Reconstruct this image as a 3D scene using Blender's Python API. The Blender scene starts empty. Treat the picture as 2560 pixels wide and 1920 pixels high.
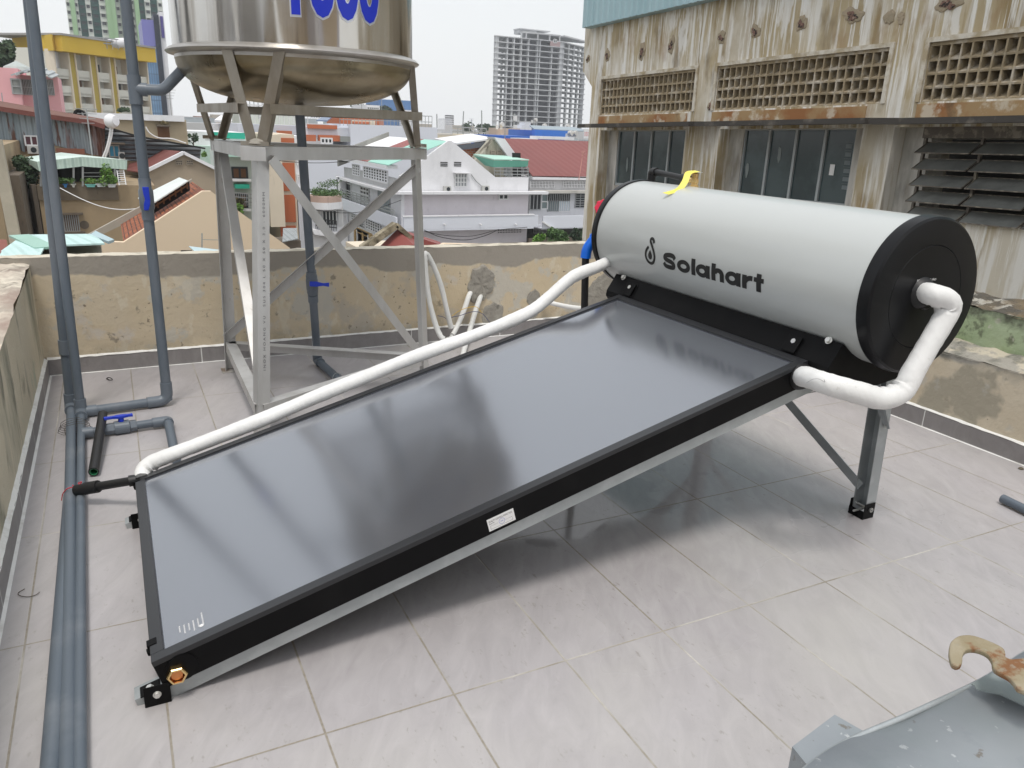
import bpy, bmesh, math, random
from mathutils import Vector, Matrix
random.seed(7)
rnd = random.random
def uni(a, b): return a + (b - a) * random.random()
SC = bpy.context.scene
COL = SC.collection
W, H = 1024, 768
# ------------------------------------------------------------------ camera (solved from the tile grid, the walls and the collector)
FPX = 1942.06
YAW, PITCH, ROLL = .474004, .316415, .0384880
CAM = Vector((-.2860881, -1.3762791, 1.2534855))
_cy, _sy, _cp, _sp = math.cos(YAW), math.sin(YAW), math.cos(PITCH), math.sin(PITCH)
FW = Vector((_sy * _cp, _cy * _cp, -_sp))
_r = Vector((_cy, -_sy, 0)); _u = _r.cross(FW)
RT = math.cos(ROLL) * _r + math.sin(ROLL) * _u
UP = -math.sin(ROLL) * _r + math.cos(ROLL) * _u
def ray(x, y): return (FW * FPX + RT * (x - 1280) - UP * (y - 960)).normalized()
def PY(x, y, Y): d = ray(x, y); return CAM + d * ((Y - CAM.y) / d.y)
def PX(x, y, X): d = ray(x, y); return CAM + d * ((X - CAM.x) / d.x)
def PZ(x, y, Z=0.): d = ray(x, y); return CAM + d * ((Z - CAM.z) / d.z)
def RY(x0, y0, x1, y1, Y):
    "pixel rectangle of the photograph measured on the plane y=Y -> x0,x1,z0,z1"
    xm, ym = (x0 + x1) / 2, (y0 + y1) / 2
    return PY(x0, ym, Y).x, PY(x1, ym, Y).x, PY(xm, y1, Y).z, PY(xm, y0, Y).z
cam_d = bpy.data.cameras.new('camera'); cam = bpy.data.objects.new('camera', cam_d); COL.objects.link(cam)
cam_d.sensor_width = 36; cam_d.lens = FPX / 2560 * 36; cam_d.clip_start = .05; cam_d.clip_end = 6000
M3 = Matrix((RT, UP, -FW)).transposed()
cam.matrix_world = Matrix.Translation(CAM) @ M3.to_4x4()
SC.camera = cam
Z = Vector((0, 0, 1))
# ------------------------------------------------------------------ objects
OFF = {}
def thing(name, label, cat, loc=(0, 0, 0), group=None):
    o = bpy.data.objects.new(name, None); COL.objects.link(o)
    o.empty_display_size = .1; o.location = loc; o['label'] = label; o['category'] = cat
    if group: o['group'] = group
    OFF[o.name] = Vector(loc)
    return o
def tag(o, label=None, cat=None, group=None, kind=None):
    if label: o['label'] = label
    if cat: o['category'] = cat
    if group: o['group'] = group
    if kind: o['kind'] = kind
    return o
class MB:
    def __init__(s): s.v = []; s.f = []; s.mi = []; s.cur = 0
    def add(s, pts, faces):
        n = len(s.v); s.v += [Vector(p) for p in pts]
        for f in faces: s.f.append([n + i for i in f]); s.mi.append(s.cur)
        return s
    def poly(s, *pts): return s.add(pts, [list(range(len(pts)))])
    def obox(s, o, a, b, c):
        "box with corner o and edge vectors a,b,c"
        o, a, b, c = Vector(o), Vector(a), Vector(b), Vector(c)
        P = [o, o + a, o + a + b, o + b, o + c, o + a + c, o + a + b + c, o + b + c]
        return s.add(P, [(0, 3, 2, 1), (4, 5, 6, 7), (0, 1, 5, 4), (1, 2, 6, 5), (2, 3, 7, 6), (3, 0, 4, 7)])
    def box(s, x0, x1, y0, y1, z0, z1): return s.obox((x0, y0, z0), (x1 - x0, 0, 0), (0, y1 - y0, 0), (0, 0, z1 - z0))
    def beam(s, p, q, w, h, up=Z):
        p, q = Vector(p), Vector(q); d = (q - p).normalized(); a = d.cross(Vector(up)).normalized(); b = a.cross(d)
        return s.obox(p - a * w / 2 - b * h / 2, q - p, a * w, b * h)
    def angle(s, p, q, e1, e2, w, t):
        "L section from p to q, vertex on the line, flanges along e1 and e2"
        p, q = Vector(p), Vector(q); d = (q - p).normalized()
        e1 = Vector(e1); e1 = (e1 - d * e1.dot(d)).normalized(); e2 = Vector(e2); e2 = (e2 - d * e2.dot(d)).normalized()
        sec = [Vector((0, 0, 0)), e1 * w, e1 * w + e2 * t, e1 * t + e2 * t, e2 * w + e1 * t, e2 * w]
        return s.prism([p + k for k in sec], q - p)
    def prism(s, pts, d):
        n = len(pts); pts = [Vector(p) for p in pts]; d = Vector(d)
        return s.add(pts + [p + d for p in pts], [list(range(n))[::-1], list(range(n, 2 * n))] + [(i, (i + 1) % n, n + (i + 1) % n, n + i) for i in range(n)])
    def tube(s, path, r, n=12, caps=True, inner=None):
        path = [Vector(p) for p in path]; m = len(path); rs = r if isinstance(r, (list, tuple)) else [r] * m
        tv = []
        for i in range(m):
            a = path[max(i - 1, 0)]; b = path[min(i + 1, m - 1)]; tv.append((b - a).normalized())
        ref = Z if abs(tv[0].z) < .9 else Vector((1, 0, 0))
        nrm = tv[0].cross(ref).normalized(); base = len(s.v); rings = []
        for i in range(m):
            nrm = (nrm - tv[i] * nrm.dot(tv[i])).normalized(); bi = tv[i].cross(nrm)
            rings.append([path[i] + (nrm * math.cos(2 * math.pi * k / n) + bi * math.sin(2 * math.pi * k / n)) * rs[i] for k in range(n)])
        P = [p for rg in rings for p in rg]
        F = [(i * n + k, i * n + (k + 1) % n, (i + 1) * n + (k + 1) % n, (i + 1) * n + k) for i in range(m - 1) for k in range(n)]
        if caps: F += [tuple(range(n))[::-1], tuple((m - 1) * n + k for k in range(n))]
        return s.add(P, F)
    def lathe(s, prof, c, ax=Z, n=48, e1=None, caps=True, arc=None):
        "prof: list of (radius, distance along axis)"
        c, ax = Vector(c), Vector(ax).normalized()
        e1 = Vector(e1) if e1 else (Vector((1, 0, 0)) if abs(ax.x) < .9 else Vector((0, 1, 0)))
        e1 = (e1 - ax * e1.dot(ax)).normalized(); e2 = ax.cross(e1); P = []; F = []
        m = len(prof)
        for r, h in prof:
            for k in range(n):
                a = 2 * math.pi * k / n; P.append(c + ax * h + (e1 * math.cos(a) + e2 * math.sin(a)) * r)
        for i in range(m - 1):
            for k in range(n): F.append((i * n + k, i * n + (k + 1) % n, (i + 1) * n + (k + 1) % n, (i + 1) * n + k))
        if caps:
            if prof[0][0] > 1e-4: F.append(tuple(range(n))[::-1])
            if prof[-1][0] > 1e-4: F.append(tuple((m - 1) * n + k for k in range(n)))
        return s.add(P, F)
    def hexn(s, c, ax, r, h): return s.lathe([(r, 0), (r, h)], c, ax, 6)
    def build(s, name, mat, parent=None, smooth=None, bevel=0, label=None, recalc=True, weld=0):
        me = bpy.data.meshes.new(name)
        if parent is None:
            xs = [p.x for p in s.v]; ys = [p.y for p in s.v]; zs = [p.z for p in s.v]
            off = Vector(((min(xs) + max(xs)) / 2, (min(ys) + max(ys)) / 2, min(zs)))
        else: off = OFF[parent.name]
        me.from_pydata([p - off for p in s.v], [], s.f)
        for m in (mat if isinstance(mat, (list, tuple)) else [mat]): me.materials.append(m)
        for p, i in zip(me.polygons, s.mi): p.material_index = i
        bm = bmesh.new(); bm.from_mesh(me)
        if weld: bmesh.ops.remove_doubles(bm, verts=bm.verts, dist=weld)
        if recalc: bmesh.ops.recalc_face_normals(bm, faces=bm.faces)
        bm.to_mesh(me); bm.free(); me.validate()
        o = bpy.data.objects.new(name, me); COL.objects.link(o); OFF[o.name] = off
        if parent is None: o.location = off
        else: o.parent = parent
        if smooth is not None:
            me.shade_smooth(); me.set_sharp_from_angle(angle=math.radians(smooth))
        if bevel:
            b = o.modifiers.new('bevel', 'BEVEL'); b.width = bevel; b.segments = 2; b.limit_method = 'ANGLE'; b.angle_limit = math.radians(40)
        if label: o['label'] = label
        return o
def arcpath(pts, r=.05, n=6):
    "polyline with rounded corners"
    pts = [Vector(p) for p in pts]; out = [pts[0]]
    for i in range(1, len(pts) - 1):
        a, b, c = pts[i - 1], pts[i], pts[i + 1]; u = (a - b); v = (c - b)
        d = min(r, u.length * .45, v.length * .45); p0 = b + u.normalized() * d; p1 = b + v.normalized() * d
        for k in range(n + 1):
            t = k / n; out.append(p0 * (1 - t) ** 2 + b * 2 * t * (1 - t) + p1 * t * t)
    out.append(pts[-1]); return out
def catmull(pts, n=6):
    P = [Vector(p) for p in pts]; P = [P[0] * 2 - P[1]] + P + [P[-1] * 2 - P[-2]]; out = []
    for i in range(1, len(P) - 2):
        for k in range(n):
            t = k / n; a, b, c, d = P[i - 1:i + 3]
            out.append(.5 * ((2 * b) + (c - a) * t + (2 * a - 5 * b + 4 * c - d) * t * t + (3 * b - a - 3 * c + d) * t ** 3))
    out.append(P[-2]); return out
def wall_holes(mb, f, u0, u1, z0, z1, holes, depth):
    "sheet in (u,z) with rectangular holes and reveals; f(u,z,d)->point, d inward"
    us = sorted({u0, u1} | {min(max(h[i], u0), u1) for h in holes for i in (0, 1)}); zs = sorted({z0, z1} | {min(max(h[i], z0), z1) for h in holes for i in (2, 3)})
    for a, b in zip(us, us[1:]):
        for c, d in zip(zs, zs[1:]):
            um, zm = (a + b) / 2, (c + d) / 2
            if any(h[0] < um < h[1] and h[2] < zm < h[3] for h in holes): continue
            mb.poly(f(a, c, 0), f(b, c, 0), f(b, d, 0), f(a, d, 0))
    for h in holes:
        a, b, c, d = h[:4]
        for (p, q), (r, s_) in (((a, c), (b, c)), ((b, c), (b, d)), ((b, d), (a, d)), ((a, d), (a, c))):
            mb.poly(f(p, q, 0), f(r, s_, 0), f(r, s_, depth), f(p, q, depth))
def text_data(body, size=1., bold=0., shear=0., spacing=1.):
    "flat text as points and faces in its own plane"
    cu = bpy.data.curves.new('t', 'FONT'); cu.body = body; cu.size = size; cu.offset = bold; cu.shear = shear; cu.space_character = spacing
    cu.resolution_u = 4
    o = bpy.data.objects.new('t', cu); COL.objects.link(o)
    dg = bpy.context.evaluated_depsgraph_get(); me = bpy.data.meshes.new_from_object(o.evaluated_get(dg))
    bm = bmesh.new(); bm.from_mesh(me); bmesh.ops.remove_doubles(bm, verts=bm.verts, dist=1e-5)
    xs = [v.co.x for v in bm.verts]; ys = [v.co.y for v in bm.verts]; w = max(xs) - min(xs)
    bpy.data.objects.remove(o); bpy.data.curves.remove(cu); bpy.data.meshes.remove(me)
    return bm, (min(xs), max(xs), min(ys), max(ys))
def text_obj(name, body, fn, box, mat, parent, bold=0., cuts=0, label=None, shear=0., spacing=1.):
    "fit text into (s0,s1,t0,t1) (t0 = baseline, t1 = top of the capitals/ascenders) then map with fn(s,t)"
    bm, (a, b, c, d) = text_data(body, 1., bold, shear, spacing)
    if cuts:
        for i in range(1, cuts):
            x = a + (b - a) * i / cuts
            g = list(bm.verts) + list(bm.edges) + list(bm.faces); bmesh.ops.bisect_plane(bm, geom=g, plane_co=(x, 0, 0), plane_no=(1, 0, 0))
        for i in range(1, cuts):
            y = c + (d - c) * i / cuts
            g = list(bm.verts) + list(bm.edges) + list(bm.faces); bmesh.ops.bisect_plane(bm, geom=g, plane_co=(0, y, 0), plane_no=(0, 1, 0))
    cc = 0.
    s0, s1, t0, t1 = box; off = OFF[parent.name] if parent else Vector()
    for v in bm.verts:
        v.co = fn(s0 + (v.co.x - a) / (b - a) * (s1 - s0), t0 + (v.co.y - cc) / (d - cc) * (t1 - t0)) - off
    me = bpy.data.meshes.new(name); bm.to_mesh(me); bm.free(); me.materials.append(mat)
    o = bpy.data.objects.new(name, me); COL.objects.link(o); o.parent = parent; OFF[o.name] = off
    if label: o['label'] = label
    return o
def stroke(mb, pts, w, f):
    pts = catmull([Vector((a, c, 0)) for a, c in pts], 8)
    for i in range(len(pts) - 1):
        def nn(k):
            a, c = pts[max(k - 1, 0)], pts[min(k + 1, len(pts) - 1)]; d = (c - a).normalized(); return Vector((-d.y, d.x, 0)) * w / 2
        p, q, n0, n1 = pts[i], pts[i + 1], nn(i), nn(i + 1)
        mb.poly(f(*(p - n0).xy), f(*(q - n1).xy), f(*(q + n1).xy), f(*(p + n0).xy))
# ------------------------------------------------------------------ materials
def node(nt, typ, **kw):
    n = nt.nodes.new(typ)
    for k, v in kw.items(): setattr(n, k, v)
    return n
def newmat(name):
    m = bpy.data.materials.new(name); m.use_nodes = True; nt = m.node_tree; b = nt.nodes['Principled BSDF']
    return m, nt, b
def noise_fac(nt, scale, st, lo, hi, detail=5, rough=.6, zr=None, seed=0):
    pos = node(nt, 'ShaderNodeNewGeometry'); mp = node(nt, 'ShaderNodeMapping')
    mp.inputs['Scale'].default_value = st; mp.inputs['Location'].default_value = (seed * 3.7, seed * 1.3, seed * 2.1)
    nt.links.new(pos.outputs['Position'], mp.inputs['Vector'])
    n = node(nt, 'ShaderNodeTexNoise'); n.inputs['Scale'].default_value = scale; n.inputs['Detail'].default_value = detail; n.inputs['Roughness'].default_value = rough
    nt.links.new(mp.outputs[0], n.inputs['Vector'])
    r = node(nt, 'ShaderNodeMapRange'); r.inputs['From Min'].default_value = lo; r.inputs['From Max'].default_value = hi
    nt.links.new(n.outputs['Fac'], r.inputs['Value']); out = r.outputs[0]
    if zr:
        sp = node(nt, 'ShaderNodeSeparateXYZ'); nt.links.new(pos.outputs['Position'], sp.inputs[0])
        r2 = node(nt, 'ShaderNodeMapRange'); r2.inputs['From Min'].default_value = zr[0]; r2.inputs['From Max'].default_value = zr[1]
        a = node(nt, 'ShaderNodeMath', operation='MULTIPLY_ADD'); nt.links.new(n.outputs['Fac'], a.inputs[0]); a.inputs[1].default_value = zr[2] if len(zr) > 2 else .2
        nt.links.new(sp.outputs['Z'], a.inputs[2]); nt.links.new(a.outputs[0], r2.inputs['Value'])
        m = node(nt, 'ShaderNodeMath', operation='MULTIPLY'); nt.links.new(out, m.inputs[0]); nt.links.new(r2.outputs[0], m.inputs[1]); out = m.outputs[0]
    return out
def mix(nt, fac, a, b, blend='MIX'):
    m = node(nt, 'ShaderNodeMix', data_type='RGBA', blend_type=blend)
    for i, x in ((0, fac), (6, a), (7, b)):
        if isinstance(x, (int, float)): m.inputs[i].default_value = x
        elif isinstance(x, tuple): m.inputs[i].default_value = (*x, 1) if len(x) == 3 else x
        else: nt.links.new(x, m.inputs[i])
    return m.outputs[2]
def mat(name, base, layers=(), rough=.6, metal=0., bump=None, wave=None, spec=.5, coat=0., rvar=0.):
    """layers: (colour, scale, stretch, lo, hi[, max[, zrange]]); bump: (strength, scale, dist); wave: (axis vector, period, depth[, shape])"""
    m, nt, b = newmat(name); col = None
    for i, L in enumerate(layers):
        f = noise_fac(nt, L[1], L[2], L[3], L[4], zr=L[6] if len(L) > 6 else None, seed=i + len(name))
        if len(L) > 5 and L[5] != 1:
            q = node(nt, 'ShaderNodeMath', operation='MULTIPLY'); nt.links.new(f, q.inputs[0]); q.inputs[1].default_value = L[5]; f = q.outputs[0]
        col = mix(nt, f, col if col is not None else tuple(base), tuple(L[0]))
    if col is None: b.inputs['Base Color'].default_value = (*base, 1)
    else: nt.links.new(col, b.inputs['Base Color'])
    b.inputs['Roughness'].default_value = rough; b.inputs['Metallic'].default_value = metal
    b.inputs['Specular IOR Level'].default_value = spec; b.inputs['Coat Weight'].default_value = coat
    if rvar:
        f = noise_fac(nt, 6, (1, 1, 1), .3, .7, seed=9); q = node(nt, 'ShaderNodeMath', operation='MULTIPLY_ADD')
        nt.links.new(f, q.inputs[0]); q.inputs[1].default_value = rvar; q.inputs[2].default_value = rough; nt.links.new(q.outputs[0], b.inputs['Roughness'])
    nrm = None
    if wave:
        pos = node(nt, 'ShaderNodeNewGeometry'); d = node(nt, 'ShaderNodeVectorMath', operation='DOT_PRODUCT'); nt.links.new(pos.outputs['Position'], d.inputs[0])
        d.inputs[1].default_value = Vector(wave[0]).normalized() * (2 * math.pi / wave[1])
        s = node(nt, 'ShaderNodeMath', operation='SINE'); nt.links.new(d.outputs['Value'], s.inputs[0])
        h = s.outputs[0]
        if len(wave) > 3:
            pw = node(nt, 'ShaderNodeMapRange'); pw.inputs['From Min'].default_value = wave[3]; nt.links.new(h, pw.inputs['Value']); h = pw.outputs[0]
        bp = node(nt, 'ShaderNodeBump'); bp.inputs['Strength'].default_value = 1; bp.inputs['Distance'].default_value = wave[2]; nt.links.new(h, bp.inputs['Height']); nrm = bp.outputs[0]
    if bump:
        f = noise_fac(nt, bump[1], (1, 1, 1), 0, 1, detail=6); bp = node(nt, 'ShaderNodeBump'); bp.inputs['Strength'].default_value = bump[0]; bp.inputs['Distance'].default_value = bump[2] if len(bump) > 2 else .01
        nt.links.new(f, bp.inputs['Height'])
        if nrm is not None: nt.links.new(nrm, bp.inputs['Normal'])
        nrm = bp.outputs[0]
    if nrm is not None: nt.links.new(nrm, b.inputs['Normal'])
    return m
# ------------------------------------------------------------------ light
SUN_DIR = Vector((-.16, -.34, 1)).normalized()
elev = math.asin(SUN_DIR.z); az = math.atan2(SUN_DIR.x, SUN_DIR.y)
w = bpy.data.worlds.new("World"); SC.world = w; w.use_nodes = True; nt = w.node_tree
bg = nt.nodes['Background']; sky = node(nt, 'ShaderNodeTexSky', sky_type='NISHITA'); sky.sun_disc = False
sky.sun_elevation = elev; sky.sun_rotation = az; sky.air_density = 1.5; sky.dust_density = 4.; sky.ozone_density = 1.
tc = node(nt, 'ShaderNodeTexCoord'); ns = node(nt, 'ShaderNodeTexNoise'); ns.inputs['Scale'].default_value = 1.6; ns.inputs['Detail'].default_value = 4
nt.links.new(tc.outputs['Generated'], ns.inputs['Vector'])
cl = mix(nt, ns.outputs['Fac'], (8.9, 9.1, 9.3), (9.9, 10.05, 10.2))   # thin bright overcast
c = mix(nt, .82, sky.outputs[0], cl); nt.links.new(c, bg.inputs['Color']); bg.inputs['Strength'].default_value = .1
sl = bpy.data.lights.new('sun', 'SUN'); sl.energy = 1.6; sl.angle = math.radians(13); sl.color = (1, .96, .9)
so = bpy.data.objects.new('sun', sl); COL.objects.link(so); so.rotation_euler = SUN_DIR.to_track_quat('Z', 'Y').to_euler()
vs = SC.view_settings; vs.view_transform = 'Standard'; vs.look = 'None'; vs.exposure = .26; vs.gamma = 1; vs.use_curve_mapping = False
SC.cycles.max_bounces = 6; SC.cycles.diffuse_bounces = 3; SC.cycles.glossy_bounces = 4
# ------------------------------------------------------------------ ground
g = MB(); g.poly((-2500, -500, -13), (2500, -500, -13), (2500, 4500, -13), (-2500, 4500, -13))
tag(g.build('ground', mat('ground', (.16, .155, .145), [((.25, .24, .22), .05, (1, 1, 1), .4, .6), ((.08, .1, .06), .02, (1, 1, 1), .55, .62)], .9)), kind='structure')
# ------------------------------------------------------------------ terrace floor and parapets
def tile_mat(name, tx, ty, ox, oy, axis='XY'):
    m, nt, b = newmat(name); L = nt.links.new
    pos = node(nt, 'ShaderNodeNewGeometry'); sp = node(nt, 'ShaderNodeSeparateXYZ'); L(pos.outputs['Position'], sp.inputs[0])
    def mth(op, a, c, d=None):
        n = node(nt, 'ShaderNodeMath', operation=op)
        for i, v in enumerate((a, c, d)):
            if v is None: continue
            if isinstance(v, (int, float)): n.inputs[i].default_value = v
            else: L(v, n.inputs[i])
        return n.outputs[0]
    def cell(s, t, o):
        q = mth('MULTIPLY_ADD', s, 1 / t, -o / t + 200); fr = mth('FRACT', q, 0); e = mth('MINIMUM', fr, mth('SUBTRACT', 1., fr)); return mth('MULTIPLY', e, t), mth('FLOOR', q, 0)
    dx, ix = cell(sp.outputs[axis[0]], tx, ox); dy, iy = cell(sp.outputs[axis[1]], ty, oy)
    wob = noise_fac(nt, 30, (1, 1, 1), 0, 1, detail=2)
    e = mth('MINIMUM', dx, dy); gr = node(nt, 'ShaderNodeMapRange'); L(e, gr.inputs['Value']); gr.inputs['From Min'].default_value = .0017; gr.inputs['From Max'].default_value = .0032; gr.inputs['To Min'].default_value = 1; gr.inputs['To Max'].default_value = 0
    cv = node(nt, 'ShaderNodeCombineXYZ'); L(ix, cv.inputs[0]); L(iy, cv.inputs[1])
    wn = node(nt, 'ShaderNodeTexWhiteNoise', noise_dimensions='2D'); L(cv.outputs[0], wn.inputs['Vector'])
    # stone veining, different on every tile
    off = node(nt, 'ShaderNodeVectorMath', operation='MULTIPLY_ADD'); L(wn.outputs['Color'], off.inputs[0]); off.inputs[1].default_value = (9, 9, 9); L(pos.outputs['Position'], off.inputs[2])
    rt_ = node(nt, 'ShaderNodeVectorRotate', rotation_type='Z_AXIS'); rt_.inputs['Angle'].default_value = .5; L(off.outputs[0], rt_.inputs['Vector']); mp = node(nt, 'ShaderNodeMapping'); mp.inputs['Scale'].default_value = (17, 5.5, 8); L(rt_.outputs[0], mp.inputs['Vector'])
    n1 = node(nt, 'ShaderNodeTexNoise'); n1.inputs['Scale'].default_value = 1.; n1.inputs['Detail'].default_value = 7; n1.inputs['Roughness'].default_value = .62; n1.inputs['Distortion'].default_value = 1.1; L(mp.outputs[0], n1.inputs['Vector'])
    r1 = node(nt, 'ShaderNodeMapRange'); L(n1.outputs['Fac'], r1.inputs['Value']); r1.inputs['From Min'].default_value = .28; r1.inputs['From Max'].default_value = .74
    dark = axis != 'XY'
    ca, cb = ((.215, .2, .2), (.30, .285, .28)) if dark else ((.370, .350, .356), (.462, .440, .446))
    c = mix(nt, r1.outputs[0], ca, cb)
    tv = node(nt, 'ShaderNodeMapRange'); L(wn.outputs['Value'], tv.inputs['Value']); tv.inputs['To Min'].default_value = 0; tv.inputs['To Max'].default_value = .11
    c = mix(nt, tv.outputs[0], c, (.36, .34, .36) if not dark else (.2, .19, .19))
    if not dark:
        # film of dried cement and walked-in dirt
        d1 = noise_fac(nt, 1.1, (1, 1, 1), .46, .72, detail=6); c = mix(nt, mth('MULTIPLY', d1, .35), c, (.52, .51, .46))
        d2 = noise_fac(nt, 75, (1, .5, 1), .62, .70, detail=4, seed=3); d2b = noise_fac(nt, 2.3, (1, 1, 1), .46, .6, seed=5); c = mix(nt, mth('MULTIPLY', mth('MULTIPLY', d2, d2b), .4), c, (.2, .18, .14))
        gd = noise_fac(nt, 2.5, (1, 1, 1), .36, .52, seed=2); gcol = mix(nt, gd, (.62, .60, .56), (.25, .22, .175))
        gj = noise_fac(nt, 60, (1, 1, 1), .35, .55, seed=6, detail=3); gcol = mix(nt, mth('MULTIPLY', gj, .4), gcol, (.4, .37, .32))
    else: gcol = (.74, .74, .72)
    c = mix(nt, gr.outputs[0], c, gcol); 
    rf = .42 if dark else .3
    rr = noise_fac(nt, 1.3, (1, 1, 1), .4, .62, seed=1, detail=4); ro = mth('MULTIPLY_ADD', rr, .16, rf)
    if not dark:
        # wet patch below the collector: darker, mirror-like
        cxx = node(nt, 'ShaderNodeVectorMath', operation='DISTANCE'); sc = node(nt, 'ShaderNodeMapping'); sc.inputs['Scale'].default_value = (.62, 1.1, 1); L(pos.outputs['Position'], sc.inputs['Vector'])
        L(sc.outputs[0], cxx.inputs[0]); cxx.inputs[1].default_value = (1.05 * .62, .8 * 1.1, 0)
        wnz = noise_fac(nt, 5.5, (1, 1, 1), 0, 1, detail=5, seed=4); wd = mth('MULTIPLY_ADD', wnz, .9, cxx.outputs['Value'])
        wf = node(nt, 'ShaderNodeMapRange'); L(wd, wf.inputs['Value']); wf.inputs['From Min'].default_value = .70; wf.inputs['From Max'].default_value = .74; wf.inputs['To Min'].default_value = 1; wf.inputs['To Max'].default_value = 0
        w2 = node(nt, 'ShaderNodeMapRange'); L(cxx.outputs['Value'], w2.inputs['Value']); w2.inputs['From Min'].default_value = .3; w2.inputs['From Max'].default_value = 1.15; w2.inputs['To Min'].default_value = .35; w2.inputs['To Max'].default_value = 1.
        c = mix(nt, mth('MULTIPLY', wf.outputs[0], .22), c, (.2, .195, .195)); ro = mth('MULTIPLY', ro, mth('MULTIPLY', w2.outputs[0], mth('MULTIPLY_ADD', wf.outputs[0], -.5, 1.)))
    L(c, b.inputs['Base Color']); L(ro, b.inputs['Roughness'])
    bp = node(nt, 'ShaderNodeBump'); bp.inputs['Strength'].default_value = .35; bp.inputs['Distance'].default_value = .0015; bp.invert = True; L(gr.outputs[0], bp.inputs['Height'])
    b2 = node(nt, 'ShaderNodeBump'); b2.inputs['Strength'].default_value = .12; b2.inputs['Distance'].default_value = .001; L(n1.outputs['Fac'], b2.inputs['Height']); L(bp.outputs[0], b2.inputs['Normal']); L(b2.outputs[0], b.inputs['Normal'])
    return m
TX, TY = .3, .3 * 1.97614
X0, X1, Y1 = -.665, 2.995, 2.945
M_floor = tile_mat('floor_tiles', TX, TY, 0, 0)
M_skx = tile_mat('skirting_tiles_back', .593, 5, .05, -2.4, 'XZ'); M_sky = tile_mat('skirting_tiles_side', .593, 5, .79, -2.4, 'YZ')
g = MB(); g.poly((X0 - .1, -4, 0), (X1 + .1, -4, 0), (X1 + .1, Y1 + .1, 0), (X0 - .1, Y1 + .1, 0))
tag(g.build('floor', M_floor, recalc=False), kind='structure')
g = MB(); g.box(-1.0, 3.9, -4, 3.1, -12.9, -.03)
tag(g.build('apartment_house', mat('old_house_wall', (.5, .46, .38), [((.3, .28, .24), 1, (1, 1, .3), .45, .6)], .85)), 'plain plastered house block carrying the tiled terrace', 'building')
CREAM = (.585, .485, .335)
def parapet_mat(name, base, cem_lo, wob, extra=()):
    m = mat(name, base, [((.60, .52, .395), 2.2, (1, 1, 1), .4, .65, .8), ((.46, .42, .36), 3.1, (1, 1, 1), .58, .64, .75), ((.56, .53, .50), 7, (1, 1, 1), .6, .68, .6),
        ((.2, .16, .12), 42, (1, 1, 1), .65, .69, .85), ((.24, .21, .17), 13, (1, 1, 1), .64, .69, .75), ((.5, .5, .47), 4, (1, 1, 1), .57, .6, .6), ((.66, .60, .48), 9, (1, 1, .5), .6, .64, .6), *extra,
        ((.13, .12, .09), 9, (1, 1, 1), .35, .6, .7, (.22, .1, .1)),
        ((.335, .305, .262), 1.6, (1, 1, 1), -1, -.9, 1, (cem_lo, cem_lo + .012, wob)), ((.2, .18, .15), 9, (1, 1, 1), .55, .75, .35, (cem_lo, cem_lo + .02, wob))],
        .85, bump=(.5, 22, .01))
    return m
M_par = parapet_mat('cream_render_with_cement_cap', CREAM, .60, .26)
M_paint_l = mat('left_parapet_render', (.54, .48, .36), [((.58, .52, .4), 2.5, (1, 1, 1), .4, .6, .8), ((.2, .2, .15), 3, (1, 1, .35), .5, .66, .9), ((.1, .1, .075), 8, (1, 1, .4), .58, .7, .9), ((.3, .42, .33), 2, (1, 1, 1), .64, .72, .7)], .85, bump=(.6, 18, .012))
M_captop = mat('cement_coping', (.42, .37, .31), [((.66, .60, .5), 5, (1, 1, 1), .45, .55), ((.2, .17, .14), 7, (1, 1, 1), .55, .66, .8), ((.32, .24, .2), 3, (1, 1, 1), .5, .7)], .9, bump=(.8, 20, .012))
M_white = mat('white_grout', (.78, .78, .76), [((.6, .59, .56), 12, (1, 1, 1), .5, .7)], .8)
def rough_top(mb, A, B, C, D, z0, jit=.004, n=40, m=6):
    "slab top with slightly uneven surface: corners A,B,C,D (counter clockwise)"
    A, B, C, D = map(Vector, (A, B, C, D)); idx = {}; P = []; F = []
    for i in range(n + 1):
        for j in range(m + 1):
            p = (A * (1 - i / n) + B * (i / n)) * (1 - j / m) + (D * (1 - i / n) + C * (i / n)) * (j / m); p.z += uni(-jit, jit); idx[i, j] = len(P); P.append(p)
    for i in range(n):
        for j in range(m): F.append((idx[i, j], idx[i + 1, j], idx[i + 1, j + 1], idx[i, j + 1]))
    mb.add(P, F)
# back parapet
t = thing('parapet_wall', 'low cream parapet behind the tiled terrace with a grey cement band along its top', 'wall', (1.2, 3.0, 0))
b = MB(); ZB = lambda x: .592 - .0075 * (x + .65)
nx = 60
for i in range(nx):
    xa, xb = X0 - .3 + (X1 + .9 - X0 + .3) * i / nx, X0 - .3 + (X1 + .9 - X0 + .3) * (i + 1) / nx
    b.poly((xa, 2.957, 0), (xb, 2.957, 0), (xb, 2.957, ZB(xb) - .004), (xa, 2.957, ZB(xa) - .004))
b.poly((X0 - .3, 3.08, -12), (X1 + .9, 3.08, -12), (X1 + .9, 3.08, .56), (X0 - .3, 3.08, .58))
b.build('wall_face', M_par, t, recalc=False)
b = MB(); rough_top(b, (X0 - .3, 2.957, ZB(X0) - .002), (X1 + .9, 2.957, ZB(X1 + .9) - .002), (X1 + .9, 3.08, ZB(X1 + .9) - .006), (X0 - .3, 3.08, ZB(X0) - .006), 0, .003, 120, 3)
b.build('coping', mat('bright_cement_edge', (.62, .57, .47), [((.42, .38, .3), 9, (1, 1, 1), .5, .62)], .9, bump=(.5, 30)), t)
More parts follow.
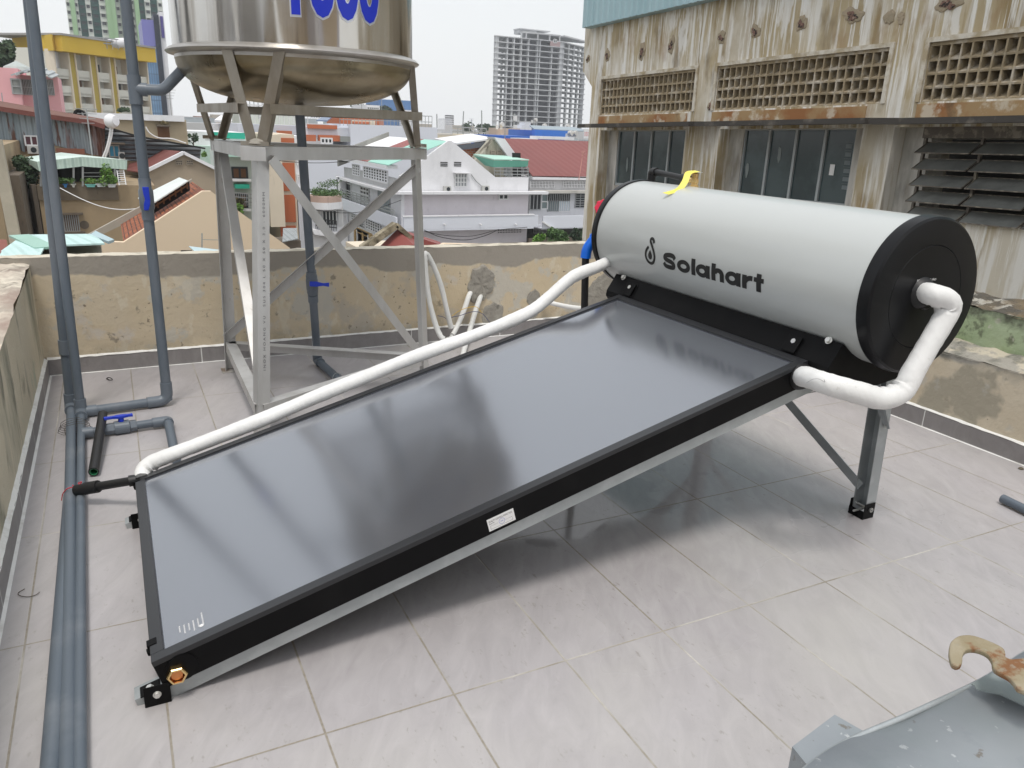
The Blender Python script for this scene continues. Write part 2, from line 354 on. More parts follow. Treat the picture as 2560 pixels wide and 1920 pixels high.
# cement patches round the pipe sleeves
def blob(mb, f, cu, cz, ru, rz, n=36, d=.005, jag=.16):
    ph = [uni(0, 6) for _ in range(3)]; pts = []
    for k in range(n):
        a = 2 * math.pi * k / n; r = 1 + jag * (math.sin(2 * a + ph[0]) + .6 * math.sin(3 * a + ph[1]) + .5 * math.sin(7 * a + ph[2])) * .6 + uni(-.05, .05)
        pts.append((cu + ru * r * math.cos(a), cz + rz * r * math.sin(a)))
    mid = [(cu + (u - cu) * .6, cz + (z - cz) * .6) for u, z in pts]
    rg = [1., .93, .75, .5, .25]; P = []
    for j, q in enumerate(rg):
        for u, z in pts: P.append(f(cu + (u - cu) * q + (uni(-.02, .02) * ru if j else 0), cz + (z - cz) * q + (uni(-.02, .02) * rz if j else 0), -d * (0, .75, 1, 1.05, 1.1)[j] * (1 + .12 * math.sin(u * 60 + z * 47))))
    P.append(f(cu, cz, -d * 1.1)); m = len(rg)
    mb.add(P, [(j * n + k, j * n + (k + 1) % n, (j + 1) * n + (k + 1) % n, (j + 1) * n + k) for j in range(m - 1) for k in range(n)] + [((m - 1) * n + k, (m - 1) * n + (k + 1) % n, m * n) for k in range(n)])
M_cem = mat('cement_patch', (.29, .27, .235), [((.4, .38, .33), 12, (1, 1, 1), .45, .65, .7), ((.14, .13, .11), 30, (1, 1, 1), .6, .7, .8)], .92, bump=(.9, 25, .012))
fb = lambda u, z, d: Vector((u, 2.956 + d, z))
b = MB(); c = PY(1202, 722, 2.95); blob(b, fb, c.x, c.z + .03, .085, .12, d=.014); c = PY(1232, 790, 2.95); blob(b, fb, c.x, c.z, .07, .09)
c = PY(1336, 748, 2.95); blob(b, fb, c.x, c.z, .045, .065); c = PY(1330, 785, 2.95); blob(b, fb, c.x, c.z, .05, .04)
c = PY(1510, 745, 2.95); blob(b, fb, c.x + .03, c.z + .02, .17, .15, d=.004)
b.build('cement_patch', M_cem, t)
b = MB(); b.box(X0, X1, Y1 - .002, 2.9575, 0, .082); b.build('skirting', M_skx, t, label='grey stone skirting tiles along the back parapet')
b = MB(); rough_top(b, (X0, Y1 - .004, .084), (X1, Y1 - .004, .084), (X1, 2.9585, .092), (X0, 2.9585, .092), 0, .002, 120, 2); b.build('grout_line', M_white, t)
b = MB(); rough_top(b, (X0, Y1 - .012, .001), (X1, Y1 - .012, .001), (X1, Y1 - .001, .003), (X0, Y1 - .001, .003), 0, .0005, 60, 1); b.build('grout_joint', M_white, t)
# left parapet, sloping along its length
t = thing('parapet_wall', 'left side parapet with a wide crumbling cement top and mould-streaked render', 'wall', (-.8, 0, 0))
ZL = lambda y: .555 - .042 * max(0, 2.95 - y) if y > 1.4 else .49 - .02 * (1.4 - y)
b = MB(); top = MB(); n = 70; m = 8
ys = [-4 + (3.08 + 4) * i / n for i in range(n + 1)]
edge = [X0 - .012 + uni(-.004, .004) for _ in ys]; P = {}
for a, c, e0, e1 in zip(ys, ys[1:], edge, edge[1:]):
    b.poly((X0 - .012, a, 0), (X0 - .012, c, 0), (X0 - .012, c, ZL(c) - .006), (X0 - .012, a, ZL(a) - .006))
    b.poly((-1.0, a, -1), (-1.0, c, -1), (-1.0, c, ZL(c)), (-1.0, a, ZL(a)))
for i, y in enumerate(ys):
    for j in range(m + 1):
        x = edge[i] + (-.93 - edge[i]) * j / m
        P[i, j] = Vector((x, y, ZL(y) + uni(-.007, .007) + (.012 * math.sin(y * 3 + x * 9))))
top.add(list(P.values()), []); ki = {k: i for i, k in enumerate(P)}
for i in range(n):
    for j in range(m): top.f.append([ki[i, j], ki[i + 1, j], ki[i + 1, j + 1], ki[i, j + 1]]); top.mi.append(0)
b.build('wall_face', M_paint_l, t); top.build('coping', M_captop, t, smooth=60)
b = MB(); b.box(X0 - .0125, X0 + .002, -4, Y1, 0, .082); b.build('skirting', M_sky, t)
b = MB(); rough_top(b, (X0 + .003, -4, .083), (X0 + .003, Y1, .083), (X0 - .02, Y1, .094), (X0 - .02, -4, .094), 0, .003, 160, 2); b.build('grout_line', M_white, t)
b = MB(); rough_top(b, (X0 + .012, -4, .001), (X0 + .012, Y1, .001), (X0 + .001, Y1, .003), (X0 + .001, -4, .003), 0, .0005, 60, 1); b.build('grout_joint', M_white, t)
# right parapet: lower cream wall, ledge, green painted neighbour wall with a mouldy top
t = thing('parapet_wall', 'right side parapet of patchy cream render with a cement ledge, behind the solar tank', 'wall', (3.1, 0, 0))
M_parR = mat('cream_render_patchy', (.56, .48, .35), [((.63, .56, .44), 2.2, (1, 1, 1), .4, .65, .8), ((.36, .33, .26), 2.0, (1, 1, 1), .58, .62, .9), ((.5, .49, .45), 6, (1, 1, 1), .6, .68, .6), ((.2, .16, .12), 55, (1, 1, 1), .68, .71, .8),
    ((.36, .34, .30), 1.6, (1, 1, 1), -1, -.9, 1, (.44, .455, .22)), ((.5, .45, .36), 6, (1, 1, 1), .52, .58, .7, (.44, .46, .22)), ((.12, .12, .1), 9, (1, 1, 1), .5, .7, .8, (.44, .46, .2))], .85, bump=(.5, 22, .01))
b = MB()
for i in range(50):
    ya, yb = -4 + 6.957 * i / 50, -4 + 6.957 * (i + 1) / 50
    b.poly((X1 + .012, ya, 0), (X1 + .012, yb, 0), (X1 + .012, yb, .37), (X1 + .012, ya, .37))
b.build('wall_face', M_parR, t)
b = MB(); rough_top(b, (X1 + .01, -4, .368), (X1 + .01, 2.956, .368), (X1 + .16, 2.956, .405), (X1 + .16, -4, .405), 0, .008, 120, 5)
b.build('ledge', mat('cement_ledge', (.33, .31, .27), [((.5, .45, .36), 6, (1, 1, 1), .5, .56), ((.12, .12, .1), 9, (1, 1, 1), .5, .64, .8), ((.3, .24, .13), 4, (1, 1, 1), .58, .68, .6)], .9, bump=(.9, 18, .02)), t)
b = MB(); b.box(X1 - .002, X1 + .0125, -4, Y1, 0, .082); b.build('skirting', M_sky, t)
b = MB(); rough_top(b, (X1 - .003, -4, .083), (X1 - .003, Y1, .083), (X1 + .016, Y1, .092), (X1 + .016, -4, .092), 0, .002, 160, 2); b.build('grout_line', M_white, t)
b = MB(); rough_top(b, (X1 - .012, -4, .001), (X1 - .012, Y1, .001), (X1 - .001, Y1, .003), (X1 - .001, -4, .003), 0, .0005, 60, 1); b.build('grout_joint', M_white, t)
t = thing('boundary_wall', 'green painted boundary wall with peeling mouldy black top beyond the right parapet', 'wall', (3.2, 0, 0))
M_green = mat('green_paint_peeling', (.33, .42, .24), [((.42, .5, .33), 4, (1, 1, 1), .4, .6), ((.14, .16, .1), 11, (1, 1, 1), .54, .62, .85), ((.55, .53, .45), 8, (1, 1, 1), .6, .64, .8), ((.06, .055, .045), 10, (1, 1, 1), .3, .6, .85, (.56, .6, .12))], .85, bump=(.6, 20, .01))
b = MB(); 
for i in range(50):
    ya, yb = -4 + 6.957 * i / 50, -4 + 6.957 * (i + 1) / 50
    b.poly((X1 + .16, ya, .39), (X1 + .16, yb, .39), (X1 + .16, yb, .565), (X1 + .16, ya, .565))
b.poly((X1 + .36, -4, -12), (X1 + .36, 2.957, -12), (X1 + .36, 2.957, .56), (X1 + .36, -4, .56))
b.build('painted_face', M_green, t)
b = MB(); rough_top(b, (X1 + .157, -4, .565), (X1 + .157, 2.956, .565), (X1 + .36, 2.956, .60), (X1 + .36, -4, .60), 0, .009, 140, 6)
b.build('coping', mat('mouldy_coping', (.085, .075, .06), [((.4, .38, .33), 14, (1, 1, 1), .56, .6, .9), ((.17, .13, .08), 5, (1, 1, 1), .45, .6)], .95, bump=(1, 24, .02)), t)
# ------------------------------------------------------------------ shared near materials
M_black = mat('black_powder_coat', (.006, .006, .0065), [((.014, .014, .014), 8, (1, 1, 1), .5, .75, .5)], .36, spec=.1, rvar=.1)
M_blackmatt = mat('black_plastic', (.014, .014, .015), (), .5)
M_galv = mat('galvanised_steel', (.42, .45, .46), [((.50, .53, .54), 14, (1, 1, 1), .45, .6, .7), ((.33, .36, .37), 5, (1, 1, 1), .5, .7, .6)], .48, metal=.55)
M_bolt = mat('zinc_bolt', (.75, .75, .72), (), .3, metal=.9)
M_tank = mat('pale_grey_enamel', (.52, .54, .53), [((.49, .51, .50), 1.5, (1, 1, 1), .4, .7, .5)], .36, metal=.12, coat=.25)
M_wrap = mat('white_insulation_tape', (.78, .78, .77), [((.66, .66, .65), 8, (1, 1, 1), .5, .7, .6), ((.55, .54, .5), 30, (1, 1, 1), .66, .72, .5)], .6, bump=(.3, 26, .006), wave=((.85, -.35, .5), .034, .0003, .2))
M_pvc = mat('grey_pvc', (.11, .135, .165), [((.19, .21, .235), 5, (1, 1, .3), .52, .7, .6), ((.10, .12, .14), 9, (1, 1, 1), .6, .75, .5)], .42, rvar=.12)
M_pvcf = mat('grey_pvc_fitting', (.135, .16, .19), (), .38)
M_blue = mat('blue_plastic', (.005, .15, .75), (), .35)
M_handle = mat('dark_blue_handle', (.01, .04, .5), (), .35)
M_brass = mat('brass', (.85, .62, .30), [((.75, .5, .22), 20, (1, 1, 1), .5, .6)], .25, metal=1)
M_copper = mat('copper_bore', (.72, .3, .12), (), .35, metal=1)
M_ink = mat('black_ink', (.01, .01, .01), (), .5)
M_paper = mat('white_label', (.8, .8, .8), (), .5)
M_wht = mat('white_print', (.75, .75, .75), (), .5)
def glass_mat():
    m, nt, b = newmat('collector_glass'); out = nt.nodes['Material Output']; b.inputs['Base Color'].default_value = (.055, .06, .075, 1); b.inputs['Roughness'].default_value = .5
    f = noise_fac(nt, 1.1, (1, 1, 1), .35, .65, detail=3)
    gl = node(nt, 'ShaderNodeBsdfGlossy'); gl.inputs['Color'].default_value = (.86, .885, .93, 1)
    ra = node(nt, 'ShaderNodeMath', operation='MULTIPLY_ADD'); nt.links.new(f, ra.inputs[0]); ra.inputs[1].default_value = .03; ra.inputs[2].default_value = .13; nt.links.new(ra.outputs[0], gl.inputs['Roughness'])
    n = node(nt, 'ShaderNodeTexNoise'); n.inputs['Scale'].default_value = 900; n.inputs['Detail'].default_value = 1
    pos = node(nt, 'ShaderNodeNewGeometry'); nt.links.new(pos.outputs['Position'], n.inputs['Vector'])
    bp = node(nt, 'ShaderNodeBump'); bp.inputs['Strength'].default_value = .12; bp.inputs['Distance'].default_value = .0002; nt.links.new(n.outputs['Fac'], bp.inputs['Height']); nt.links.new(bp.outputs[0], gl.inputs['Normal'])
    fr = node(nt, 'ShaderNodeFresnel'); fr.inputs['IOR'].default_value = 1.5
    mr = node(nt, 'ShaderNodeMapRange'); nt.links.new(fr.outputs[0], mr.inputs['Value']); mr.inputs['From Min'].default_value = .03; mr.inputs['From Max'].default_value = .6; mr.inputs['To Min'].default_value = .265; mr.inputs['To Max'].default_value = .8
    ms = node(nt, 'ShaderNodeMixShader'); nt.links.new(mr.outputs[0], ms.inputs[0]); nt.links.new(b.outputs[0], ms.inputs[1]); nt.links.new(gl.outputs[0], ms.inputs[2]); nt.links.new(ms.outputs[0], out.inputs[0])
    return m
M_glass = glass_mat()
# ------------------------------------------------------------------ solar water heater
AL = math.radians(15.21); CO = Vector((-.321, .24, .110)); CU = Vector((math.cos(AL), 0, math.sin(AL))); CV = Vector((0, 1, 0)); CN = Vector((-math.sin(AL), 0, math.cos(AL)))
CL, CWD, CT = 1.939, 1.022, .078
def cp(u, v, n): return CO + CU * u + CV * v + CN * n
def cbox(mb, u0, u1, v0, v1, n0, n1): return mb.obox(cp(u0, v0, n0), CU * (u1 - u0), CV * (v1 - v0), CN * (n1 - n0))
heater = thing('solar_water_heater', 'solar water heater with dark glass panel sloping up to a pale grey cylindrical tank', 'water heater', (1.0, .75, 0))
b = MB(); lip = .017
cbox(b, 0, CL, 0, .012, -CT, 0); cbox(b, 0, CL, CWD - .012, CWD, -CT, 0); cbox(b, 0, .012, .012, CWD - .012, -CT, 0); cbox(b, CL - .012, CL, .012, CWD - .012, -CT, 0)
b2 = b; b = MB(); cbox(b, 0, CL, -.0005, .012 + lip, -.012, .0012); cbox(b, 0, CL, CWD - .012 - lip, CWD + .0005, -.012, .0012); cbox(b, -.0005, .012 + lip, .0125 + lip, CWD - .0125 - lip, -.012, .001); cbox(b, CL - .012 - lip, CL + .0005, .0125 + lip, CWD - .0125 - lip, -.012, .001); b.build('frame_lip', mat('anodised_lip', (.02, .021, .024), (), .32, spec=.5), heater, bevel=.0012); b = b2
cbox(b, .0125, CL - .0125, .0125, CWD - .0125, -CT + .004, -CT + .012)
b.build('collector_frame', M_black, heater, bevel=.0018)
b = MB(); cbox(b, .029, CL - .029, .029, CWD - .029, -.012, -.005); b.build('collector_glass', M_glass, heater)
# lettering in the corner of the glass: a round mark and lines of tiny print
b = MB(); b.lathe([(.0001, 0), (.0055, 0)], cp(.115, .062, -.0044), CN, 20, caps=False)
for k, (l0, l1) in enumerate([(.0, .05), (.02, .052), (.012, .05), (.022, .05), (.018, .052), (.03, .055)]):
    x = l0
    while x < l1:
        d = uni(.001, .003); cbox(b, .118 - .0105 * k, .1208 - .0105 * k, .075 + x - .012 - .06 * 0 - .02 * (k > 0), .075 + x + d - .012 - .02 * (k > 0), -.0048, -.0044); x += d + .0014
b.build('printed_mark', M_wht, heater)
# clips on the lower edge
for v in (.075, CWD - .02):
    b = MB(); cbox(b, -.006, .016, v - .012, v + .012, -.03, .003); b.lathe([(.009, 0), (.009, .006)], cp(-.006, v, -.02), -CU, 12); b.build('edge_clip', M_black, heater, bevel=.001)
# rails
for v in (.012, CWD - .135):
    b = MB()
    cbox(b, -.065, 2.16, v, v + .0025, -CT - .04, -CT - .001); cbox(b, -.065, 2.16, v + .0025, v + .042, -CT - .0035, -CT - .001); cbox(b, -.065, 2.16, v + .0425, v + .045, -CT - .04, -CT - .001)
    b.build('rail', M_galv, heater)
# feet at the low end: folded black plates with bolts
for v, vis in ((.0, 1), (CWD - .14, 0)):
    f = MB(); A = cp(-.02, v, -CT - .045)
    x0, x1 = A.x - .036, A.x + .019; y0 = .24 + v - .001
    f.box(x0, x1, y0 - .003, y0 + .0, 0, .052); f.box(x0, x1, y0, y0 + .05, 0, .003)
    cbox(f, -.052, -.008, v + .006, v + .044, -CT - .0005, -CT + .003)
    fo = f.build('foot_bracket', M_black, heater, bevel=.0015)
    for c, ax in ((Vector((x0 + .027, y0 - .003, .029)), Vector((0, -1, 0))), (cp(-.030, v + .024, -CT + .003), CN)):
        k = MB(); k.hexn(c, ax, .0072, .006); k.lathe([(.009, 0), (.009, .0012)], c, ax, 16); k.build('bolt', M_bolt, fo, bevel=.0006)
# brass union on the low corner and its gasket plate
b = MB(); P0 = cp(.037, 0, -.048); b.lathe([(.034, 0), (.034, .003), (.031, .004)], cp(.052, 0, -.043), (0, -1, 0), 28)
b.build('gasket_plate', M_black, heater, smooth=40)
b = MB(); n = 6; ax = Vector((0, -1, 0))
b.lathe([(.0225, .0), (.0225, .016), (.0205, .0185), (.0165, .0185), (.0155, .004), (.0001, .004)], P0 + ax * .002, ax, 6, caps=False)
u = b.build('pipe_union', M_brass, heater)
b = MB(); b.lathe([(.0155, .0175), (.0145, .0035), (.012, .003), (.012, .012), (.0001, .0125)], P0 + ax * .003, ax, 24, caps=False); b.build('union_bore', M_copper, u, smooth=35)
# sticker on the side of the collector
sf = lambda s, t: cp(s, -.0012, t)
lb = MB(); lb.obox(cp(.826, -.001, -.068), CU * .078, CV * .001, CN * .036); st = lb.build('inspection_sticker', M_paper, heater)
text_obj('sticker_print', 'QUALITY CONTROL INSPECTION', sf, (.830, .898, -.0425, -.0375), M_ink, st)
text_obj('sticker_print', 'DATE', sf, (.830, .845, -.049, -.0455), M_ink, st)
b = MB()
for k in range(24):
    a0, a1 = 2 * math.pi * k / 24, 2 * math.pi * (k + 1) / 24; q = lambda a, r: sf(.866 + r * math.cos(a), -.0525 + r * math.sin(a))
    b.poly(q(a0, .0085), q(a1, .0085), q(a1, .0078), q(a0, .0078))
b.build('stamp_ring', M_handle, st); text_obj('stamp_print', 'OK', sf, (.862, .871, -.054, -.0505), M_handle, st)
b = MB()
for (s0, s1, t0, t1) in ((.832, .896, -.0635, -.063), (.832, .8325, -.0635, -.053), (.8955, .896, -.0635, -.053), (.876, .896, -.0535, -.053), (.832, .854, -.0535, -.053)): b.poly(sf(s0, t0), sf(s1, t0), sf(s1, t1), sf(s0, t1))
b.build('sticker_box', M_ink, st)
# tank
TC = Vector((1.775, 0, .838)); TR = .225
def tk(r, y): return (r, y)
AXY = Vector((0, 1, 0))
b = MB(); b.lathe([(TR, .088), (TR, .6), (TR, 1.0), (TR, 1.478)], TC, AXY, 128, caps=False)
b.build('tank_shell', M_tank, heater, smooth=40)
M_cap = mat('black_end_cap', (.008, .008, .009), [((.012, .013, .015), 3, (1, 1, 1), .4, .7, .8)], .3, spec=.2)
b = MB(); b.lathe([(TR + .001, .1), (TR + .0065, .098), (TR + .007, .088), (TR + .003, .064), (TR - .003, .0585), (TR - .008, .0575), (.151, .0575), (.1495, .0595), (.1475, .0575), (.035, .0575), (.035, .05), (.03, .045), (.0001, .045)], TC, AXY, 128, e1=(1, 0, 0), caps=False)
b.build('end_cap', M_cap, heater, smooth=30, label='black end cap facing the camera with a shallow pressed ring')
b = MB(); b.lathe([(TR + .001, 1.462), (TR + .005, 1.465), (TR + .006, 1.472), (TR + .004, 1.498), (TR - .006, 1.505), (.0001, 1.506)], TC, AXY, 96, caps=False)
b.build('end_cap', M_cap, heater, smooth=30)
def tcy(y, ph, e=.0012): a = math.radians(ph); return Vector((TC.x - (TR + e) * math.cos(a), y, TC.z + (TR + e) * math.sin(a)))
def letter(mb, y0, parts_):
    f = lambda s, t: tcy(y0 - s, -15.6 + 1.2 * (.998 - y0 + s) / .531 + math.degrees(t / TR))
    for p in parts_:
        if p[0] == 'r':
            _, a, c, t0, t1 = p; n = 8
            for i in range(n): mb.poly(f(a, t0 + (t1 - t0) * i / n), f(c, t0 + (t1 - t0) * i / n), f(c, t0 + (t1 - t0) * (i + 1) / n), f(a, t0 + (t1 - t0) * (i + 1) / n))
        elif p[0] == 'o':
            _, cx, cy, rx, ry, wx, wy, a0, a1 = p; n = 40
            for i in range(n):
                q = [a0 + (a1 - a0) * k / n for k in (i, i + 1)]; mb.poly(*[f(cx + math.cos(a) * (rx - o * wx), cy + math.sin(a) * (ry - o * wy)) for a, o in ((q[0], 0), (q[1], 0), (q[1], 1), (q[0], 1))])
        else: stroke(mb, p[1], p[2], f)
TAU = 2 * math.pi
for k_, y0_, pt_ in (('letter_s', .995, [('s', [(.073, .041), (.062, .0505), (.040, .0525), (.016, .048), (.0125, .0385), (.026, .0325), (.052, .0275), (.066, .0195), (.062, .009), (.040, .0065), (.016, .0095), (.007, .020)], .0172)]),
    ('letter_o', .909, [('o', .0375, .0232, .0375, .0237, .0205, .0155, 0, TAU)]), ('letter_l', .827, [('r', 0, .0218, 0, .0595)]),
    ('letter_a', .802, [('o', .034, .0232, .034, .0237, .0195, .0155, 0, TAU), ('r', .054, .0755, 0, .0464)]), ('letter_h', .718, [('r', 0, .0215, 0, .0595), ('r', .0435, .065, 0, .0245), ('o', .0355, .0240, .0295, .0226, .0215, .0160, 0, math.pi * .95)]),
    ('letter_a', .647, [('o', .034, .0232, .034, .0237, .0195, .0155, 0, TAU), ('r', .054, .0755, 0, .0464)]), ('letter_r', .564, [('r', 0, .0215, 0, .0464), ('s', [(.014, .024), (.024, .034), (.036, .0385), (.048, .0385)], .0165)]),
    ('letter_t', .510, [('r', .012, .0335, 0, .0595), ('r', 0, .045, .0312, .0464)])):
    b = MB(); letter(b, y0_, pt_); b.build(k_, M_ink, heater, recalc=False)
# flame shaped emblem
# emblem plane: s to the right in metres from its centre, t upwards in metres
ef = lambda s, t: tcy(1.075 - s, math.degrees(t / TR), .0013)
b = MB()
stroke(b, [(-.012, .004), (-.022, -.006), (-.029, -.020), (-.029, -.036), (-.020, -.051), (-.002, -.059), (.016, -.054), (.026, -.038), (.026, -.022), (.018, -.004), (.006, .013), (-.005, .026), (-.004, .035), (.006, .036), (.014, .030), (.018, .021)], .0115, ef)
e = b.build('flame_emblem', M_ink, heater, recalc=False)
b = MB(); pts = [(0, -.006), (.008, -.018), (.0125, -.029), (.009, -.040), (0, -.044), (-.009, -.040), (-.0125, -.029), (-.008, -.018)]
pp = catmull([Vector((a, c, 0)) for a, c in pts + pts[:1]], 5); b.add([ef(p.x - .001, p.y) for p in pp[:-1]] + [ef(-.001, -.03)], [(i, (i + 1) % (len(pp) - 1), len(pp) - 1) for i in range(len(pp) - 1)]); b.build('emblem_drop', M_ink, e, recalc=False)
# words on the end cap
cf = lambda s, t: Vector((s, .0573 - .0006, t))
c0 = PY(2292, 704, .057); c1 = PY(2340, 698, .057)
text_obj('cap_print', 'NƯỚC NÓNG VÀO', lambda s, t: Vector((c0.x + s * (c1.x - c0.x), .0565, c0.z + s * (c1.z - c0.z) * .0 + t * .0065)), (0, 1, 0, 1.25), M_wht, heater, bold=.02)
# channel that carries the tank
sec = [(1.553, .596), (1.556, .618), (1.600, .687), (1.606, .684), (1.648, .652), (1.775, .606), (1.93, .612), (1.945, .560), (1.64, .515), (1.60, .53)]
b = MB(); b.prism([(x, .165, z) for x, z in sec], (0, 1.2, 0)); b.build('tank_cradle', M_black, heater, bevel=.002)
b = MB()
for y in (.24 + .06, 1.19): b = MB(); b.obox(Vector((1.556, y, .622)) + Vector((-.003, 0, .002)), Vector((.030, 0, .047)), Vector((0, .055, 0)), Vector((-.003, 0, .002))); b.build('cradle_clip', M_black, heater, bevel=.001)
nrmc = Vector((-.843, 0, .537))
for y, s in ((1.30, .9), (1.222, .5), (.327, .5), (.215, .95)):
    P = Vector((1.556, y, .618)) + Vector((.044, 0, .069)) * s; k = MB(); k.hexn(P + nrmc * .003, nrmc, .009, .008); k.lathe([(.012, 0), (.012, .002)], P + nrmc * .002, nrmc, 16); k.build('bolt', M_bolt, heater, bevel=.0006)
# rear legs: U sections with foot shoe
for y0, lab in ((.24, 'front rear leg'), (1.135 - .045, '')):
    top = Vector((1.925, y0, .60)); bot = Vector((1.952, y0, .012)); d = top - bot; w, t_ = .052, .003
    b = MB(); b.obox(bot, d, (.044, 0, 0), (0, t_, 0)); b.obox(bot + Vector((0, w, 0)), d, (.044, 0, 0), (0, t_, 0)); b.obox(bot + Vector((.044, 0, 0)), d, (t_, 0, 0), (0, w + t_, 0))
    lg = b.build('leg', M_galv, heater)
    f = MB(); f.box(1.940, 1.992, y0 - .004, y0 - .001, 0, .058); f.box(1.940, 1.992, y0 + w + .004, y0 + w + .007, 0, .058); f.box(1.938, 1.941, y0 - .004, y0 + w + .007, 0, .03); f.box(1.94, 1.992, y0 - .001, y0 + w + .004, 0, .003)
    fo = f.build('foot_shoe', M_black, lg, bevel=.001)
    k = MB(); k.tube([(1.967, y0 - .012, .036), (1.967, y0 + w + .02, .036)], .0045, 10); k.hexn((1.967, y0 - .006, .036), (0, -1, 0), .0085, .006); k.tube([(1.915, y0 + .02, .03), (2.01, y0 + .02, .03)], .004, 8); k.build('bolt', M_bolt, lg)
    b = MB(); a0 = cp(1.9, 0, -CT - .02); a0.y = y0 + .03; b.beam(a0, (1.962, y0 + .03, .22), .036, .036, up=(0, 1, 0)); b.obox(Vector(a0) + Vector((-.004, -.015, 0)), Vector((1.962 - a0.x, 0, .2 - a0.z)), (0, .028, 0), (.003, 0, .001)); b.build('brace', M_galv, heater) if y0 > 1 else None
    b = MB(); b.beam((1.87, y0 - .004, .51), (1.960, y0 - .004, .345), .003, .026, up=(0, 1, 0)); b.angle((1.87, y0 - .004, .51), (1.960, y0 - .004, .345), (0, -1, 0), (1, 0, .9), .018, .003); bb = b.build('brace', M_galv, heater)
    k = MB(); k.hexn((1.957, y0 - .006, .352), (0, -1, 0), .008, .007); k.build('bolt', M_bolt, bb)
b = MB(); b.angle((1.955, .29, .09), (1.925, 1.1, .52), (0, -.4, 1), (1, 0, 0), .036, .003); b.build('brace', M_galv, heater)
b = MB(); b.beam((1.963, .29, .5), (1.968, 1.1, .1), .003, .026, up=(1, 0, 0)); b.build('brace', M_galv, heater)
# relief valve on the crown of the tank, with its tag
VY = 1.19; VX = 1.823
vb = Vector((VX, VY, 1.054))
b = MB(); b.lathe([(.019, 0), (.019, .012), (.015, .014), (.015, .02), (.0175, .022), (.0175, .036)], vb, Z, 6); b.lathe([(.0135, .03), (.0145, .05), (.0145, .058), (.008, .062)], vb, Z, 20); b.tube([vb + Vector((0, 0, .03)), vb + Vector((-.01, .035, .03))], .012, 14)
va = b.build('relief_valve', M_brass, heater, smooth=35)
b = MB(); b.obox(vb + Vector((-.012, -.03, .063)), (.024, 0, 0), (0, .05, 0), (0, 0, .0025)); b.lathe([(.005, .058), (.005, .066)], vb, Z, 8); b.build('test_lever', M_bolt, va)
T0, T1, T2, T3, T4 = PY(1745, 428, VY - .02), PY(1722, 432, VY - .02), PY(1712, 455, VY - .04), PY(1696, 474, VY - .05), PY(1664, 484, VY - .06)
pp = catmull([T0, T1, T2, T3, T4], 8); b = MB()
for i in range(len(pp) - 1):
    s = lambda k: Vector((.5, -.45, -.15)).normalized() * .0125
    b.poly(pp[i] - s(i), pp[i + 1] - s(i), pp[i + 1] + s(i), pp[i] + s(i))
tg = b.build('warning_tag', mat('yellow_tag', (.85, .74, .12), [((.6, .52, .1), 160, (1, 1, 1), .55, .6, .5)], .5), va, recalc=False)
m_ = tg.modifiers.new('solid', 'SOLIDIFY'); m_.thickness = .0006
# black outlet pipe from the valve back over the far end
P1, P2 = PY(1630, 428, 1.50), None
path = [vb + Vector((-.01, .03, .03)), Vector((P1.x, 1.50, vb.z + .035)), Vector((P1.x, 1.50, .93))]
path[1].z = P1.z; path[0] = vb + Vector((-.008, .03, .034))
b = MB(); b.tube(path[:2], .0125, 14); b.tube(arcpath([path[0] * .12 + path[1] * .88, path[1], path[1] + Vector((0, 0, -.05))], .02), .0175, 14); b.tube([path[1], path[2]], .0125, 14); b.tube([path[0], path[0] * .85 + path[1] * .15], .0175, 14)
b.build('outlet_pipe', M_blackmatt, heater, smooth=40)
# far end plumbing: red cap handle, blue elbow and valve, black pipe
far = thing('cold_water_pipe', 'black vertical pipe with bright blue elbow beside the far end of the grey tank', 'pipe', (1.45, 1.62, 0))
yb = 1.58
Q = [PY(1461, 780, yb), PY(1464, 640, yb), PY(1466, 628, yb), PY(1482, 600, yb - .02), PY(1492, 560, yb - .04)]
b = MB(); b.tube([Vector((Q[0].x, yb, .02)), Q[0], Q[1]], .0165, 14); b.tube([Vector((Q[0].x, yb, .02)), Vector((Q[0].x + .3, yb, .02))], .0165, 14); b.build('riser', M_blackmatt, far, smooth=40)
b = MB(); q1 = PY(1464, 645, yb); q2 = PY(1467, 622, yb); q3 = PY(1486, 597, yb - .01); b.tube(arcpath([q1, q2, q3], .02), .0235, 16); b.build('elbow', M_blue, far, smooth=40)
b = MB(); b.tube([q3, PY(1500, 575, yb)], .015, 12); b.build('stub', M_galv, far, smooth=40)
b = MB(); h = PY(1479, 590, yb); b.obox(h + Vector((-.008, -.01, -.028)), (.016, 0, 0), (0, .01, 0), (0, 0, .04)); b.lathe([(.012, 0), (.012, .014)], h + Vector((0, -.012, 0)), (0, 1, 0), 12); b.build('valve_handle', M_blue, far, bevel=.003)
c = PY(1508, 521, 1.56); ax = Vector((-.55, -.75, .25)).normalized(); b = MB(); prof = []
n = 40; ring = []
e1 = ax.cross(Z).normalized(); e2 = ax.cross(e1)
for k in range(n):
    a = 2 * math.pi * k / n; r = .036 * (1 + .07 * math.cos(8 * a)); ring.append(c + (e1 * math.cos(a) + e2 * math.sin(a)) * r)
b.prism(ring, ax * .016); kn = b.build('hand_wheel', mat('red_plastic', (.75, .02, .07), (), .4), far, bevel=.003, label='red fluted hand wheel at the tank end')
b = MB(); b.lathe([(.012, .016), (.012, .019), (.009, .021)], c, ax, 20); b.build('wheel_button', M_blue, kn, smooth=40)
b = MB(); b.tube([c, c - ax * .08], .014, 12); b.build('valve_stem', M_brass, far, smooth=40)
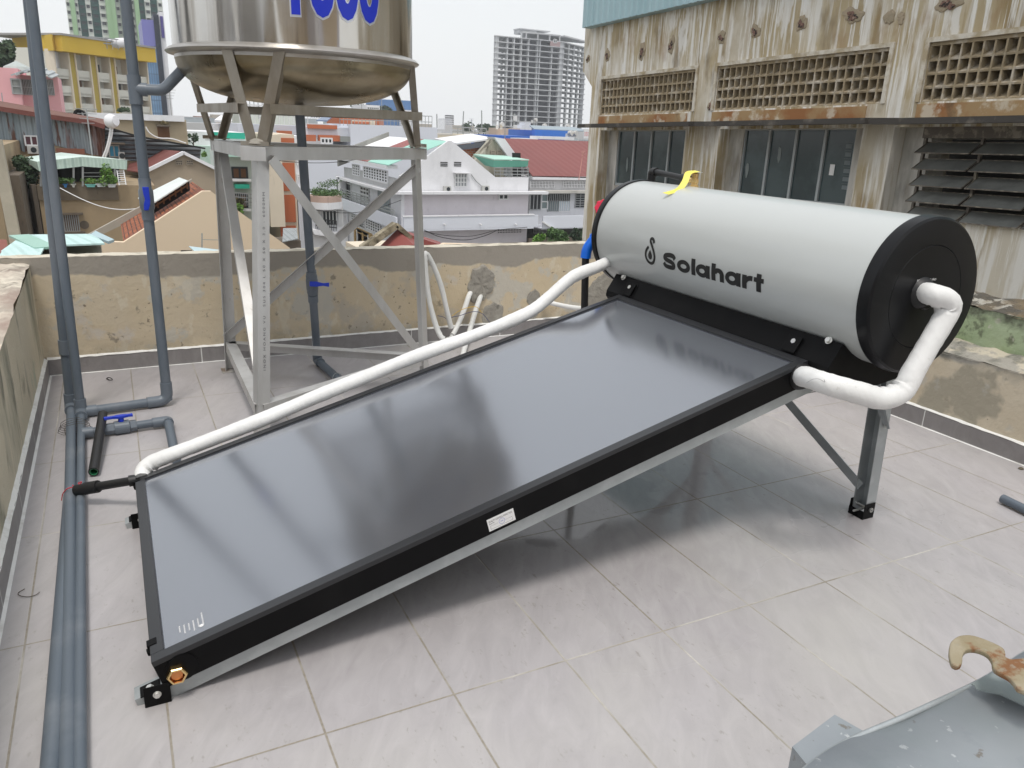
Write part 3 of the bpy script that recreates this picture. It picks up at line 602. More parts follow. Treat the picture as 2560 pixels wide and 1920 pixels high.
# ------------------------------------------------------------------ white insulated pipes
def wrapped(mb, path, r, n=18, step=.012, jag=.0022):
    "insulated pipe with small irregular folds of tape"
    L = [0]
    for a, c in zip(path, path[1:]): L.append(L[-1] + (c - a).length)
    N = int(L[-1] / step); P = []
    for i in range(N + 1):
        s = L[-1] * i / N; k = max(j for j in range(len(L)) if L[j] <= s + 1e-9); k = min(k, len(path) - 2); t = (s - L[k]) / max(1e-6, L[k + 1] - L[k]); P.append(path[k].lerp(path[k + 1], t))
    m0 = len(mb.v); mb.tube(P, r, n)
    for i in range(N + 1):
        tv = (P[min(i + 1, N)] - P[max(i - 1, 0)]).normalized(); a0 = (P[max(i - 3, 0)] - P[i]); a1 = (P[min(i + 3, N)] - P[i])
        bend = (a0.normalized() + a1.normalized()).length if 3 <= i <= N - 3 else 0
        bd = (a0.normalized() + a1.normalized()).normalized() if bend > .02 else Vector()
        lf = math.sin(i * step * 31) * .3 + math.sin(i * step * 12.7 + 1) * .4
        for k in range(n):
            v = mb.v[m0 + i * n + k]; rad = (v - P[i]).normalized(); ins = max(0, rad.dot(bd)) if bend > .02 else 0
            amp = jag * (.35 * lf + .3 * uni(-1, 1) + 5.0 * bend * ins * math.sin(i * 2.2 + k * .3) + .4 * math.sin(k * 2 * math.pi / n * 2 + i * .21))
            mb.v[m0 + i * n + k] = v + rad * amp
def pq(l): return [PY(x, y, Y) for x, y, Y in l]
hp = thing('hot_water_pipe', 'white wrapped pipe looping from the collector up into the black end of the tank', 'pipe', (2.0, .0, .5))
pts = [PY(2006, 941, .236), PY(2022, 944, .16), PY(2072, 961, .07), PY(2150, 983, .02), PY(2205, 996, .0), PY(2254, 978, -.01), PY(2285, 925, -.01), PY(2326, 855, -.01), PY(2360, 797, -.012), PY(2374, 765, -.012), PY(2362, 747, -.01), PY(2332, 737, .01), PY(2310, 731, .05)]
b = MB(); wrapped(b, catmull(pts, 10), .0315, 20); b.build('insulation', M_wrap, hp, smooth=60)
b = MB(); a0 = PY(2001, 941, .24); b.lathe([(.042, 0), (.042, .004), (.037, .016), (.03, .018)], a0, (0, -1, 0), 24); b.build('rubber_collar', M_blackmatt, hp, smooth=35); b = MB(); a1 = PY(2305, 732, .0575); b.lathe([(.046, 0), (.043, .006), (.034, .02), (.03, .022)], a1, (0, -1, 0), 24); b.build('rubber_collar', M_blackmatt, hp, smooth=35)
b = MB(); b.tube(catmull([PY(2016, 957, .118), PY(2032, 948, .09), PY(2045, 947, .072), PY(2055, 951, .064), PY(2062, 955, .058), PY(2060, 949, .056)], 5), .0009, 5); b.build('loose_thread', mat('thread', (.5, .5, .5), (), .8), hp)
cw = thing('cold_feed_pipe', 'long white wrapped pipe running along the far edge of the glass panel', 'pipe', (.5, 1.3, .1))
YP = 1.305
pts = [PY(356, 1196, 1.262), PY(358, 1178, 1.29), PY(378, 1158, YP), PY(430, 1136, YP), PY(520, 1102, YP), PY(660, 1047, YP), PY(800, 988, YP), PY(920, 939, YP), PY(1050, 887, YP), PY(1177, 842, YP + .01), PY(1266, 807, YP + .02), PY(1329, 777, YP + .03), PY(1367, 748, YP + .04), PY(1418, 703, YP + .05), PY(1446, 685, YP + .06), PY(1494, 667, YP + .09), PY(1530, 650, YP + .12), PY(1600, 620, YP + .19)]
b = MB(); wrapped(b, catmull(pts, 9), .0252, 18); b.build('insulation', M_wrap, cw, smooth=60)
# ------------------------------------------------------------------ stainless steel water tank on its stand
M_ss = mat('polished_stainless', (.60, .58, .55), [((.48, .43, .34), 1.2, (1, 1, .5), .45, .68, .7), ((.66, .66, .66), 5, (1, 1, .15), .5, .65, .6), ((.30, .27, .23), 5, (1, 1, .05), .52, .63, .75)], .13, metal=1, rvar=.1)  # brownish discolouration, plus dark vertical streaks painted in for reflections
def ripple(m, sc, st, dist):
    nt = m.node_tree; b = nt.nodes['Principled BSDF']; f = noise_fac(nt, sc, st, 0, 1, detail=2, rough=.4); bp = node(nt, 'ShaderNodeBump'); bp.inputs['Strength'].default_value = 1; bp.inputs['Distance'].default_value = dist
    nt.links.new(f, bp.inputs['Height']); nt.links.new(bp.outputs[0], b.inputs['Normal'])
ripple(M_ss, 5, (1, 1, .10), .05)
M_bowl = mat('stained_stainless', (.33, .28, .19), [((.20, .155, .085), 3, (1, 1, 1.4), .42, .62, .9), ((.45, .42, .36), 2.2, (1, 1, 1), .5, .7, .7), ((.10, .08, .05), 5, (1, 1, 1), .6, .72, .6)], .24, metal=.9, rvar=.15)
M_angle = mat('brushed_stainless_angle', (.60, .595, .585), [((.46, .45, .43), 7, (1, 1, .3), .45, .65, .7), ((.60, .59, .57), 3, (1, 1, 1), .5, .7, .5), ((.25, .2, .14), 12, (1, 1, 1), .68, .74, .6)], .42, metal=.6, rvar=.15)
M_angled = mat('dull_stainless_strut', (.40, .37, .32), [((.24, .2, .15), 6, (1, 1, .4), .42, .65, .8), ((.46, .44, .4), 4, (1, 1, 1), .52, .7, .6)], .42, metal=.7, rvar=.12)
WC = Vector((.4737, 2.2152, 0)); WR = .4847; WZ = 1.507
tank = thing('water_tank', 'large shiny stainless steel water tank with blue number and dished brown-stained bottom', 'water tank', (WC.x, WC.y, 1.33))
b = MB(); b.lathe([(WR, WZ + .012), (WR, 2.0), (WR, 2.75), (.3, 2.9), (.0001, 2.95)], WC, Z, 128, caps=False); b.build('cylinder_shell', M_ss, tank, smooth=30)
b = MB(); b.lathe([(WR - .004, WZ + .016), (WR + .018, WZ + .008), (WR + .030, WZ - .004), (WR + .024, WZ - .010), (WR - .004, WZ - .018), (WR - .004, WZ - .03)], WC, Z, 128, caps=False); b.build('rim', mat('dull_rim_steel', (.46, .44, .41), [((.33, .3, .26), 6, (1, 1, 1), .45, .65, .7)], .33, metal=.8), tank, smooth=30)
prof = [(WR - .004, WZ - .03)] + [((WR - .006) * math.cos(a * math.pi / 2 / 16) ** .78 if a < 16 else .0001, WZ - .034 - .155 * math.sin(a * math.pi / 2 / 16)) for a in range(0, 17)]
b = MB(); b.lathe(prof, WC, Z, 128, caps=False); b.build('dished_bottom', M_bowl, tank, smooth=50)
def wcy(ph, z, e=.0015): a = math.radians(ph); return Vector((WC.x + (WR + e) * math.cos(a), WC.y + (WR + e) * math.sin(a), z))
M_numb = mat('blue_number', (.01, .03, .50), (), .35); M_numo = mat('silver_outline', (.6, .62, .68), (), .3, metal=.6)
text_obj('number_outline', '1000', lambda s, t: wcy(s, t, .0012), (-103.9, -61.3, 1.630, 1.885), M_numo, tank, bold=.055, cuts=22)
text_obj('number', '1000', lambda s, t: wcy(s, t, .0024), (-103.3, -61.9, 1.631, 1.882), M_numb, tank, bold=.034, cuts=22)
# stand
stand = thing('tank_stand', 'three-legged stainless angle-iron stand with crossed braces under the water tank', 'stand', (.46, 2.2, 0))
F0, R0, L0 = Vector((.148, 1.708, 0)), Vector((1.045, 2.19, 0)), Vector((.165, 2.757, 0))
F1, R1, L1 = Vector((.235, 1.852, 1.128)), Vector((1.000, 2.197, 1.135)), Vector((.189, 2.728, 1.135))
cen = Vector((.455, 2.22, 0))
def flat(v): return Vector((v.x, v.y, 0))
legs = {}
for nm, a, c, o1, o2 in (('F', F0, F1, L0, R0), ('R', R0, R1, F0, L0), ('L', L0, L1, R0, F0)):
    e1, e2 = (o1 - a).normalized(), (o2 - a).normalized()
    # the two flanges stand at right angles, symmetric about the inward line
    ci = flat(cen - a).normalized(); sd = Vector((-ci.y, ci.x, 0)); f1, f2 = (ci + sd).normalized(), (ci - sd).normalized()
    v0 = a - ci * .02; v1 = c - ci * .02
    b = MB(); b.angle(v0, v1, f1, f2, .05, .003); lg = b.build('leg', M_angle, stand)
    legs[nm] = (v0, v1, f1, f2, lg, ci)
    b = MB(); b.obox(a - Vector((.045, .045, 0)) + ci * .01, (.09, 0, 0), (0, .09, 0), (0, 0, .004)); b.build('base_plate', mat('rusty_plate', (.2, .16, .13), [((.4, .38, .35), 12, (1, 1, 1), .5, .6)], .7), lg)
def hbeam(a, c, z, w=.05, m=M_angle, nm='rail', drop=.05, proud=.0):
    a = Vector((a.x, a.y, z)); c = Vector((c.x, c.y, z)); d = (c - a).normalized(); out = Vector((d.y, -d.x, 0))
    if out.dot(flat((a + c) / 2 - cen)) < 0: out = -out
    a += out * proud; c += out * proud
    b = MB(); b.angle(a, c, (0, 0, -1), -out, w, .003); return b.build(nm, m, stand)
for a, c, k in ((L0, F0, .004), (F0, R0, 0), (L0, R0, .002)): hbeam(a.lerp(c, .02), a.lerp(c, .98), .157, proud=.012)
ZT = 1.155
for a, c, p_ in ((L1, F1, .022), (F1, R1, .024), (R1, L1, .02)):
    d = (c - a).normalized(); hbeam(a - d * .045, c + d * .045, ZT, w=.05, nm='top_rail', proud=p_)
b = MB(); ci = legs['F'][5]; sd = Vector((-ci.y, ci.x, 0)); P = flat(F1) - ci * .052; b.obox(P - sd * .05 + Z * (ZT - .051), sd * .10, -ci * .003, (0, 0, .052)); b.build('corner_plate', M_angle, stand, bevel=.001)
def diag(a, c, name='brace', off=0., w=.04):
    a, c = Vector(a), Vector(c); d = (c - a).normalized(); h = flat(d).normalized(); out = Vector((h.y, -h.x, 0))
    if out.dot(flat((a + c) / 2 - cen)) < 0: out = -out
    b = MB(); b.angle(a + out * off, c + out * off, out.cross(d) if out.cross(d).z < 0 else -out.cross(d), -out, w, .003); return b.build(name, M_angle, stand)
dz = Vector((0, 0, 1))
br1 = diag(PY(684, 388, 1.83), R0 + dz * .16 + (F0 - R0).normalized() * .015, off=.01)
diag(R1 - dz * .05, L0 + dz * .2, off=-.01)
br3 = diag(L1 - dz * .03, F0 + dz * .22 + (L0 - F0).normalized() * .05, off=-.004)
# cradle struts from the top rails to the rim, with a tie ring half way
def rimp(deg, r=WR + .012): a = math.radians(deg); return Vector((WC.x + r * math.cos(a), WC.y + r * math.sin(a), WZ - .008))
mids = {}
for nm, c, angs, wd in (('F', F1, (-134.5, -106.5), .04), ('R', R1, (-24, 22), .03), ('L', L1, (150, 108), .03)):
    ci = legs[nm][5]; sd = Vector((-ci.y, ci.x, 0)); base = flat(c) + Z * (ZT + .004) - ci * .012; pr_ = []
    for q in angs:
        tp = rimp(q); s_ = sd if (tp - base).dot(sd) > 0 else -sd; bs = base + s_ * .036
        b = MB(); d = (tp - bs).normalized(); out = -ci
        b.angle(bs, tp, s_ * -1, -out, wd, .0035); b.build('cradle_strut', M_angled, stand)
        pr_.append(bs.lerp(tp, .42))
    mids[nm] = pr_
    b = MB(); b.obox(base - sd * .055 - ci * .018, sd * .11, ci * .05, (0, 0, .004)); b.obox(base - sd * .055 - ci * .018, sd * .11, -ci * .003, (0, 0, .016)); b.build('seat_plate', M_angled, stand)
for a, c in (('F', 'R'), ('R', 'L'), ('L', 'F')):
    pa = min(mids[a], key=lambda p: (p - mids[c][0]).length + (p - mids[c][1]).length); pc = min(mids[c], key=lambda p: (p - pa).length)
    d = (pc - pa).normalized(); hbeam(pa - d * .02, pc + d * .02, pa.z + .01, w=.036, m=M_angled, nm='cradle_tie', proud=.004)
lump = MB(); lump.lathe([(.03, 0), (.036, .004), (.026, .016), (.012, .022), (.0001, .024)], flat(F1) + Z * (ZT + .008) - legs['F'][5] * .008, Z, 14); lp = lump.build('cement_lump', M_cem, stand, smooth=60)
# mill print along the angles
def along(v0, v1, e, nrm, off=.0008):
    d = (v1 - v0).normalized(); e = (e - d * e.dot(d)).normalized(); n = d.cross(e).normalized()
    if n.dot(CAM - v0) < 0: n = -n
    return lambda s, t: v0 + d * s + e * t + n * off
v0, v1, f1, f2, lg, ci = legs['F']
fe = f1 if (f1.x > f2.x) else f2
A_, B_ = v0, v1; d = (B_ - A_).normalized(); e_ = (fe - d * fe.dot(d)).normalized(); n_ = d.cross(e_); n_ = n_ if n_.dot(CAM - A_) > 0 else -n_
text_obj('mill_print', 'INOX HOANG VU   SUS 304 L 50 X 50 X 3.0 - 6000MM', lambda s, t: A_ + d * s + e_ * (.031 - t) + n_ * .0012, (.30, 1.0, 0, .0095), mat('faded_print', (.10, .10, .11), (), .6), lg, spacing=1.5)
a_, c_ = Vector(PY(470 + 14, 900, 2.0)), None
q0, q1 = L1 - dz * .03, F0 + dz * .22 + (L0 - F0).normalized() * .05; dd = (q1 - q0).normalized(); h = flat(dd).normalized(); out = Vector((h.y, -h.x, 0)); out = out if out.dot(flat((q0 + q1) / 2 - cen)) > 0 else -out
ed = out.cross(dd); ed = ed if ed.z < 0 else -ed
text_obj('mill_print', '6000MM   X 3.0', lambda s, t: q0 + out * .0005 - out * .0038 + dd * s + ed * (.028 - t), (.95, 1.24, 0, .010), M_ink, br3, spacing=1.4)
# ------------------------------------------------------------------ grey PVC pipes
def socket(mb, a, c, r): mb.tube([a, c], r, 16)
# supply pipe from the tank outlet
tp = thing('outlet_pipe', 'grey plastic pipe hanging below the steel water tank with a blue valve and open end', 'pipe', (.45, 2.4, 0))
yc = 2.22; c0 = Vector((.474, 2.215, 1.335)); e1 = PZ(794, 900, .03); 
zb = .028; c1 = Vector((e1.x, e1.y, zb))
Lp = lambda t: c0.lerp(c1, t)
b = MB(); b.tube([c0, c1], .0205, 18); b.build('riser', M_pvc, tp, smooth=40)
pe = PZ(850, 951, .028); hd = (pe - c1).normalized()
b = MB(); b.tube([c1 + (c0 - c1).normalized() * .07, c1, ], .025, 18); b.tube(arcpath([c1 + (c0 - c1).normalized() * .055, c1, c1 + hd * .055], .03), .0255, 18); b.build('elbow', M_pvcf, tp, smooth=40)
b = MB(); b.tube([c1 + hd * .04, pe], .0205, 20, caps=False); b.lathe([(.0205, 0), (.0165, 0), (.016, -.08), (.0001, -.081)], pe, hd, 20, caps=False); b.build('open_end', M_pvc, tp, smooth=30)
b = MB(); b.lathe([(.0145, 0), (.0145, -.001), (.0001, -.002)], pe + hd * -.03, hd, 16, caps=False); b.build('bore', M_ink, tp)
def valve(parent, P, ax, hdl, hl, mat_h=None, r=.028):
    ax = Vector(ax).normalized(); b = MB(); b.lathe([(r - .003, -.055), (r, -.05), (r, -.03), (r + .002, -.026), (r + .002, .026), (r, .03), (r, .05), (r - .003, .055)], P, ax, 20); bd = b.build('valve_body', M_pvcf, parent, smooth=35)
    hdl = Vector(hdl).normalized(); n = (CAM - P); n = (n - hdl * n.dot(hdl)).normalized(); b = MB(); q = P + n * (r + .002); sd = hdl.cross(n).normalized()
    b.lathe([(.013, 0), (.011, .02)], q - n * .01, n, 14); b.prism([q + n * .008 + hdl * u + sd * v for u, v in ((-.022, -.012), (.012, -.013), (.045, -.007), (hl - .02, -.008), (hl, -.011), (hl, .011), (hl - .02, .008), (.045, .007), (.012, .013), (-.022, .012))], n * .009)
    b.build('valve_handle', mat_h or M_handle, bd, bevel=.002)
tv = Lp(.655)
valve(tp, tv, (c1 - c0), PY(850, 780, tv.y) - PY(784, 778, tv.y), .075)
for t in (.60, .70):
    p = Lp(t); b = MB(); b.tube([p, Lp(t + .03)], .0255, 18); b.build('socket', M_pvcf, tp, smooth=40)
b = MB(); q = pe - hd * .05
for k in range(3):
    b.tube([q + Vector((math.cos(a) * .024 * hd.y, -math.cos(a) * .024 * hd.x, math.sin(a) * .026)) + hd * (.004 * k + .004 * math.sin(a * 2 + k)) for a in [i * 2 * math.pi / 14 for i in range(15)]], .0009, 5)
b.tube([q + Z * .026, q + Vector((.03, 0, .02)), q + Vector((.02, -.02, .035))], .0009, 5); b.build('wire_tie', M_galv, tp)
# left bundle: two risers, floor runs, cross pipe to third riser, valve branch
def riser(base, topx, topy, Y=None):
    "pipe from floor point to where the photograph shows it higher up"
    P = PY(topx, topy, Y if Y else base.y); d = P - base; return base + d * 1.28
zf = .026
A0 = PZ(178, 1016, zf); B0 = PZ(203, 1030, zf); C0 = PZ(419, 1000, zf)
PR = .0205
def floor_pipe(name, label, pix, r, z, top=None, topY=None):
    t = thing(name, label, 'pipe', PZ(*pix[0], z)); p = [PZ(x, y, z) for x, y in pix]; return t, p
ta = thing('riser_pipe', 'leftmost tall grey plastic pipe turning down onto the floor run', 'pipe', A0, 'grey risers by the left parapet')
top = riser(A0, 72, 0)
e0 = PZ(168, 1919, zf); dirn = (e0 - A0).normalized()
b = MB(); b.tube([A0 + (top - A0).normalized() * .02, top], PR, 18); b.build('riser', M_pvc, ta, smooth=40)
b = MB(); b.tube(arcpath([A0 + (top - A0).normalized() * .06, A0, A0 + dirn * .06], .03), .0255, 18); b.build('elbow', M_pvcf, ta, smooth=40)
b = MB(); q = A0 + (top - A0).normalized() * .0; b.tube([A0 + (top - A0) * .115, A0 + (top - A0) * .145], .0252, 18); b.build('socket', M_pvcf, ta, smooth=40)
b = MB(); b.tube([A0 + dirn * .03, A0 + dirn * 1.3, A0.lerp(e0, 1.25)], .0182, 20); b.build('floor_run', M_pvc, ta, smooth=40)
tb = thing('riser_pipe', 'second tall grey plastic pipe close beside the leftmost one, feeding the valve branch', 'pipe', B0, 'grey risers by the left parapet')
top = riser(B0, 78, 0, B0.y + .04); e0b = PZ(198, 1919, zf); dirb = (e0b - B0).normalized()
b = MB(); b.tube([B0, top], PR * .92, 18); b.build('riser', M_pvc, tb, smooth=40)
b = MB(); b.tube(arcpath([B0 + (top - B0).normalized() * .06, B0, B0 + dirb * .06], .03), .024, 18); b.tube([B0, B0 + (C0 - B0).normalized() * .06], .0245, 18); b.build('tee', M_pvcf, tb, smooth=40)
b = MB(); b.tube([B0 + dirb * .03, B0 + dirb * 1.2, B0.lerp(e0b, 1.25)], .0145, 20); b.build('floor_run', M_pvc, tb, smooth=40)
# cross pipe and third riser
tc_ = thing('riser_pipe', 'third tall grey plastic pipe with a blue-handled valve, tee joined to the water tank', 'pipe', C0, 'grey risers by the left parapet')
dc = (C0 - B0).normalized(); topc = riser(C0, 314, 0)
b = MB(); b.tube([B0 + dc * .04, C0 - dc * .03], PR, 18); b.build('floor_run', M_pvc, tc_, smooth=40)
b = MB(); b.tube(arcpath([C0 - dc * .085, C0, C0 + (topc - C0).normalized() * .085], .045), .0252, 18); b.build('elbow', M_pvcf, tc_, smooth=40)
b = MB(); b.tube([C0, topc], PR + .001, 18); b.build('riser', M_pvc, tc_, smooth=40)
def oncp(y): # point on riser C at pixel row y
    best = min((abs(CAMP(C0.lerp(topc, k / 400))[1] - y), k) for k in range(401)); return C0.lerp(topc, best[1] / 400)
def CAMP(P):
    v = P - CAM; z = v.dot(FW); return 1280 + FPX * v.dot(RT) / z, 960 - FPX * v.dot(UP) / z
vc = oncp(498); du = (topc - C0).normalized()
b = MB(); b.lathe([(.0245, -.085), (.0245, -.045), (.029, -.035), (.029, .035), (.0245, .045), (.0245, .085)], vc, du, 18); vb_ = b.build('valve_body', M_pvcf, tc_, smooth=35)
nn = (CAM - vc).normalized(); sd = nn.cross(du).normalized(); q = vc + nn * .030
b = MB(); b.prism([q + du * u + sd * v for u, v in ((.05, -.013), (.05, .012), (.02, .010), (.0, .006), (-.02, .012), (-.045, .014), (-.045, -.004), (-.02, -.012), (.0, -.014), (.02, -.013))], nn * .012); b.build('valve_handle', M_handle, vb_, bevel=.002)
tz0, tz1 = oncp(262), oncp(188); b = MB(); b.tube([tz0, tz1], .0262, 18); br0 = oncp(222)
el = PY(413, 228, br0.y - .02); br1_ = PY(441, 196, br0.y - .05)
b.tube([br0, br0.lerp(el, .4)], .0262, 16); b.build('tee', M_pvcf, tc_, smooth=40)
ang = math.atan2(br0.y - WC.y, br0.x - WC.x)
tkp = Vector((WC.x, WC.y, WZ - .075)) + Vector((math.cos(2.55 + .5), math.sin(2.55 + .5), 0)) * (WR - .035)
b = MB(); b.tube(arcpath([br0, PY(408, 226, br0.y - .03), PY(452, 180, tkp.y), PY(462, 168, tkp.y)], .025), .0215, 16); b.build('branch', M_pvcf, tc_, smooth=40)
# valve branch lying on the floor
tv_ = thing('valve_branch', 'short grey floor pipe with hexagonal unions and a dark blue lever valve', 'pipe', PZ(320, 1068, .03))
s0, s1, s2, s3 = PZ(212, 1082, .027), PZ(305, 1068, .027), PZ(420, 1052, .027), PZ(440, 1150, .027)
dd = (s2 - s0).normalized(); d3 = (s3 - s2).normalized()
b = MB(); b.tube([s0, s2], .017, 16); b.tube([s2, s3], .0175, 16); b.build('pipe_run', M_pvc, tv_, smooth=40)
b = MB(); b.tube([s0 - dd * .01, s0 + dd * .03], .022, 16); b.tube(arcpath([s2 - dd * .06, s2, s2 + d3 * .03], .03), .0215, 16); b.build('elbow', M_pvcf, tv_, smooth=40)
b = MB(); b.hexn(s1 - dd * .065, dd, .0245, .04); b.hexn(s1 + dd * .03, dd, .0245, .025); b.lathe([(.028, -.028), (.028, .028)], s1, dd, 20); vb_ = b.build('valve_body', M_pvcf, tv_, bevel=.001)
b = MB(); q = s1 + Z * .026; b.lathe([(.012, 0), (.010, .018)], q, Z, 14); sdd = dd.cross(Z); q = q + Z * .016
b.prism([q + dd * u + sdd * v for u, v in ((-.062, -.009), (-.03, -.006), (-.01, -.013), (.012, -.012), (.03, -.006), (.045, -.009), (.045, .009), (.03, .006), (.012, .012), (-.01, .013), (-.03, .006), (-.062, .009))], Z * .011); b.build('valve_handle', M_handle, vb_, bevel=.002)
# third floor pipe on the wall side
t3 = thing('floor_pipe', 'thick grey plastic pipe lying on the floor, outermost of the left bundle', 'pipe', PZ(131, 1800, .03))
p0, p1 = PZ(174, 1240, .015), PZ(126, 1919, .027); b = MB(); b.tube([p0, p0.lerp(p1, .5), p0.lerp(p1, 1.3)], .0190, 20); b.build('pipe_run', M_pvc, t3, smooth=40)
# wire and string ties
t = thing('wire_tie', 'thin dark wire twisted round the grey pipes near their elbows', 'wire', PZ(185, 1060, .03)); b = MB()
for k in range(4):
    c = PZ(186 + uni(-3, 3), 1062 + k * 5, .028); rr = Vector((dirn.y, -dirn.x, 0)); b.tube([c + rr * math.cos(a) * (.05 + .004 * k) + Z * (.03 * math.sin(a) * (1 if math.sin(a) > 0 else .5)) + dirn * uni(-.006, .006) for a in [i * 2 * math.pi / 16 for i in range(17)]], .001, 5)
b.tube([PZ(167, 1062, .03), PZ(161, 1075, .02), PZ(165, 1090, .004), PZ(160, 1068, .01), PZ(168, 1055, .02)], .001, 5)
b.build('wire', mat('tie_wire', (.08, .07, .06), (), .6), t)
t = thing('red_string', 'red nylon string tied round the grey pipes and the black pipe', 'string', PZ(180, 1225, .04)); b = MB()
pts = [PZ(154, 1251, .004), PZ(157, 1235, .03), PZ(168, 1222, .052), PZ(185, 1217, .054), PZ(198, 1213, .058), PZ(204, 1205, .07), PZ(196, 1208, .066), PZ(207, 1216, .056), PZ(212, 1226, .03), PZ(210, 1242, .008)]
b.tube(catmull(pts, 5), .0017, 6); b.tube(catmull([PZ(182, 1213, .058), PZ(190, 1219, .06), PZ(203, 1217, .062), PZ(212, 1222, .05)], 5), .0017, 6); b.build('string', mat('red_string', (.6, .03, .05), (), .7), t)
# black pipes
t = thing('drain_pipe', 'black plastic pipe joining the low corner of the panel to the grey bundle', 'pipe', PZ(270, 1210, .05))
a, c = PY(335, 1201, 1.262), PZ(216, 1221, .06); b = MB(); b.tube([a, c], .0145, 14); b.build('pipe_run', M_blackmatt, t, smooth=40)
d_ = (c - a).normalized(); b = MB(); b.tube([c - d_ * .045, c + d_ * .005], .021, 16); b.build('socket', M_blackmatt, t, smooth=40); b = MB(); b.tube([c + d_ * .0, c + d_ * .04 + Z * .0], .018, 12); b.tube([PY(322, 1203, 1.262), PY(340, 1200, 1.262)], .019, 14); b.build('end_fitting', M_blackmatt, t, smooth=40)
t = thing('loose_pipe', 'short loose black pipe with a green bore leaning on the grey cross pipe', 'pipe', PZ(246, 1110, .03))
a, c = PZ(257, 1035, .068), PZ(234, 1180, .02); d_ = (c - a).normalized(); b = MB(); b.tube([a, c], .0178, 20, caps=False); b.lathe([(.0178, 0), (.0135, 0)], c, d_, 20, caps=False); b.lathe([(.0178, 0), (.0001, 0)], a, d_, 20, caps=False); b.build('pipe_wall', M_blackmatt, t, smooth=40)
b = MB(); b.lathe([(.0137, .0), (.0112, -.001), (.011, -.05), (.0001, -.05)], c, d_, 20, caps=False); b.build('green_bore', mat('green_liner', (.02, .16, .07), (), .4), t, smooth=30)
t = thing('loose_pipe', 'grey plastic pipe offcut lying on the tiles at the right edge of the picture', 'pipe', PZ(2530, 1260, .02))
a, c = PZ(2506, 1246, .02), PZ(2700, 1341, .02); b = MB(); b.tube([a, c], .0165, 20); b.build('pipe_wall', M_pvc, t, smooth=40, bevel=.0)
# insulated pipes and wires by the back parapet
M_pw = mat('white_aircon_lagging', (.74, .74, .72), [((.58, .58, .55), 7, (1, 1, 1), .5, .7, .6)], .65, bump=(.2, 30, .005))
def lag(name, label, pix, r, jag=.0015):
    t = thing(name, label, 'pipe', PY(*pix[0]) * 1.0); b = MB(); wrapped(b, catmull([PY(*p) for p in pix], 8), r, 14, .012, jag); b.build('lagging', M_pw, t, smooth=60); return t
lag('lagged_pipe', 'white lagged refrigerant line looping up beside the stand leg and back to the floor', [(1128, 820, 2.86), (1118, 780, 2.86), (1104, 720, 2.87), (1085, 668, 2.88), (1066, 634, 2.88), (1062, 650, 2.87), (1066, 700, 2.86), (1075, 760, 2.84), (1092, 820, 2.80), (1106, 846, 2.76), (1120, 851, 2.74), (1132, 842, 2.72)], .0155)
lag('lagged_pipe', 'left one of two white lagged pipes coming out of the cement patch', [(1178, 728, 2.97), (1172, 740, 2.93), (1162, 770, 2.90), (1150, 800, 2.88), (1136, 830, 2.84), (1130, 838, 2.82)], .015)
lag('lagged_pipe', 'right one of two white lagged pipes from the cement patch, running under the feed pipe', [(1203, 734, 2.97), (1198, 750, 2.93), (1188, 780, 2.90), (1176, 820, 2.86), (1164, 860, 2.7), (1153, 905, 2.35), (1145, 935, 2.2)], .0155)
lag('lagged_pipe', 'cream lagged pipe coming out of the parapet behind the black riser', [(1345, 752, 2.97), (1375, 757, 2.9), (1420, 767, 2.86), (1470, 773, 2.84), (1540, 782, 2.8)], .0155)
t = thing('copper_stub', 'frayed wires and copper pipe at the open end of the white lagging', 'cable', PY(1132, 836, 2.84)); b = MB()
for k, cc in enumerate(range(5)): b.tube([PY(1132 + uni(-4, 4), 832, 2.83), PY(1133 + uni(-4, 4), 846, 2.82)], .002, 6)
b.build('wire_ends', mat('blue_wire', (.05, .08, .3), (), .5), t); b = MB(); b.tube([PY(1132, 838, 2.83), PY(1133, 855, 2.8)], .004, 8); b.build('copper_pipe', M_copper, t)
t = thing('cable', 'thin grey-blue electric wire arching over the lagged pipes', 'cable', PY(1180, 780, 2.85)); b = MB(); b.tube(catmull([PY(1120, 800, 2.88), PY(1130, 793, 2.87), (PY(1150, 789, 2.85)), PY(1170, 782, 2.83), PY(1190, 779, 2.83), PY(1208, 786, 2.85), PY(1224, 806, 2.93)], 6), .0022, 6); b.tube(catmull([PY(1120, 802, 2.88), PY(1110, 793, 2.86), PY(1094, 789, 2.85)], 5), .002, 6); b.build('wire', mat('grey_blue_wire', (.07, .08, .16), (), .5), t)
t = thing('cable', 'thin yellow electric wire arching over the lagged pipes', 'cable', PY(1180, 770, 2.85)); b = MB(); b.tube(catmull([PY(1130, 790, 2.87), PY(1150, 776, 2.85), PY(1175, 768, 2.83), PY(1192, 768, 2.83), PY(1204, 782, 2.84)], 6), .0018, 6); b.build('wire', mat('yellow_wire', (.7, .45, .05), (), .5), t)
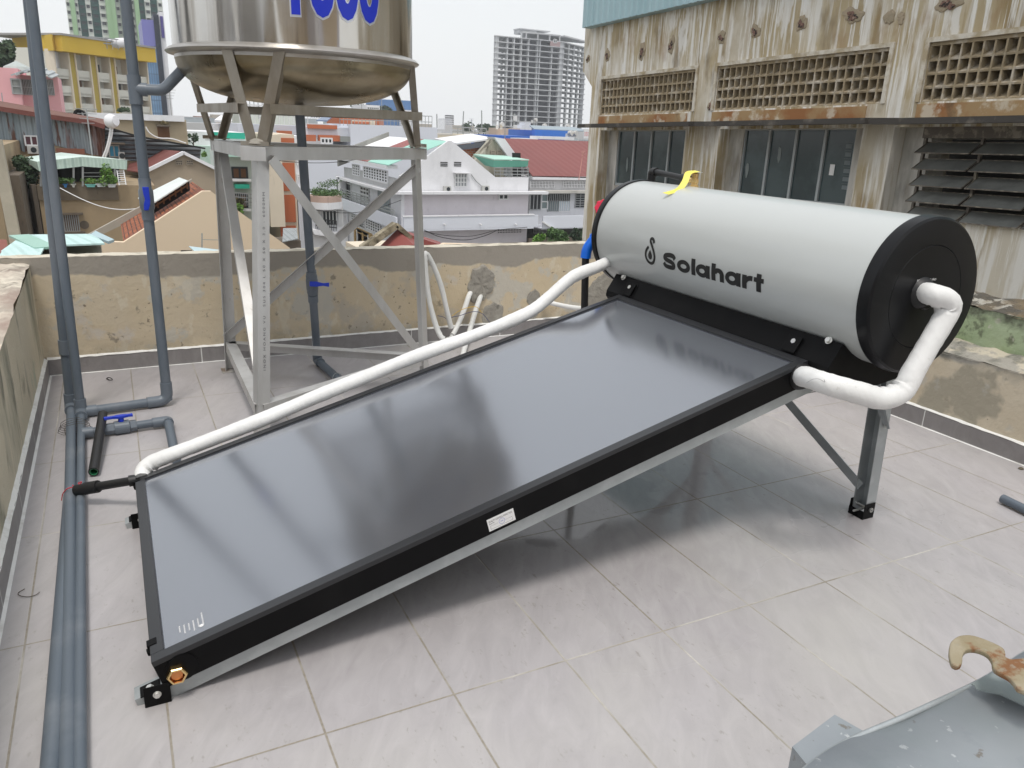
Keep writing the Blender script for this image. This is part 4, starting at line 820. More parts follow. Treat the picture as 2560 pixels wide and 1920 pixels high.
# little things on the floor
t = thing('cable_clip', 'small black bent plastic clip lying on the tiles near the back parapet', 'clip', PZ(273, 947, .005)); b = MB(); b.tube(catmull([PZ(266, 947, .004), PZ(270, 944, .012), PZ(277, 945, .01), PZ(281, 949, .004), PZ(274, 950, .006), PZ(267, 946, .004)], 4), .0022, 6); b.build('clip_body', M_blackmatt, t)
t = thing('twig', 'thin curved dry twig on the tiles by the left skirting', 'twig', PZ(70, 1490, .003)); b = MB(); b.tube(catmull([PZ(62, 1472, .004), PZ(46, 1482, .003), (PZ(50, 1489, .003)), PZ(70, 1492, .003), PZ(90, 1487, .003), PZ(99, 1480, .004)], 5), .0011, 5); b.build('stem', mat('dry_twig', (.1, .085, .07), (), .8), t)
t = thing('pebble', 'small dark lump of debris on the tiles at the far right', 'debris', PZ(2552, 1172, .003)); b = MB(); b.lathe([(.008, 0), (.011, .003), (.006, .008), (.0001, .009)], PZ(2552, 1173, 0), Z, 9); b.build('stone', mat('dirt_lump', (.13, .11, .08), (), .9), t)
# ------------------------------------------------------------------ grey steel trough and rusty hook in the near right corner
M_zinc = mat('weathered_zinc_sheet', (.26, .285, .31), [((.34, .365, .385), 3, (1, 1, 1), .4, .65, .8), ((.55, .57, .58), 40, (1, 1, 1), .66, .69, .8), ((.16, .12, .08), 22, (1, 1, 1), .66, .7, .7), ((.24, .27, .29), 9, (1, 1, 1), .58, .7, .6), ((.25, .3, .3), 1.5, (1, 1, 1), .5, .6, .5)], .5, metal=.3, bump=(.12, 30, .002))
t = thing('metal_chest', 'weathered grey sheet-metal chest with a curved lid in the near right corner', 'chest', PZ(2400, 1850, 0))
zs = .46; curve = [(1965, 1960), (2031, 1907), (2091, 1866), (2160, 1831), (2251, 1793), (2335, 1755), (2430, 1711), (2479, 1684), (2560, 1632), (2680, 1560)]
cp_ = catmull([PZ(x, y, zs) for x, y in curve], 6); b = MB(); n = len(cp_)
dn = Vector((.35, -1, 0)).normalized(); m = 8; P = []
for i, p in enumerate(cp_):
    for j in range(m + 1): s_ = j / m; P.append(p + dn * (.9 * s_) + Z * (.004 * math.sin(min(1, s_ * 3) * math.pi / 2) + .004 * math.sin(i * .18 + s_ * 2)))
b.add(P, [(i * (m + 1) + j, (i + 1) * (m + 1) + j, (i + 1) * (m + 1) + j + 1, i * (m + 1) + j + 1) for i in range(n - 1) for j in range(m)])
lid = b.build('lid', M_zinc, t, smooth=60); b = MB(); b.tube([p - Z * .003 for p in cp_], .0045, 8); b.build('rolled_edge', M_galv, lid, smooth=60); so_ = lid.modifiers.new('s', 'SOLIDIFY'); so_.thickness = .003
b = MB(); fa, fb_, fc, fd = PZ(1980, 1869, .40), PZ(2086, 1789, .40), PZ(2165, 1834, .40), PZ(2033, 1935, .40)
b.prism([fa, fb_, fc, fd], (0, 0, .002)); b.poly(fa, fb_, fb_ - Z * .4, fa - Z * .4); e_ = fa + (fd - fa) * 3.2; b.poly(fa, e_, e_ - Z * .4, fa - Z * .4); b.poly(fb_, fc, fc - Z * .4, fb_ - Z * .4)
b.build('body', M_zinc, t)
b = MB(); q = [PZ(x, y, .474) for x, y in [(2428, 1712), (2479, 1684), (2570, 1740), (2620, 1800), (2560, 1766), (2500, 1738), (2470, 1733), (2440, 1725), (2436, 1716)]]
b.prism(q, (0, 0, .002)); b.build('torn_flap', mat('worn_zinc', (.2, .235, .24), [((.3, .34, .34), 6, (1, 1, 1), .45, .65)], .45, metal=.3), t)
t = thing('iron_hook', 'rusty cream-painted iron hook poking in above the grey chest', 'hook', PZ(2480, 1660, .52))
hk = [(1610, 520), (1620, 440), (1660, 395), (1720, 375), (1800, 378), (1900, 410), (1980, 445), (2040, 480), (2057, 515), (2060, 548), (2110, 565), (2240, 560), (2400, 620), (2400, 900), (2212, 822), (2150, 795), (2120, 750), (2080, 710), (1990, 660), (1957, 625), (1950, 580), (1920, 532), (1870, 502), (1810, 487), (1755, 493), (1722, 530), (1715, 590), (1697, 618), (1660, 620), (1625, 590)]
hp_ = catmull([PZ(1860 + x / 3.16, 1480 + y / 3.16, .52) for x, y in hk + hk[:1]], 3)[:-1]
b = MB(); b.prism(hp_, (0, 0, .009)); b.build('hook_plate', mat('rusty_cream_paint', (.27, .225, .14), [((.33, .285, .2), 20, (1, 1, 1), .4, .6), ((.20, .085, .03), 16, (1, 1, 1), .50, .58, .95), ((.10, .04, .02), 26, (1, 1, 1), .63, .68, .9), ((.3, .28, .22), 60, (1, 1, 1), .6, .7, .6)], .75, bump=(.6, 60, .003)), t, bevel=.0025)

# ------------------------------------------------------------------ old factory building on the right (facade plane x = XF)
XF = 11.
def FP(x, y): return PX(x, y, XF)
_a, _b = FP(1500, 288), FP(2302, 255); SL = (_b.z - _a.z) / (_a.y - _b.y); YR = _a.y
def ff(y, z, d=0): return Vector((XF + d, y, z + SL * (YR - y)))
def lv(x, y): p = FP(x, y); return p.z - SL * (YR - p.y)
gT, gB, wT, aw = lv(1504, 201), lv(1500, 288), lv(1521, 322), lv(1600, 318)
gT = (lv(1504, 201) + lv(1795, 163) + lv(2325, 108)) / 3; gB = lv(1500, 288)
wB = lv(1513, 462); YE = FP(1474, 306).y; YE2 = FP(1459, 150).y
M_fac = mat('stained_factory_render', (.39, .31, .185), [((.50, .42, .28), .8, (1, 1, .5), .4, .62, .9), ((.70, .665, .585), .55, (1, 1, .8), .46, .6, .62), ((.78, .76, .71), 4.5, (1, 1, .09), .5, .6, .85), ((.29, .21, .10), 3.2, (1, 1, .12), .56, .66, .85), ((.80, .79, .75), 13, (1, 1, .05), .56, .62, .8), ((.20, .15, .09), 1.1, (1, 1, .35), .6, .7, .75), ((.8, .79, .76), 2.2, (1, 1, .25), .56, .6, .7, (gT + .05, gT + 1.0, 1.2)), ((.30, .17, .07), 1.6, (1, 1, .6), .58, .68, .4)], .9, bump=(.4, 8, .02))
M_facw = mat('lime_streaked_panel', (.50, .48, .44), [((.66, .64, .60), 3, (1, 1, .2), .45, .6, .8), ((.3, .25, .17), 2, (1, 1, .3), .52, .66, .8), ((.12, .11, .1), 2.4, (1, 1, .3), .5, .7, .6)], .9)
M_facd = mat('rust_stained_band', (.36, .24, .12), [((.28, .11, .035), 1.3, (1, 1, 1), .45, .6, .85), ((.62, .56, .45), 2.2, (1, 1, 1), .55, .62, .7), ((.1, .07, .04), 2, (1, 1, 1), .6, .7, .7)], .9)
M_awn = mat('blackened_concrete', (.055, .05, .045), [((.2, .18, .15), 2.2, (1, 1, 1), .55, .68, .7)], .95)
M_gr = mat('ochre_vent_blocks', (.36, .29, .19), [((.55, .5, .42), 5, (1, 1, 1), .5, .62, .8), ((.2, .16, .1), 3, (1, 1, 1), .5, .66, .7)], .9)
M_dark = mat('dark_void', (.012, .012, .012), (), .9)
M_alu = mat('grey_window_bar', (.38, .41, .42), (), .5)
M_win = mat('dark_window_glass', (.04, .058, .062), [((.08, .11, .115), .9, (1, 1, 1), .45, .6, .8)], .1, spec=.5)
fac = thing('factory', 'large stained old factory with vent grilles, dark canopies and big windows behind the tank', 'building', (XF + 2, 6, -12))
gr = [(FP(1736, 230).y, FP(1502, 245).y), (FP(2217, 180).y, FP(1790, 220).y), (FP(2560, 160).y - 3.2, FP(2313, 180).y)]
rc = [(FP(1714, 330).y, FP(1501, 330).y), (FP(2157, 330).y, FP(1800, 330).y), (FP(2258, 330).y - 6.5, FP(2235, 330).y)]
holes = [(a, c, gB, gT) for a, c in gr] + [(a, c, wB - .75, aw - .06) for a, c in rc[:2]] + [(rc[2][0], rc[2][1], lv(2330, 545), aw - .06)]
b = MB(); zc0, zc1 = FP(1457, 178).z - SL * (YR - YE2), FP(1476, 217).z - SL * (YR - YE)
wall_holes(b, ff, -7, YE, -12, 6.5, holes, .28)
b.poly(ff(YE, zc1), ff(YE2, zc0), ff(YE2, 6.5), ff(YE, 6.5))
b.poly(ff(YE2, zc0), ff(YE2, zc0, .4), ff(YE2, 6.5, .4), ff(YE2, 6.5)); b.poly(ff(YE, zc1), ff(YE, zc1, .4), ff(YE2, zc0, .4), ff(YE2, zc0)); b.poly(ff(YE, -12), ff(YE, -12, 9), ff(YE, 6.5, 9), ff(YE, 6.5))
b.build('wall', M_fac, fac, recalc=False)
b = MB()
for a, c in rc: wall_holes(b, lambda u, z, d: ff(u, z, .279 + d), a, c, wB - 1.2, aw + .02, [], 0)
# openings for the windows
b = MB(); wr = [(FP(1690, 400).y + .02, FP(1517, 400).y), (FP(2100, 410).y, FP(1826, 400).y)]
for (a, c), (p, q) in zip(rc[:2], wr): wall_holes(b, lambda u, z, d: ff(u, z, .279 + d), a, c, wB - .75, aw - .06, [(p, q, wB, wT)], .12)
lt_, lz0, lz1 = FP(2300, 345).y, lv(2330, 548), lv(2301, 345)
wall_holes(b, lambda u, z, d: ff(u, z, .279 + d), rc[2][0], rc[2][1], lv(2330, 545) - .3, aw - .06, [(rc[2][0] + .001, lt_, lz0, lz1)], .5)
b.build('recessed_panel', M_facw, fac, recalc=False)
for i, (p, q) in enumerate(wr):
    w_ = MB(); t_ = .055
    for k in range(5): y = p + (q - p) * k / 4; w_.obox(ff(y - t_ / 2, wB, .30), (.06, 0, 0), (0, t_, 0), (0, 0, wT - wB))
    for z in (wB, wT - t_): w_.obox(ff(p, z, .302), (.05, 0, 0), (0, q - p, -SL * (q - p)), (0, 0, t_))
    fr = w_.build('window', M_alu, fac)
    g_ = MB()
    for k in range(4):
        y0, y1 = p + (q - p) * k / 4, p + (q - p) * (k + 1) / 4; g_.poly(ff(y0, wB, .34), ff(y1, wB, .34), ff(y1, wT, .34), ff(y0, wT, .34))
    g_.build('pane', M_win, fr)
    if i == 1:
        c = FP(2045, 438); g_ = MB(); g_.obox(ff(c.y - .05, 0, .325) * 1.0 - Vector((0, 0, ff(c.y, 0).z)) + Z * c.z, (.004, 0, 0), (0, .105, 0), (0, 0, .19)); g_.build('paper_notice', M_paper, fr)
        g_ = MB()
        for k in range(6):
            c = FP(2098 - k * 2.2, 355 + k * 21); g_.obox(Vector((XF + .33, c.y, c.z)), (.004, 0, 0), (0, .15, 0), (0, 0, .004)); g_.obox(Vector((XF + .33, c.y, c.z - .10)), (.004, 0, 0), (0, .13, 0), (0, 0, .07))
        g_.build('shelf_goods', mat('pale_goods', (.16, .19, .2), (), .6), fr)
    for sx, sy in (((1540, 410),) if i == 0 else ((1836, 425), (1916, 385))):
        c = FP(sx, sy); g_ = MB(); pts = [Vector((XF + .332, c.y + .05 * math.cos(a) * uni(.6, 1.2), c.z + .17 * math.sin(a) * uni(.7, 1.1))) for a in [k * 2 * math.pi / 12 for k in range(12)]]
        g_.prism(pts, (.004, 0, 0)); g_.build('hanging_cloth', mat('dim_white_cloth', (.22, .25, .25), (), .8), fr)
for i, (a, c) in enumerate(gr):
    b = MB(); rows = 4; dz_ = (gT - gB - .06) / rows; cw_ = (gr[0][1] - gr[0][0]) / 22; ncol = round((c - a) / cw_)
    for k in range(ncol + 1):
        y = a + (c - a) * k / ncol; b.obox(ff(y - .014, gB, .03), (.24, 0, 0), (0, .028, 0), (0, 0, gT - gB))
    for r_ in range(rows):
        z = gB + .03 + dz_ * r_; P = [ff(a, z - .012, .028), ff(a, z + dz_ * .52, .25), ff(a, z + dz_ * .44, .26), ff(a, z - .04, .034)]; b.prism(P, (0, c - a, -SL * (c - a)))
    b.obox(ff(a, gT - .05, .026), (.2, 0, 0), (0, c - a, -SL * (c - a)), (0, 0, .05))
    b.build('vent_grille', M_gr, fac)
    b = MB(); b.poly(ff(a, gB, .27), ff(c, gB, .27), ff(c, gT, .27), ff(a, gT, .27)); b.build('grille_backing', M_dark, fac)
    b = MB(); m = .07
    for (p, q, z0, z1) in ((a - m, c + m, gT, gT + m), (a - m, a, gB, gT), (c, c + m, gB, gT)): b.obox(ff(p, z0, -.03), (.035, 0, 0), (0, q - p, -SL * (q - p)), (0, 0, z1 - z0))
    b.build('grille_surround', mat('limewashed_surround', (.62, .58, .5), [((.4, .33, .22), 3, (1, 1, 1), .45, .6)], .9) if i == 0 else bpy.data.materials['limewashed_surround'], fac)
    a2, c2 = rc[i]; b = MB(); b.obox(ff(a2, aw + .06, -.02), (.025, 0, 0), (0, c - a2 + .02, -SL * (c - a2)), (0, 0, gB - aw - .09)); b.build('stained_band', M_facd, fac)
# canopies over the windows
XA = XF - .85
for i, (tl, tr) in enumerate((((1445, 314), (1719, 318)), ((1736, 309), (2160, 308)), ((2173, 302), None))):
    y1 = PX(*tl, XA).y; y0 = PX(*tr, XA).y if tr else y1 - 8; zt = PX(*tl, XA).z
    sl = SL; b = MB(); th = .085; top = zt + .04
    n = 24
    for k in range(n):
        ya, yb_ = y1 + (y0 - y1) * k / n, y1 + (y0 - y1) * (k + 1) / n; z = top + SL * (y1 - ya)
        b.obox((XA, yb_, z - th), (XF - XA, 0, .03), (0, ya - yb_, -SL * (ya - yb_)), (0, 0, th))
    b.build('canopy', M_awn, fac)
# spalled holes
M_spall = mat('spalled_brick', (.22, .13, .1), [((.05, .04, .035), 14, (1, 1, 1), .48, .55), ((.4, .3, .24), 22, (1, 1, 1), .58, .64)], .95, bump=(1, 20, .03)); M_patch = mat('mortar_patch', (.34, .285, .2), [((.38, .31, .22), 6, (1, 1, 1), .45, .6)], .92)
for x, y, rx, ry in ((1471, 147, 8, 9), (1519, 138, 11, 14), (1606, 128, 13, 20), (1679, 112, 12, 20), (1804, 93, 14, 14), (1889, 78, 14, 18), (2005, 58, 13, 20), (2133, 38, 26, 18), (2372, 8, 26, 20), (1777, 265, 9, 14), (2224, 43, 12, 18), (2253, 45, 9, 13)):
    c = FP(x, y); sc = (Vector(c) - CAM).length / FPX; ru, rz = rx * sc * 1.0, ry * sc * .85; fo_ = lambda u, z, d: Vector((XF - .001 + d, u, z))
    b = MB(); blob(b, fo_, c.y, c.z, ru, rz, d=.02, jag=.3); pt = b.build('mortar_patch', M_patch, fac)
    if x not in (2224, 2253):
        b = MB(); blob(b, lambda u, z, d: Vector((XF - .028 + d, u, z)), c.y, c.z - rz * .15, ru * .55, rz * .5, d=.006, jag=.5); b.build('exposed_brick', M_spall, pt)
# glass louvre bank
a, c = rc[2][0], FP(2300, 345).y; zt = lv(2301, 345); zb_ = lv(2330, 548)
b = MB(); b.poly(ff(a, zb_ - .1, .9), ff(c + .3, zb_ - .1, .9), ff(c + .3, aw, .9), ff(a, aw, .9)); b.build('dark_interior', M_dark, fac)
pitch = (FP(2282, 421).z - FP(2274, 461).z) ; colw = FP(2268, 461).y - FP(2405, 475).y
bz = lv(2291, 382)
M_lg = mat('dusty_louvre_glass', (.17, .175, .165), [((.23, .235, .22), 3, (1, 1, 1), .4, .6)], .28, spec=.5); M_lf = mat('louvre_frame_steel', (.15, .13, .11), [((.3, .27, .22), 8, (1, 1, 1), .5, .6)], .6, metal=.3)
y = c; k = 0
while y > a + .2:
    b = MB(); b.obox(ff(y - .02, zb_ - .05, .12), (.05, 0, 0), (0, .04, 0), (0, 0, zt - zb_ + .1)); vb3 = b.build('louvre_post', M_lf, fac)
    r_ = 0
    while bz - pitch * r_ > zb_ - .02:
        z = bz - pitch * r_; o = ff(y - .03, z, -.10); ax = Vector((.27, 0, pitch * .66)); ay = Vector((0, -(colw - .05), SL * colw))
        f_ = MB()
        for p, q in ((o, o + ay), (o + ax, o + ax + ay), (o, o + ax), (o + ay, o + ay + ax)): f_.beam(p, q, .016, .016)
        fr = f_.build('louvre_blade', M_lf, fac); f_ = MB(); nn_ = ax.cross(ay).normalized(); f_.obox(o, ax, ay, nn_ * .004); f_.build('blade_glass', M_lg, fr); r_ += 1
    y -= colw; k += 1
    if k > 7: break
b = MB(); b.obox(ff(a, zb_ - .06, .05), (.12, 0, 0), (0, c - a, -SL * (c - a)), (0, 0, .05)); b.obox(ff(a, zt + .0, .05), (.3, 0, 0), (0, c - a, -SL * (c - a)), (0, 0, .3)); b.build('louvre_frame', M_lf, fac)
# blue cladding
b = MB(); p0 = PX(1455.6, 70, XF - .25); p1 = PX(1761, 0, XF - .25); s2 = (p1.z - p0.z) / (p1.y - p0.y); yL = p0.y; n = 200; per = .24; y = yL; zf_ = lambda y: p0.z + s2 * (y - p0.y); P = []
while y > -7:
    for u, d in ((0, 0), (.55, 0), (.65, -.03), (.9, -.03)): P.append((y - per * u, XF - .25 + d))
    y -= per
for (ya, xa), (yb_, xb) in zip(P, P[1:]): b.poly((xa, ya, zf_(ya)), (xb, yb_, zf_(yb_)), (xb, yb_, 8), (xa, ya, 8))
b.poly((XF - .25, yL, zf_(yL)), (XF + 3, yL, zf_(yL)), (XF + 3, yL, 8), (XF - .25, yL, 8)); b.poly((XF - .25, yL, zf_(yL)), (XF - .25, -7, zf_(-7)), (XF + .3, -7, zf_(-7)), (XF + .3, yL, zf_(yL)))
b.build('blue_cladding', mat('pale_blue_sheet', (.34, .48, .52), [((.28, .42, .46), 1.5, (1, 1, .3), .45, .65, .6), ((.14, .2, .2), 6, (1, 1, .2), .66, .7, .4)], .5, metal=.1), fac, recalc=False)
# ------------------------------------------------------------------ city behind: helpers
def pm(name, c, g=.25, r=.85, st=(1, 1, .3), sc=.6, **k):
    d = tuple(x * (1 - g) for x in c); l = tuple(min(.85, x * (1 + g * .35)) for x in c)
    return mat(name, c, [(d, sc, st, .5, .68, .8), (l, sc * 2, (1, 1, 1), .5, .65, .7), (tuple(x * (1 - 2 * g) * .8 for x in c), sc * 4, st, .64, .74, .5)], r, **k)
WHT = pm('white_render', (.74, .74, .76), .12); PNKW = pm('lilac_white_render', (.68, .64, .67), .1); M_wd = mat('city_dark_glass', (.03, .035, .04), (), .15); M_wfr = mat('white_window_frame', (.7, .7, .7), (), .6)
M_wood = pm('brown_shutter', (.17, .075, .03), .3); M_steel = mat('city_steel', (.35, .36, .36), (), .5, metal=.4); M_conc = pm('bare_concrete', (.34, .33, .32), .2, sc=.05); GRN = pm('mint_render', (.50, .66, .58), .12)
def rect(mb, r, Y, T): x0, x1, z0, z1 = r; mb.box(x0, x1, Y, Y + T, z0, z1)
def win(par, r, Y, nx=2, nz=1, fm=None, gm=None, t=None, d=.12, name='window', grid=True):
    x0, x1, z0, z1 = r; t = t or (x1 - x0) * .05; b = MB()
    for k in range(nx + 1):
        x = x0 + (x1 - x0) * k / nx; b.box(x - t / 2, x + t / 2, Y - d * .35, Y - .002, z0, z1)
    for k in range(nz + 1):
        z = z0 + (z1 - z0) * k / nz; b.box(x0 - t / 2, x1 + t / 2, Y - d * .33, Y - .003, z - t / 2, z + t / 2)
    f = b.build(name, fm or M_wfr, par); b = MB(); b.box(x0, x1, Y - d * .1, Y - .004, z0, z1); b.build('pane', gm or M_wd, f); return f
def winx(par, X, y0, y1, z0, z1, ny=2, nz=1, fm=None, gm=None, t=.06, d=.12, name='window'):
    b = MB()
    for k in range(ny + 1): y = y0 + (y1 - y0) * k / ny; b.box(X - d * .35, X - .002, y - t / 2, y + t / 2, z0, z1)
    for k in range(nz + 1): z = z0 + (z1 - z0) * k / nz; b.box(X - d * .33, X - .003, y0 - t / 2, y1 + t / 2, z - t / 2, z + t / 2)
    f = b.build(name, fm or M_wfr, par); b = MB(); b.box(X - d * .1, X - .004, y0, y1, z0, z1); b.build('pane', gm or M_wd, f); return f
def ventblocks(par, f, u0, u1, z0, z1, nu, nz, m, back, name='vent_blocks'):
    b = MB(); du, dz_ = (u1 - u0) / nu, (z1 - z0) / nz
    for k in range(nu + 1): u = u0 + du * k; b.obox(f(u - du * .2, z0, -.04), f(1, 0, 0) * 0 + (f(u + du * .2, z0, -.04) - f(u - du * .2, z0, -.04)), f(u, z0, .04) - f(u, z0, -.04), (0, 0, z1 - z0))
    for k in range(nz + 1): z = z0 + dz_ * k; b.obox(f(u0, z - dz_ * .2, -.041), f(u1, z, 0) - f(u0, z, 0), f(u0, z, .04) - f(u0, z, -.04), (0, 0, dz_ * .4))
    g = b.build(name, m, par); b = MB(); b.poly(f(u0, z0, -.012), f(u1, z0, -.012), f(u1, z1, -.012), f(u0, z1, -.012)); b.build('dark_backing', back, g); return g
fY = lambda Y: (lambda u, z, d: Vector((u, Y + d, z)))
fX = lambda X: (lambda u, z, d: Vector((X + d, u, z)))
GZ = -13
def railing(par, pts, h, n, m=None, bars=2, r=.03, name='railing'):
    b = MB(); L = list(zip(pts, pts[1:]))
    for p, q in L:
        for k in range(bars): b.beam(Vector(p) + Z * h * (k + 1) / bars, Vector(q) + Z * h * (k + 1) / bars, r * 1.6, r * 1.6)
        for k in range(n + 1): c = Vector(p).lerp(Vector(q), k / n); b.beam(c, c + Z * h, r, r, up=(1, 0, 0))
    return b.build(name, m or M_steel, par)
M_leaf = mat('leaves', (.055, .115, .03), [((.10, .19, .05), 3, (1, 1, 1), .45, .6), ((.03, .06, .02), 2, (1, 1, 1), .55, .65)], .6); M_leafd = mat('dark_leaves', (.03, .06, .028), [((.06, .10, .045), .5, (1, 1, 1), .45, .6)], .7); M_bark = mat('bark', (.1, .075, .05), (), .9)
M_leafy = mat('fresh_leaves', (.16, .30, .05), [((.07, .16, .03), 5, (1, 1, 1), .45, .6)], .6)
def crown(mb, c, r, n, s, lobes=7):
    c = Vector(c); r = Vector(r) if not isinstance(r, (int, float)) else Vector((r, r, r)); L = [(c + Vector((uni(-.6, .6) * r.x, uni(-.6, .6) * r.y, uni(-.55, .6) * r.z)), uni(.35, .6)) for _ in range(lobes)]
    for _ in range(n):
        l, q = random.choice(L); d = Vector((random.gauss(0, 1), random.gauss(0, 1), random.gauss(0, 1))).normalized() * (uni(.3, 1) ** .5) * q
        p = l + Vector((d.x * r.x, d.y * r.y, d.z * r.z)); a = Vector((random.gauss(0, 1), random.gauss(0, 1), random.gauss(0, .6))).normalized(); e = a.cross(Vector((random.gauss(0, 1), random.gauss(0, 1), random.gauss(0, 1)))).normalized(); k = s * uni(.6, 1.3)
        mb.poly(p - a * k, p + e * k * .5, p + a * k, p - e * k * .5)
def tree(name, label, x, y, Y, rx, rz, n=500, s=None, m=None, cat='tree', trunk=True, lobes=7, group=None, base=None):
    c = PY(x, y, Y); k = (c - CAM).length / FPX; R_ = Vector((rx * k, rx * k * .8, rz * k)); zb2 = base if base is not None else c.z - R_.z * 2.2
    t = thing(name, label, cat, (c.x, c.y, zb2), group); b = MB(); crown(b, c, R_, n, s or rx * k * .13, lobes); b.build('crown', m or M_leaf, t, recalc=False)
    if trunk:
        b = MB(); b.tube([(c.x, c.y, zb2), (c.x + R_.x * .05, c.y, c.z - R_.z * .4), (c.x - R_.x * .1, c.y, c.z + R_.z * .3)], [R_.x * .1, R_.x * .07, R_.x * .03], 8)
        for a in range(5): q = Vector((math.cos(a * 1.3) * R_.x * .5, math.sin(a * 1.3) * R_.y * .5, R_.z * uni(.1, .6))); b.tube([(c.x, c.y, c.z - R_.z * .5), c + q], [R_.x * .045, R_.x * .015], 6)
        b.build('trunk', M_bark, t)
    return t
def gable(mb, xl, xr, xa, ze, za, Y0, Y1, zb_=GZ):
    "house body: gable end wall at Y0 facing the camera"
    mb.prism([(xl, Y0, zb_), (xr, Y0, zb_), (xr, Y0, ze), (xa, Y0, za), (xl, Y0, ze)], (0, Y1 - Y0, 0))
def acunit(par, x, y, Y, w, h, nm='air_conditioner'):
    r = RY(x - w / 2, y - h / 2, x + w / 2, y + h / 2, Y); b = MB(); b.box(r[0], r[1], Y - .35, Y - .01, r[2], r[3]); o = b.build(nm, bpy.data.materials.get('aircon_casing') or mat('aircon_casing', (.46, .46, .44), (), .6), par); c = Vector(((r[0] + r[1]) / 2 + (r[1] - r[0]) * .08, Y - .352, (r[2] + r[3]) / 2)); R_ = (r[3] - r[2]) * .36
    b = MB(); b.lathe([(R_, 0), (R_, .01), (R_ * .8, .012), (.001, .012)], c, (0, -1, 0), 18); b.build('fan_grille', M_wd, o); return o
# ------------------------------------------------------------------ 1 cream gable house just behind the parapet
Y = 22.; ap = PY(516, 480, Y); eL = PY(309, 606, Y); eR = PY(716, 614, Y)
t = thing('gabled_house', 'cream plastered house with blank gable wall and terracotta tiled roof close behind the back parapet', 'house', (ap.x, Y, GZ))
CRM = pm('pale_cream_render', (.74, .60, .44), .08, sc=.3)
s_ = (ap.z - eL.z) / (ap.x - eL.x); sR = (ap.z - eR.z) / (eR.x - ap.x); xr = eR.x + .1
b = MB(); pL = PY(95, 648, Y); b.prism([(pL.x, Y, GZ), (xr, Y, GZ), (xr, Y, ap.z - sR * (xr - ap.x)), (ap.x + .12, Y, ap.z + .02), (ap.x - .1, Y, ap.z + .02), (eL.x, Y, eL.z), (eL.x, Y, eL.z - .0), (PY(140, 600, Y).x, Y, PY(140, 600, Y).z), (pL.x, Y, PY(95, 618, Y).z)], (0, .22, 0)); b.build('wall', CRM, t)
b = MB(); b.box(eL.x + .3, xr - .3, Y + .23, Y + 3.9, GZ, eL.z - .2); b.build('rear_body', CRM, t)
def rooftile():
    m, nt, b_ = newmat('terracotta_tiles'); L = nt.links.new; pos = node(nt, 'ShaderNodeNewGeometry'); mp = node(nt, 'ShaderNodeMapping'); mp.inputs['Rotation'].default_value = (0, 0, math.pi / 2); L(pos.outputs['Position'], mp.inputs['Vector'])
    br = node(nt, 'ShaderNodeTexBrick'); br.inputs['Scale'].default_value = 1; br.inputs['Brick Width'].default_value = .13; br.inputs['Row Height'].default_value = .11; br.inputs['Mortar Size'].default_value = .014; br.inputs['Color1'].default_value = (.42, .13, .05, 1); br.inputs['Color2'].default_value = (.27, .08, .035, 1); br.inputs['Mortar'].default_value = (.07, .03, .02, 1); L(mp.outputs[0], br.inputs['Vector'])
    f = noise_fac(nt, .9, (1, 1, 1), .48, .62); c = mix(nt, f, br.outputs['Color'], (.2, .07, .04)); f2 = noise_fac(nt, 5, (1, 1, 1), .6, .7); c = mix(nt, f2, c, (.5, .2, .1)); L(c, b_.inputs['Base Color']); b_.inputs['Roughness'].default_value = .85
    bp = node(nt, 'ShaderNodeBump'); bp.inputs['Distance'].default_value = .04; bp.invert = True; L(br.outputs['Fac'], bp.inputs['Height']); L(bp.outputs[0], b_.inputs['Normal']); return m
fe, fr_ = PY(243, 577, Y + 4.), PY(462, 482, Y + 4.)
Mt = rooftile(); b = MB(); e0_, r0_ = Vector((eL.x - .0, Y + .02, eL.z - .04)), Vector((ap.x - .05, Y + .02, ap.z - .05)); e1_, r1_ = Vector((eL.x + .0, Y + 4, eL.z - .04)), Vector((ap.x, Y + 4, ap.z - .05))
b.prism([e0_, r0_, r1_, e1_], (0, 0, .035)); b.build('tiled_roof', Mt, t)
b = MB(); b.prism([r0_, Vector((xr, Y + .02, ap.z - sR * (xr - ap.x) - .05)), Vector((xr, Y + 4, ap.z - sR * (xr - ap.x) - .05)), r1_], (0, 0, .03)); b.build('rear_slope', Mt, t)
b = MB(); b.prism([e1_ + Vector((-1.3, 0, -.62)), e1_, r1_, r1_ + Z * .12, e1_ + Vector((-1.3, 0, -.45))], (0, .22, 0)); b.build('far_parapet', pm('grey_mortar_parapet', (.36, .33, .28), .3, sc=1), t)
mo = [PY(x, y, Y + yy) for x, y, yy in ((345, 497, 2.2), (378, 513, 1.2), (470, 454, 1.2), (448, 446, 2.2))]; b = MB(); b.prism(mo, (0, 0, .03)); m1 = b.build('monitor_roof', pm('pale_metal_sheet', (.66, .7, .68), .12, .5), t)
b = MB()
for k in range(7): p = mo[1].lerp(mo[2], k / 6.2 + .01); b.box(p.x - .02, p.x + .02, p.y + .1, p.y + .14, p.z - .2, p.z)
p, q = mo[1], mo[2]; b.beam(p + Vector((0, .1, -.1)), q + Vector((0, .1, -.1)), .03, .04); b.build('monitor_posts', M_wood, m1)
b = MB(); b.obox(p + Vector((.05, .2, -.26)), q - p, (0, .05, 0), (0, 0, .25)); b.build('monitor_back', M_dark, m1)
tw = thing('guide_rods', 'two thin upright rods with a cross wire standing on the cream gable house', 'rods', PY(525, 625, Y - .5)); b = MB()
for x, y0, y1 in ((505, 627, 583), (548, 626, 593)): b.beam(PY(x, y0 + 10, Y - .5), PY(x, y1, Y - .5), .03, .03, up=(1, 0, 0))
b.beam(PY(505, 599, Y - .5), PY(548, 600, Y - .5), .014, .014); b.build('rods', M_steel, tw)
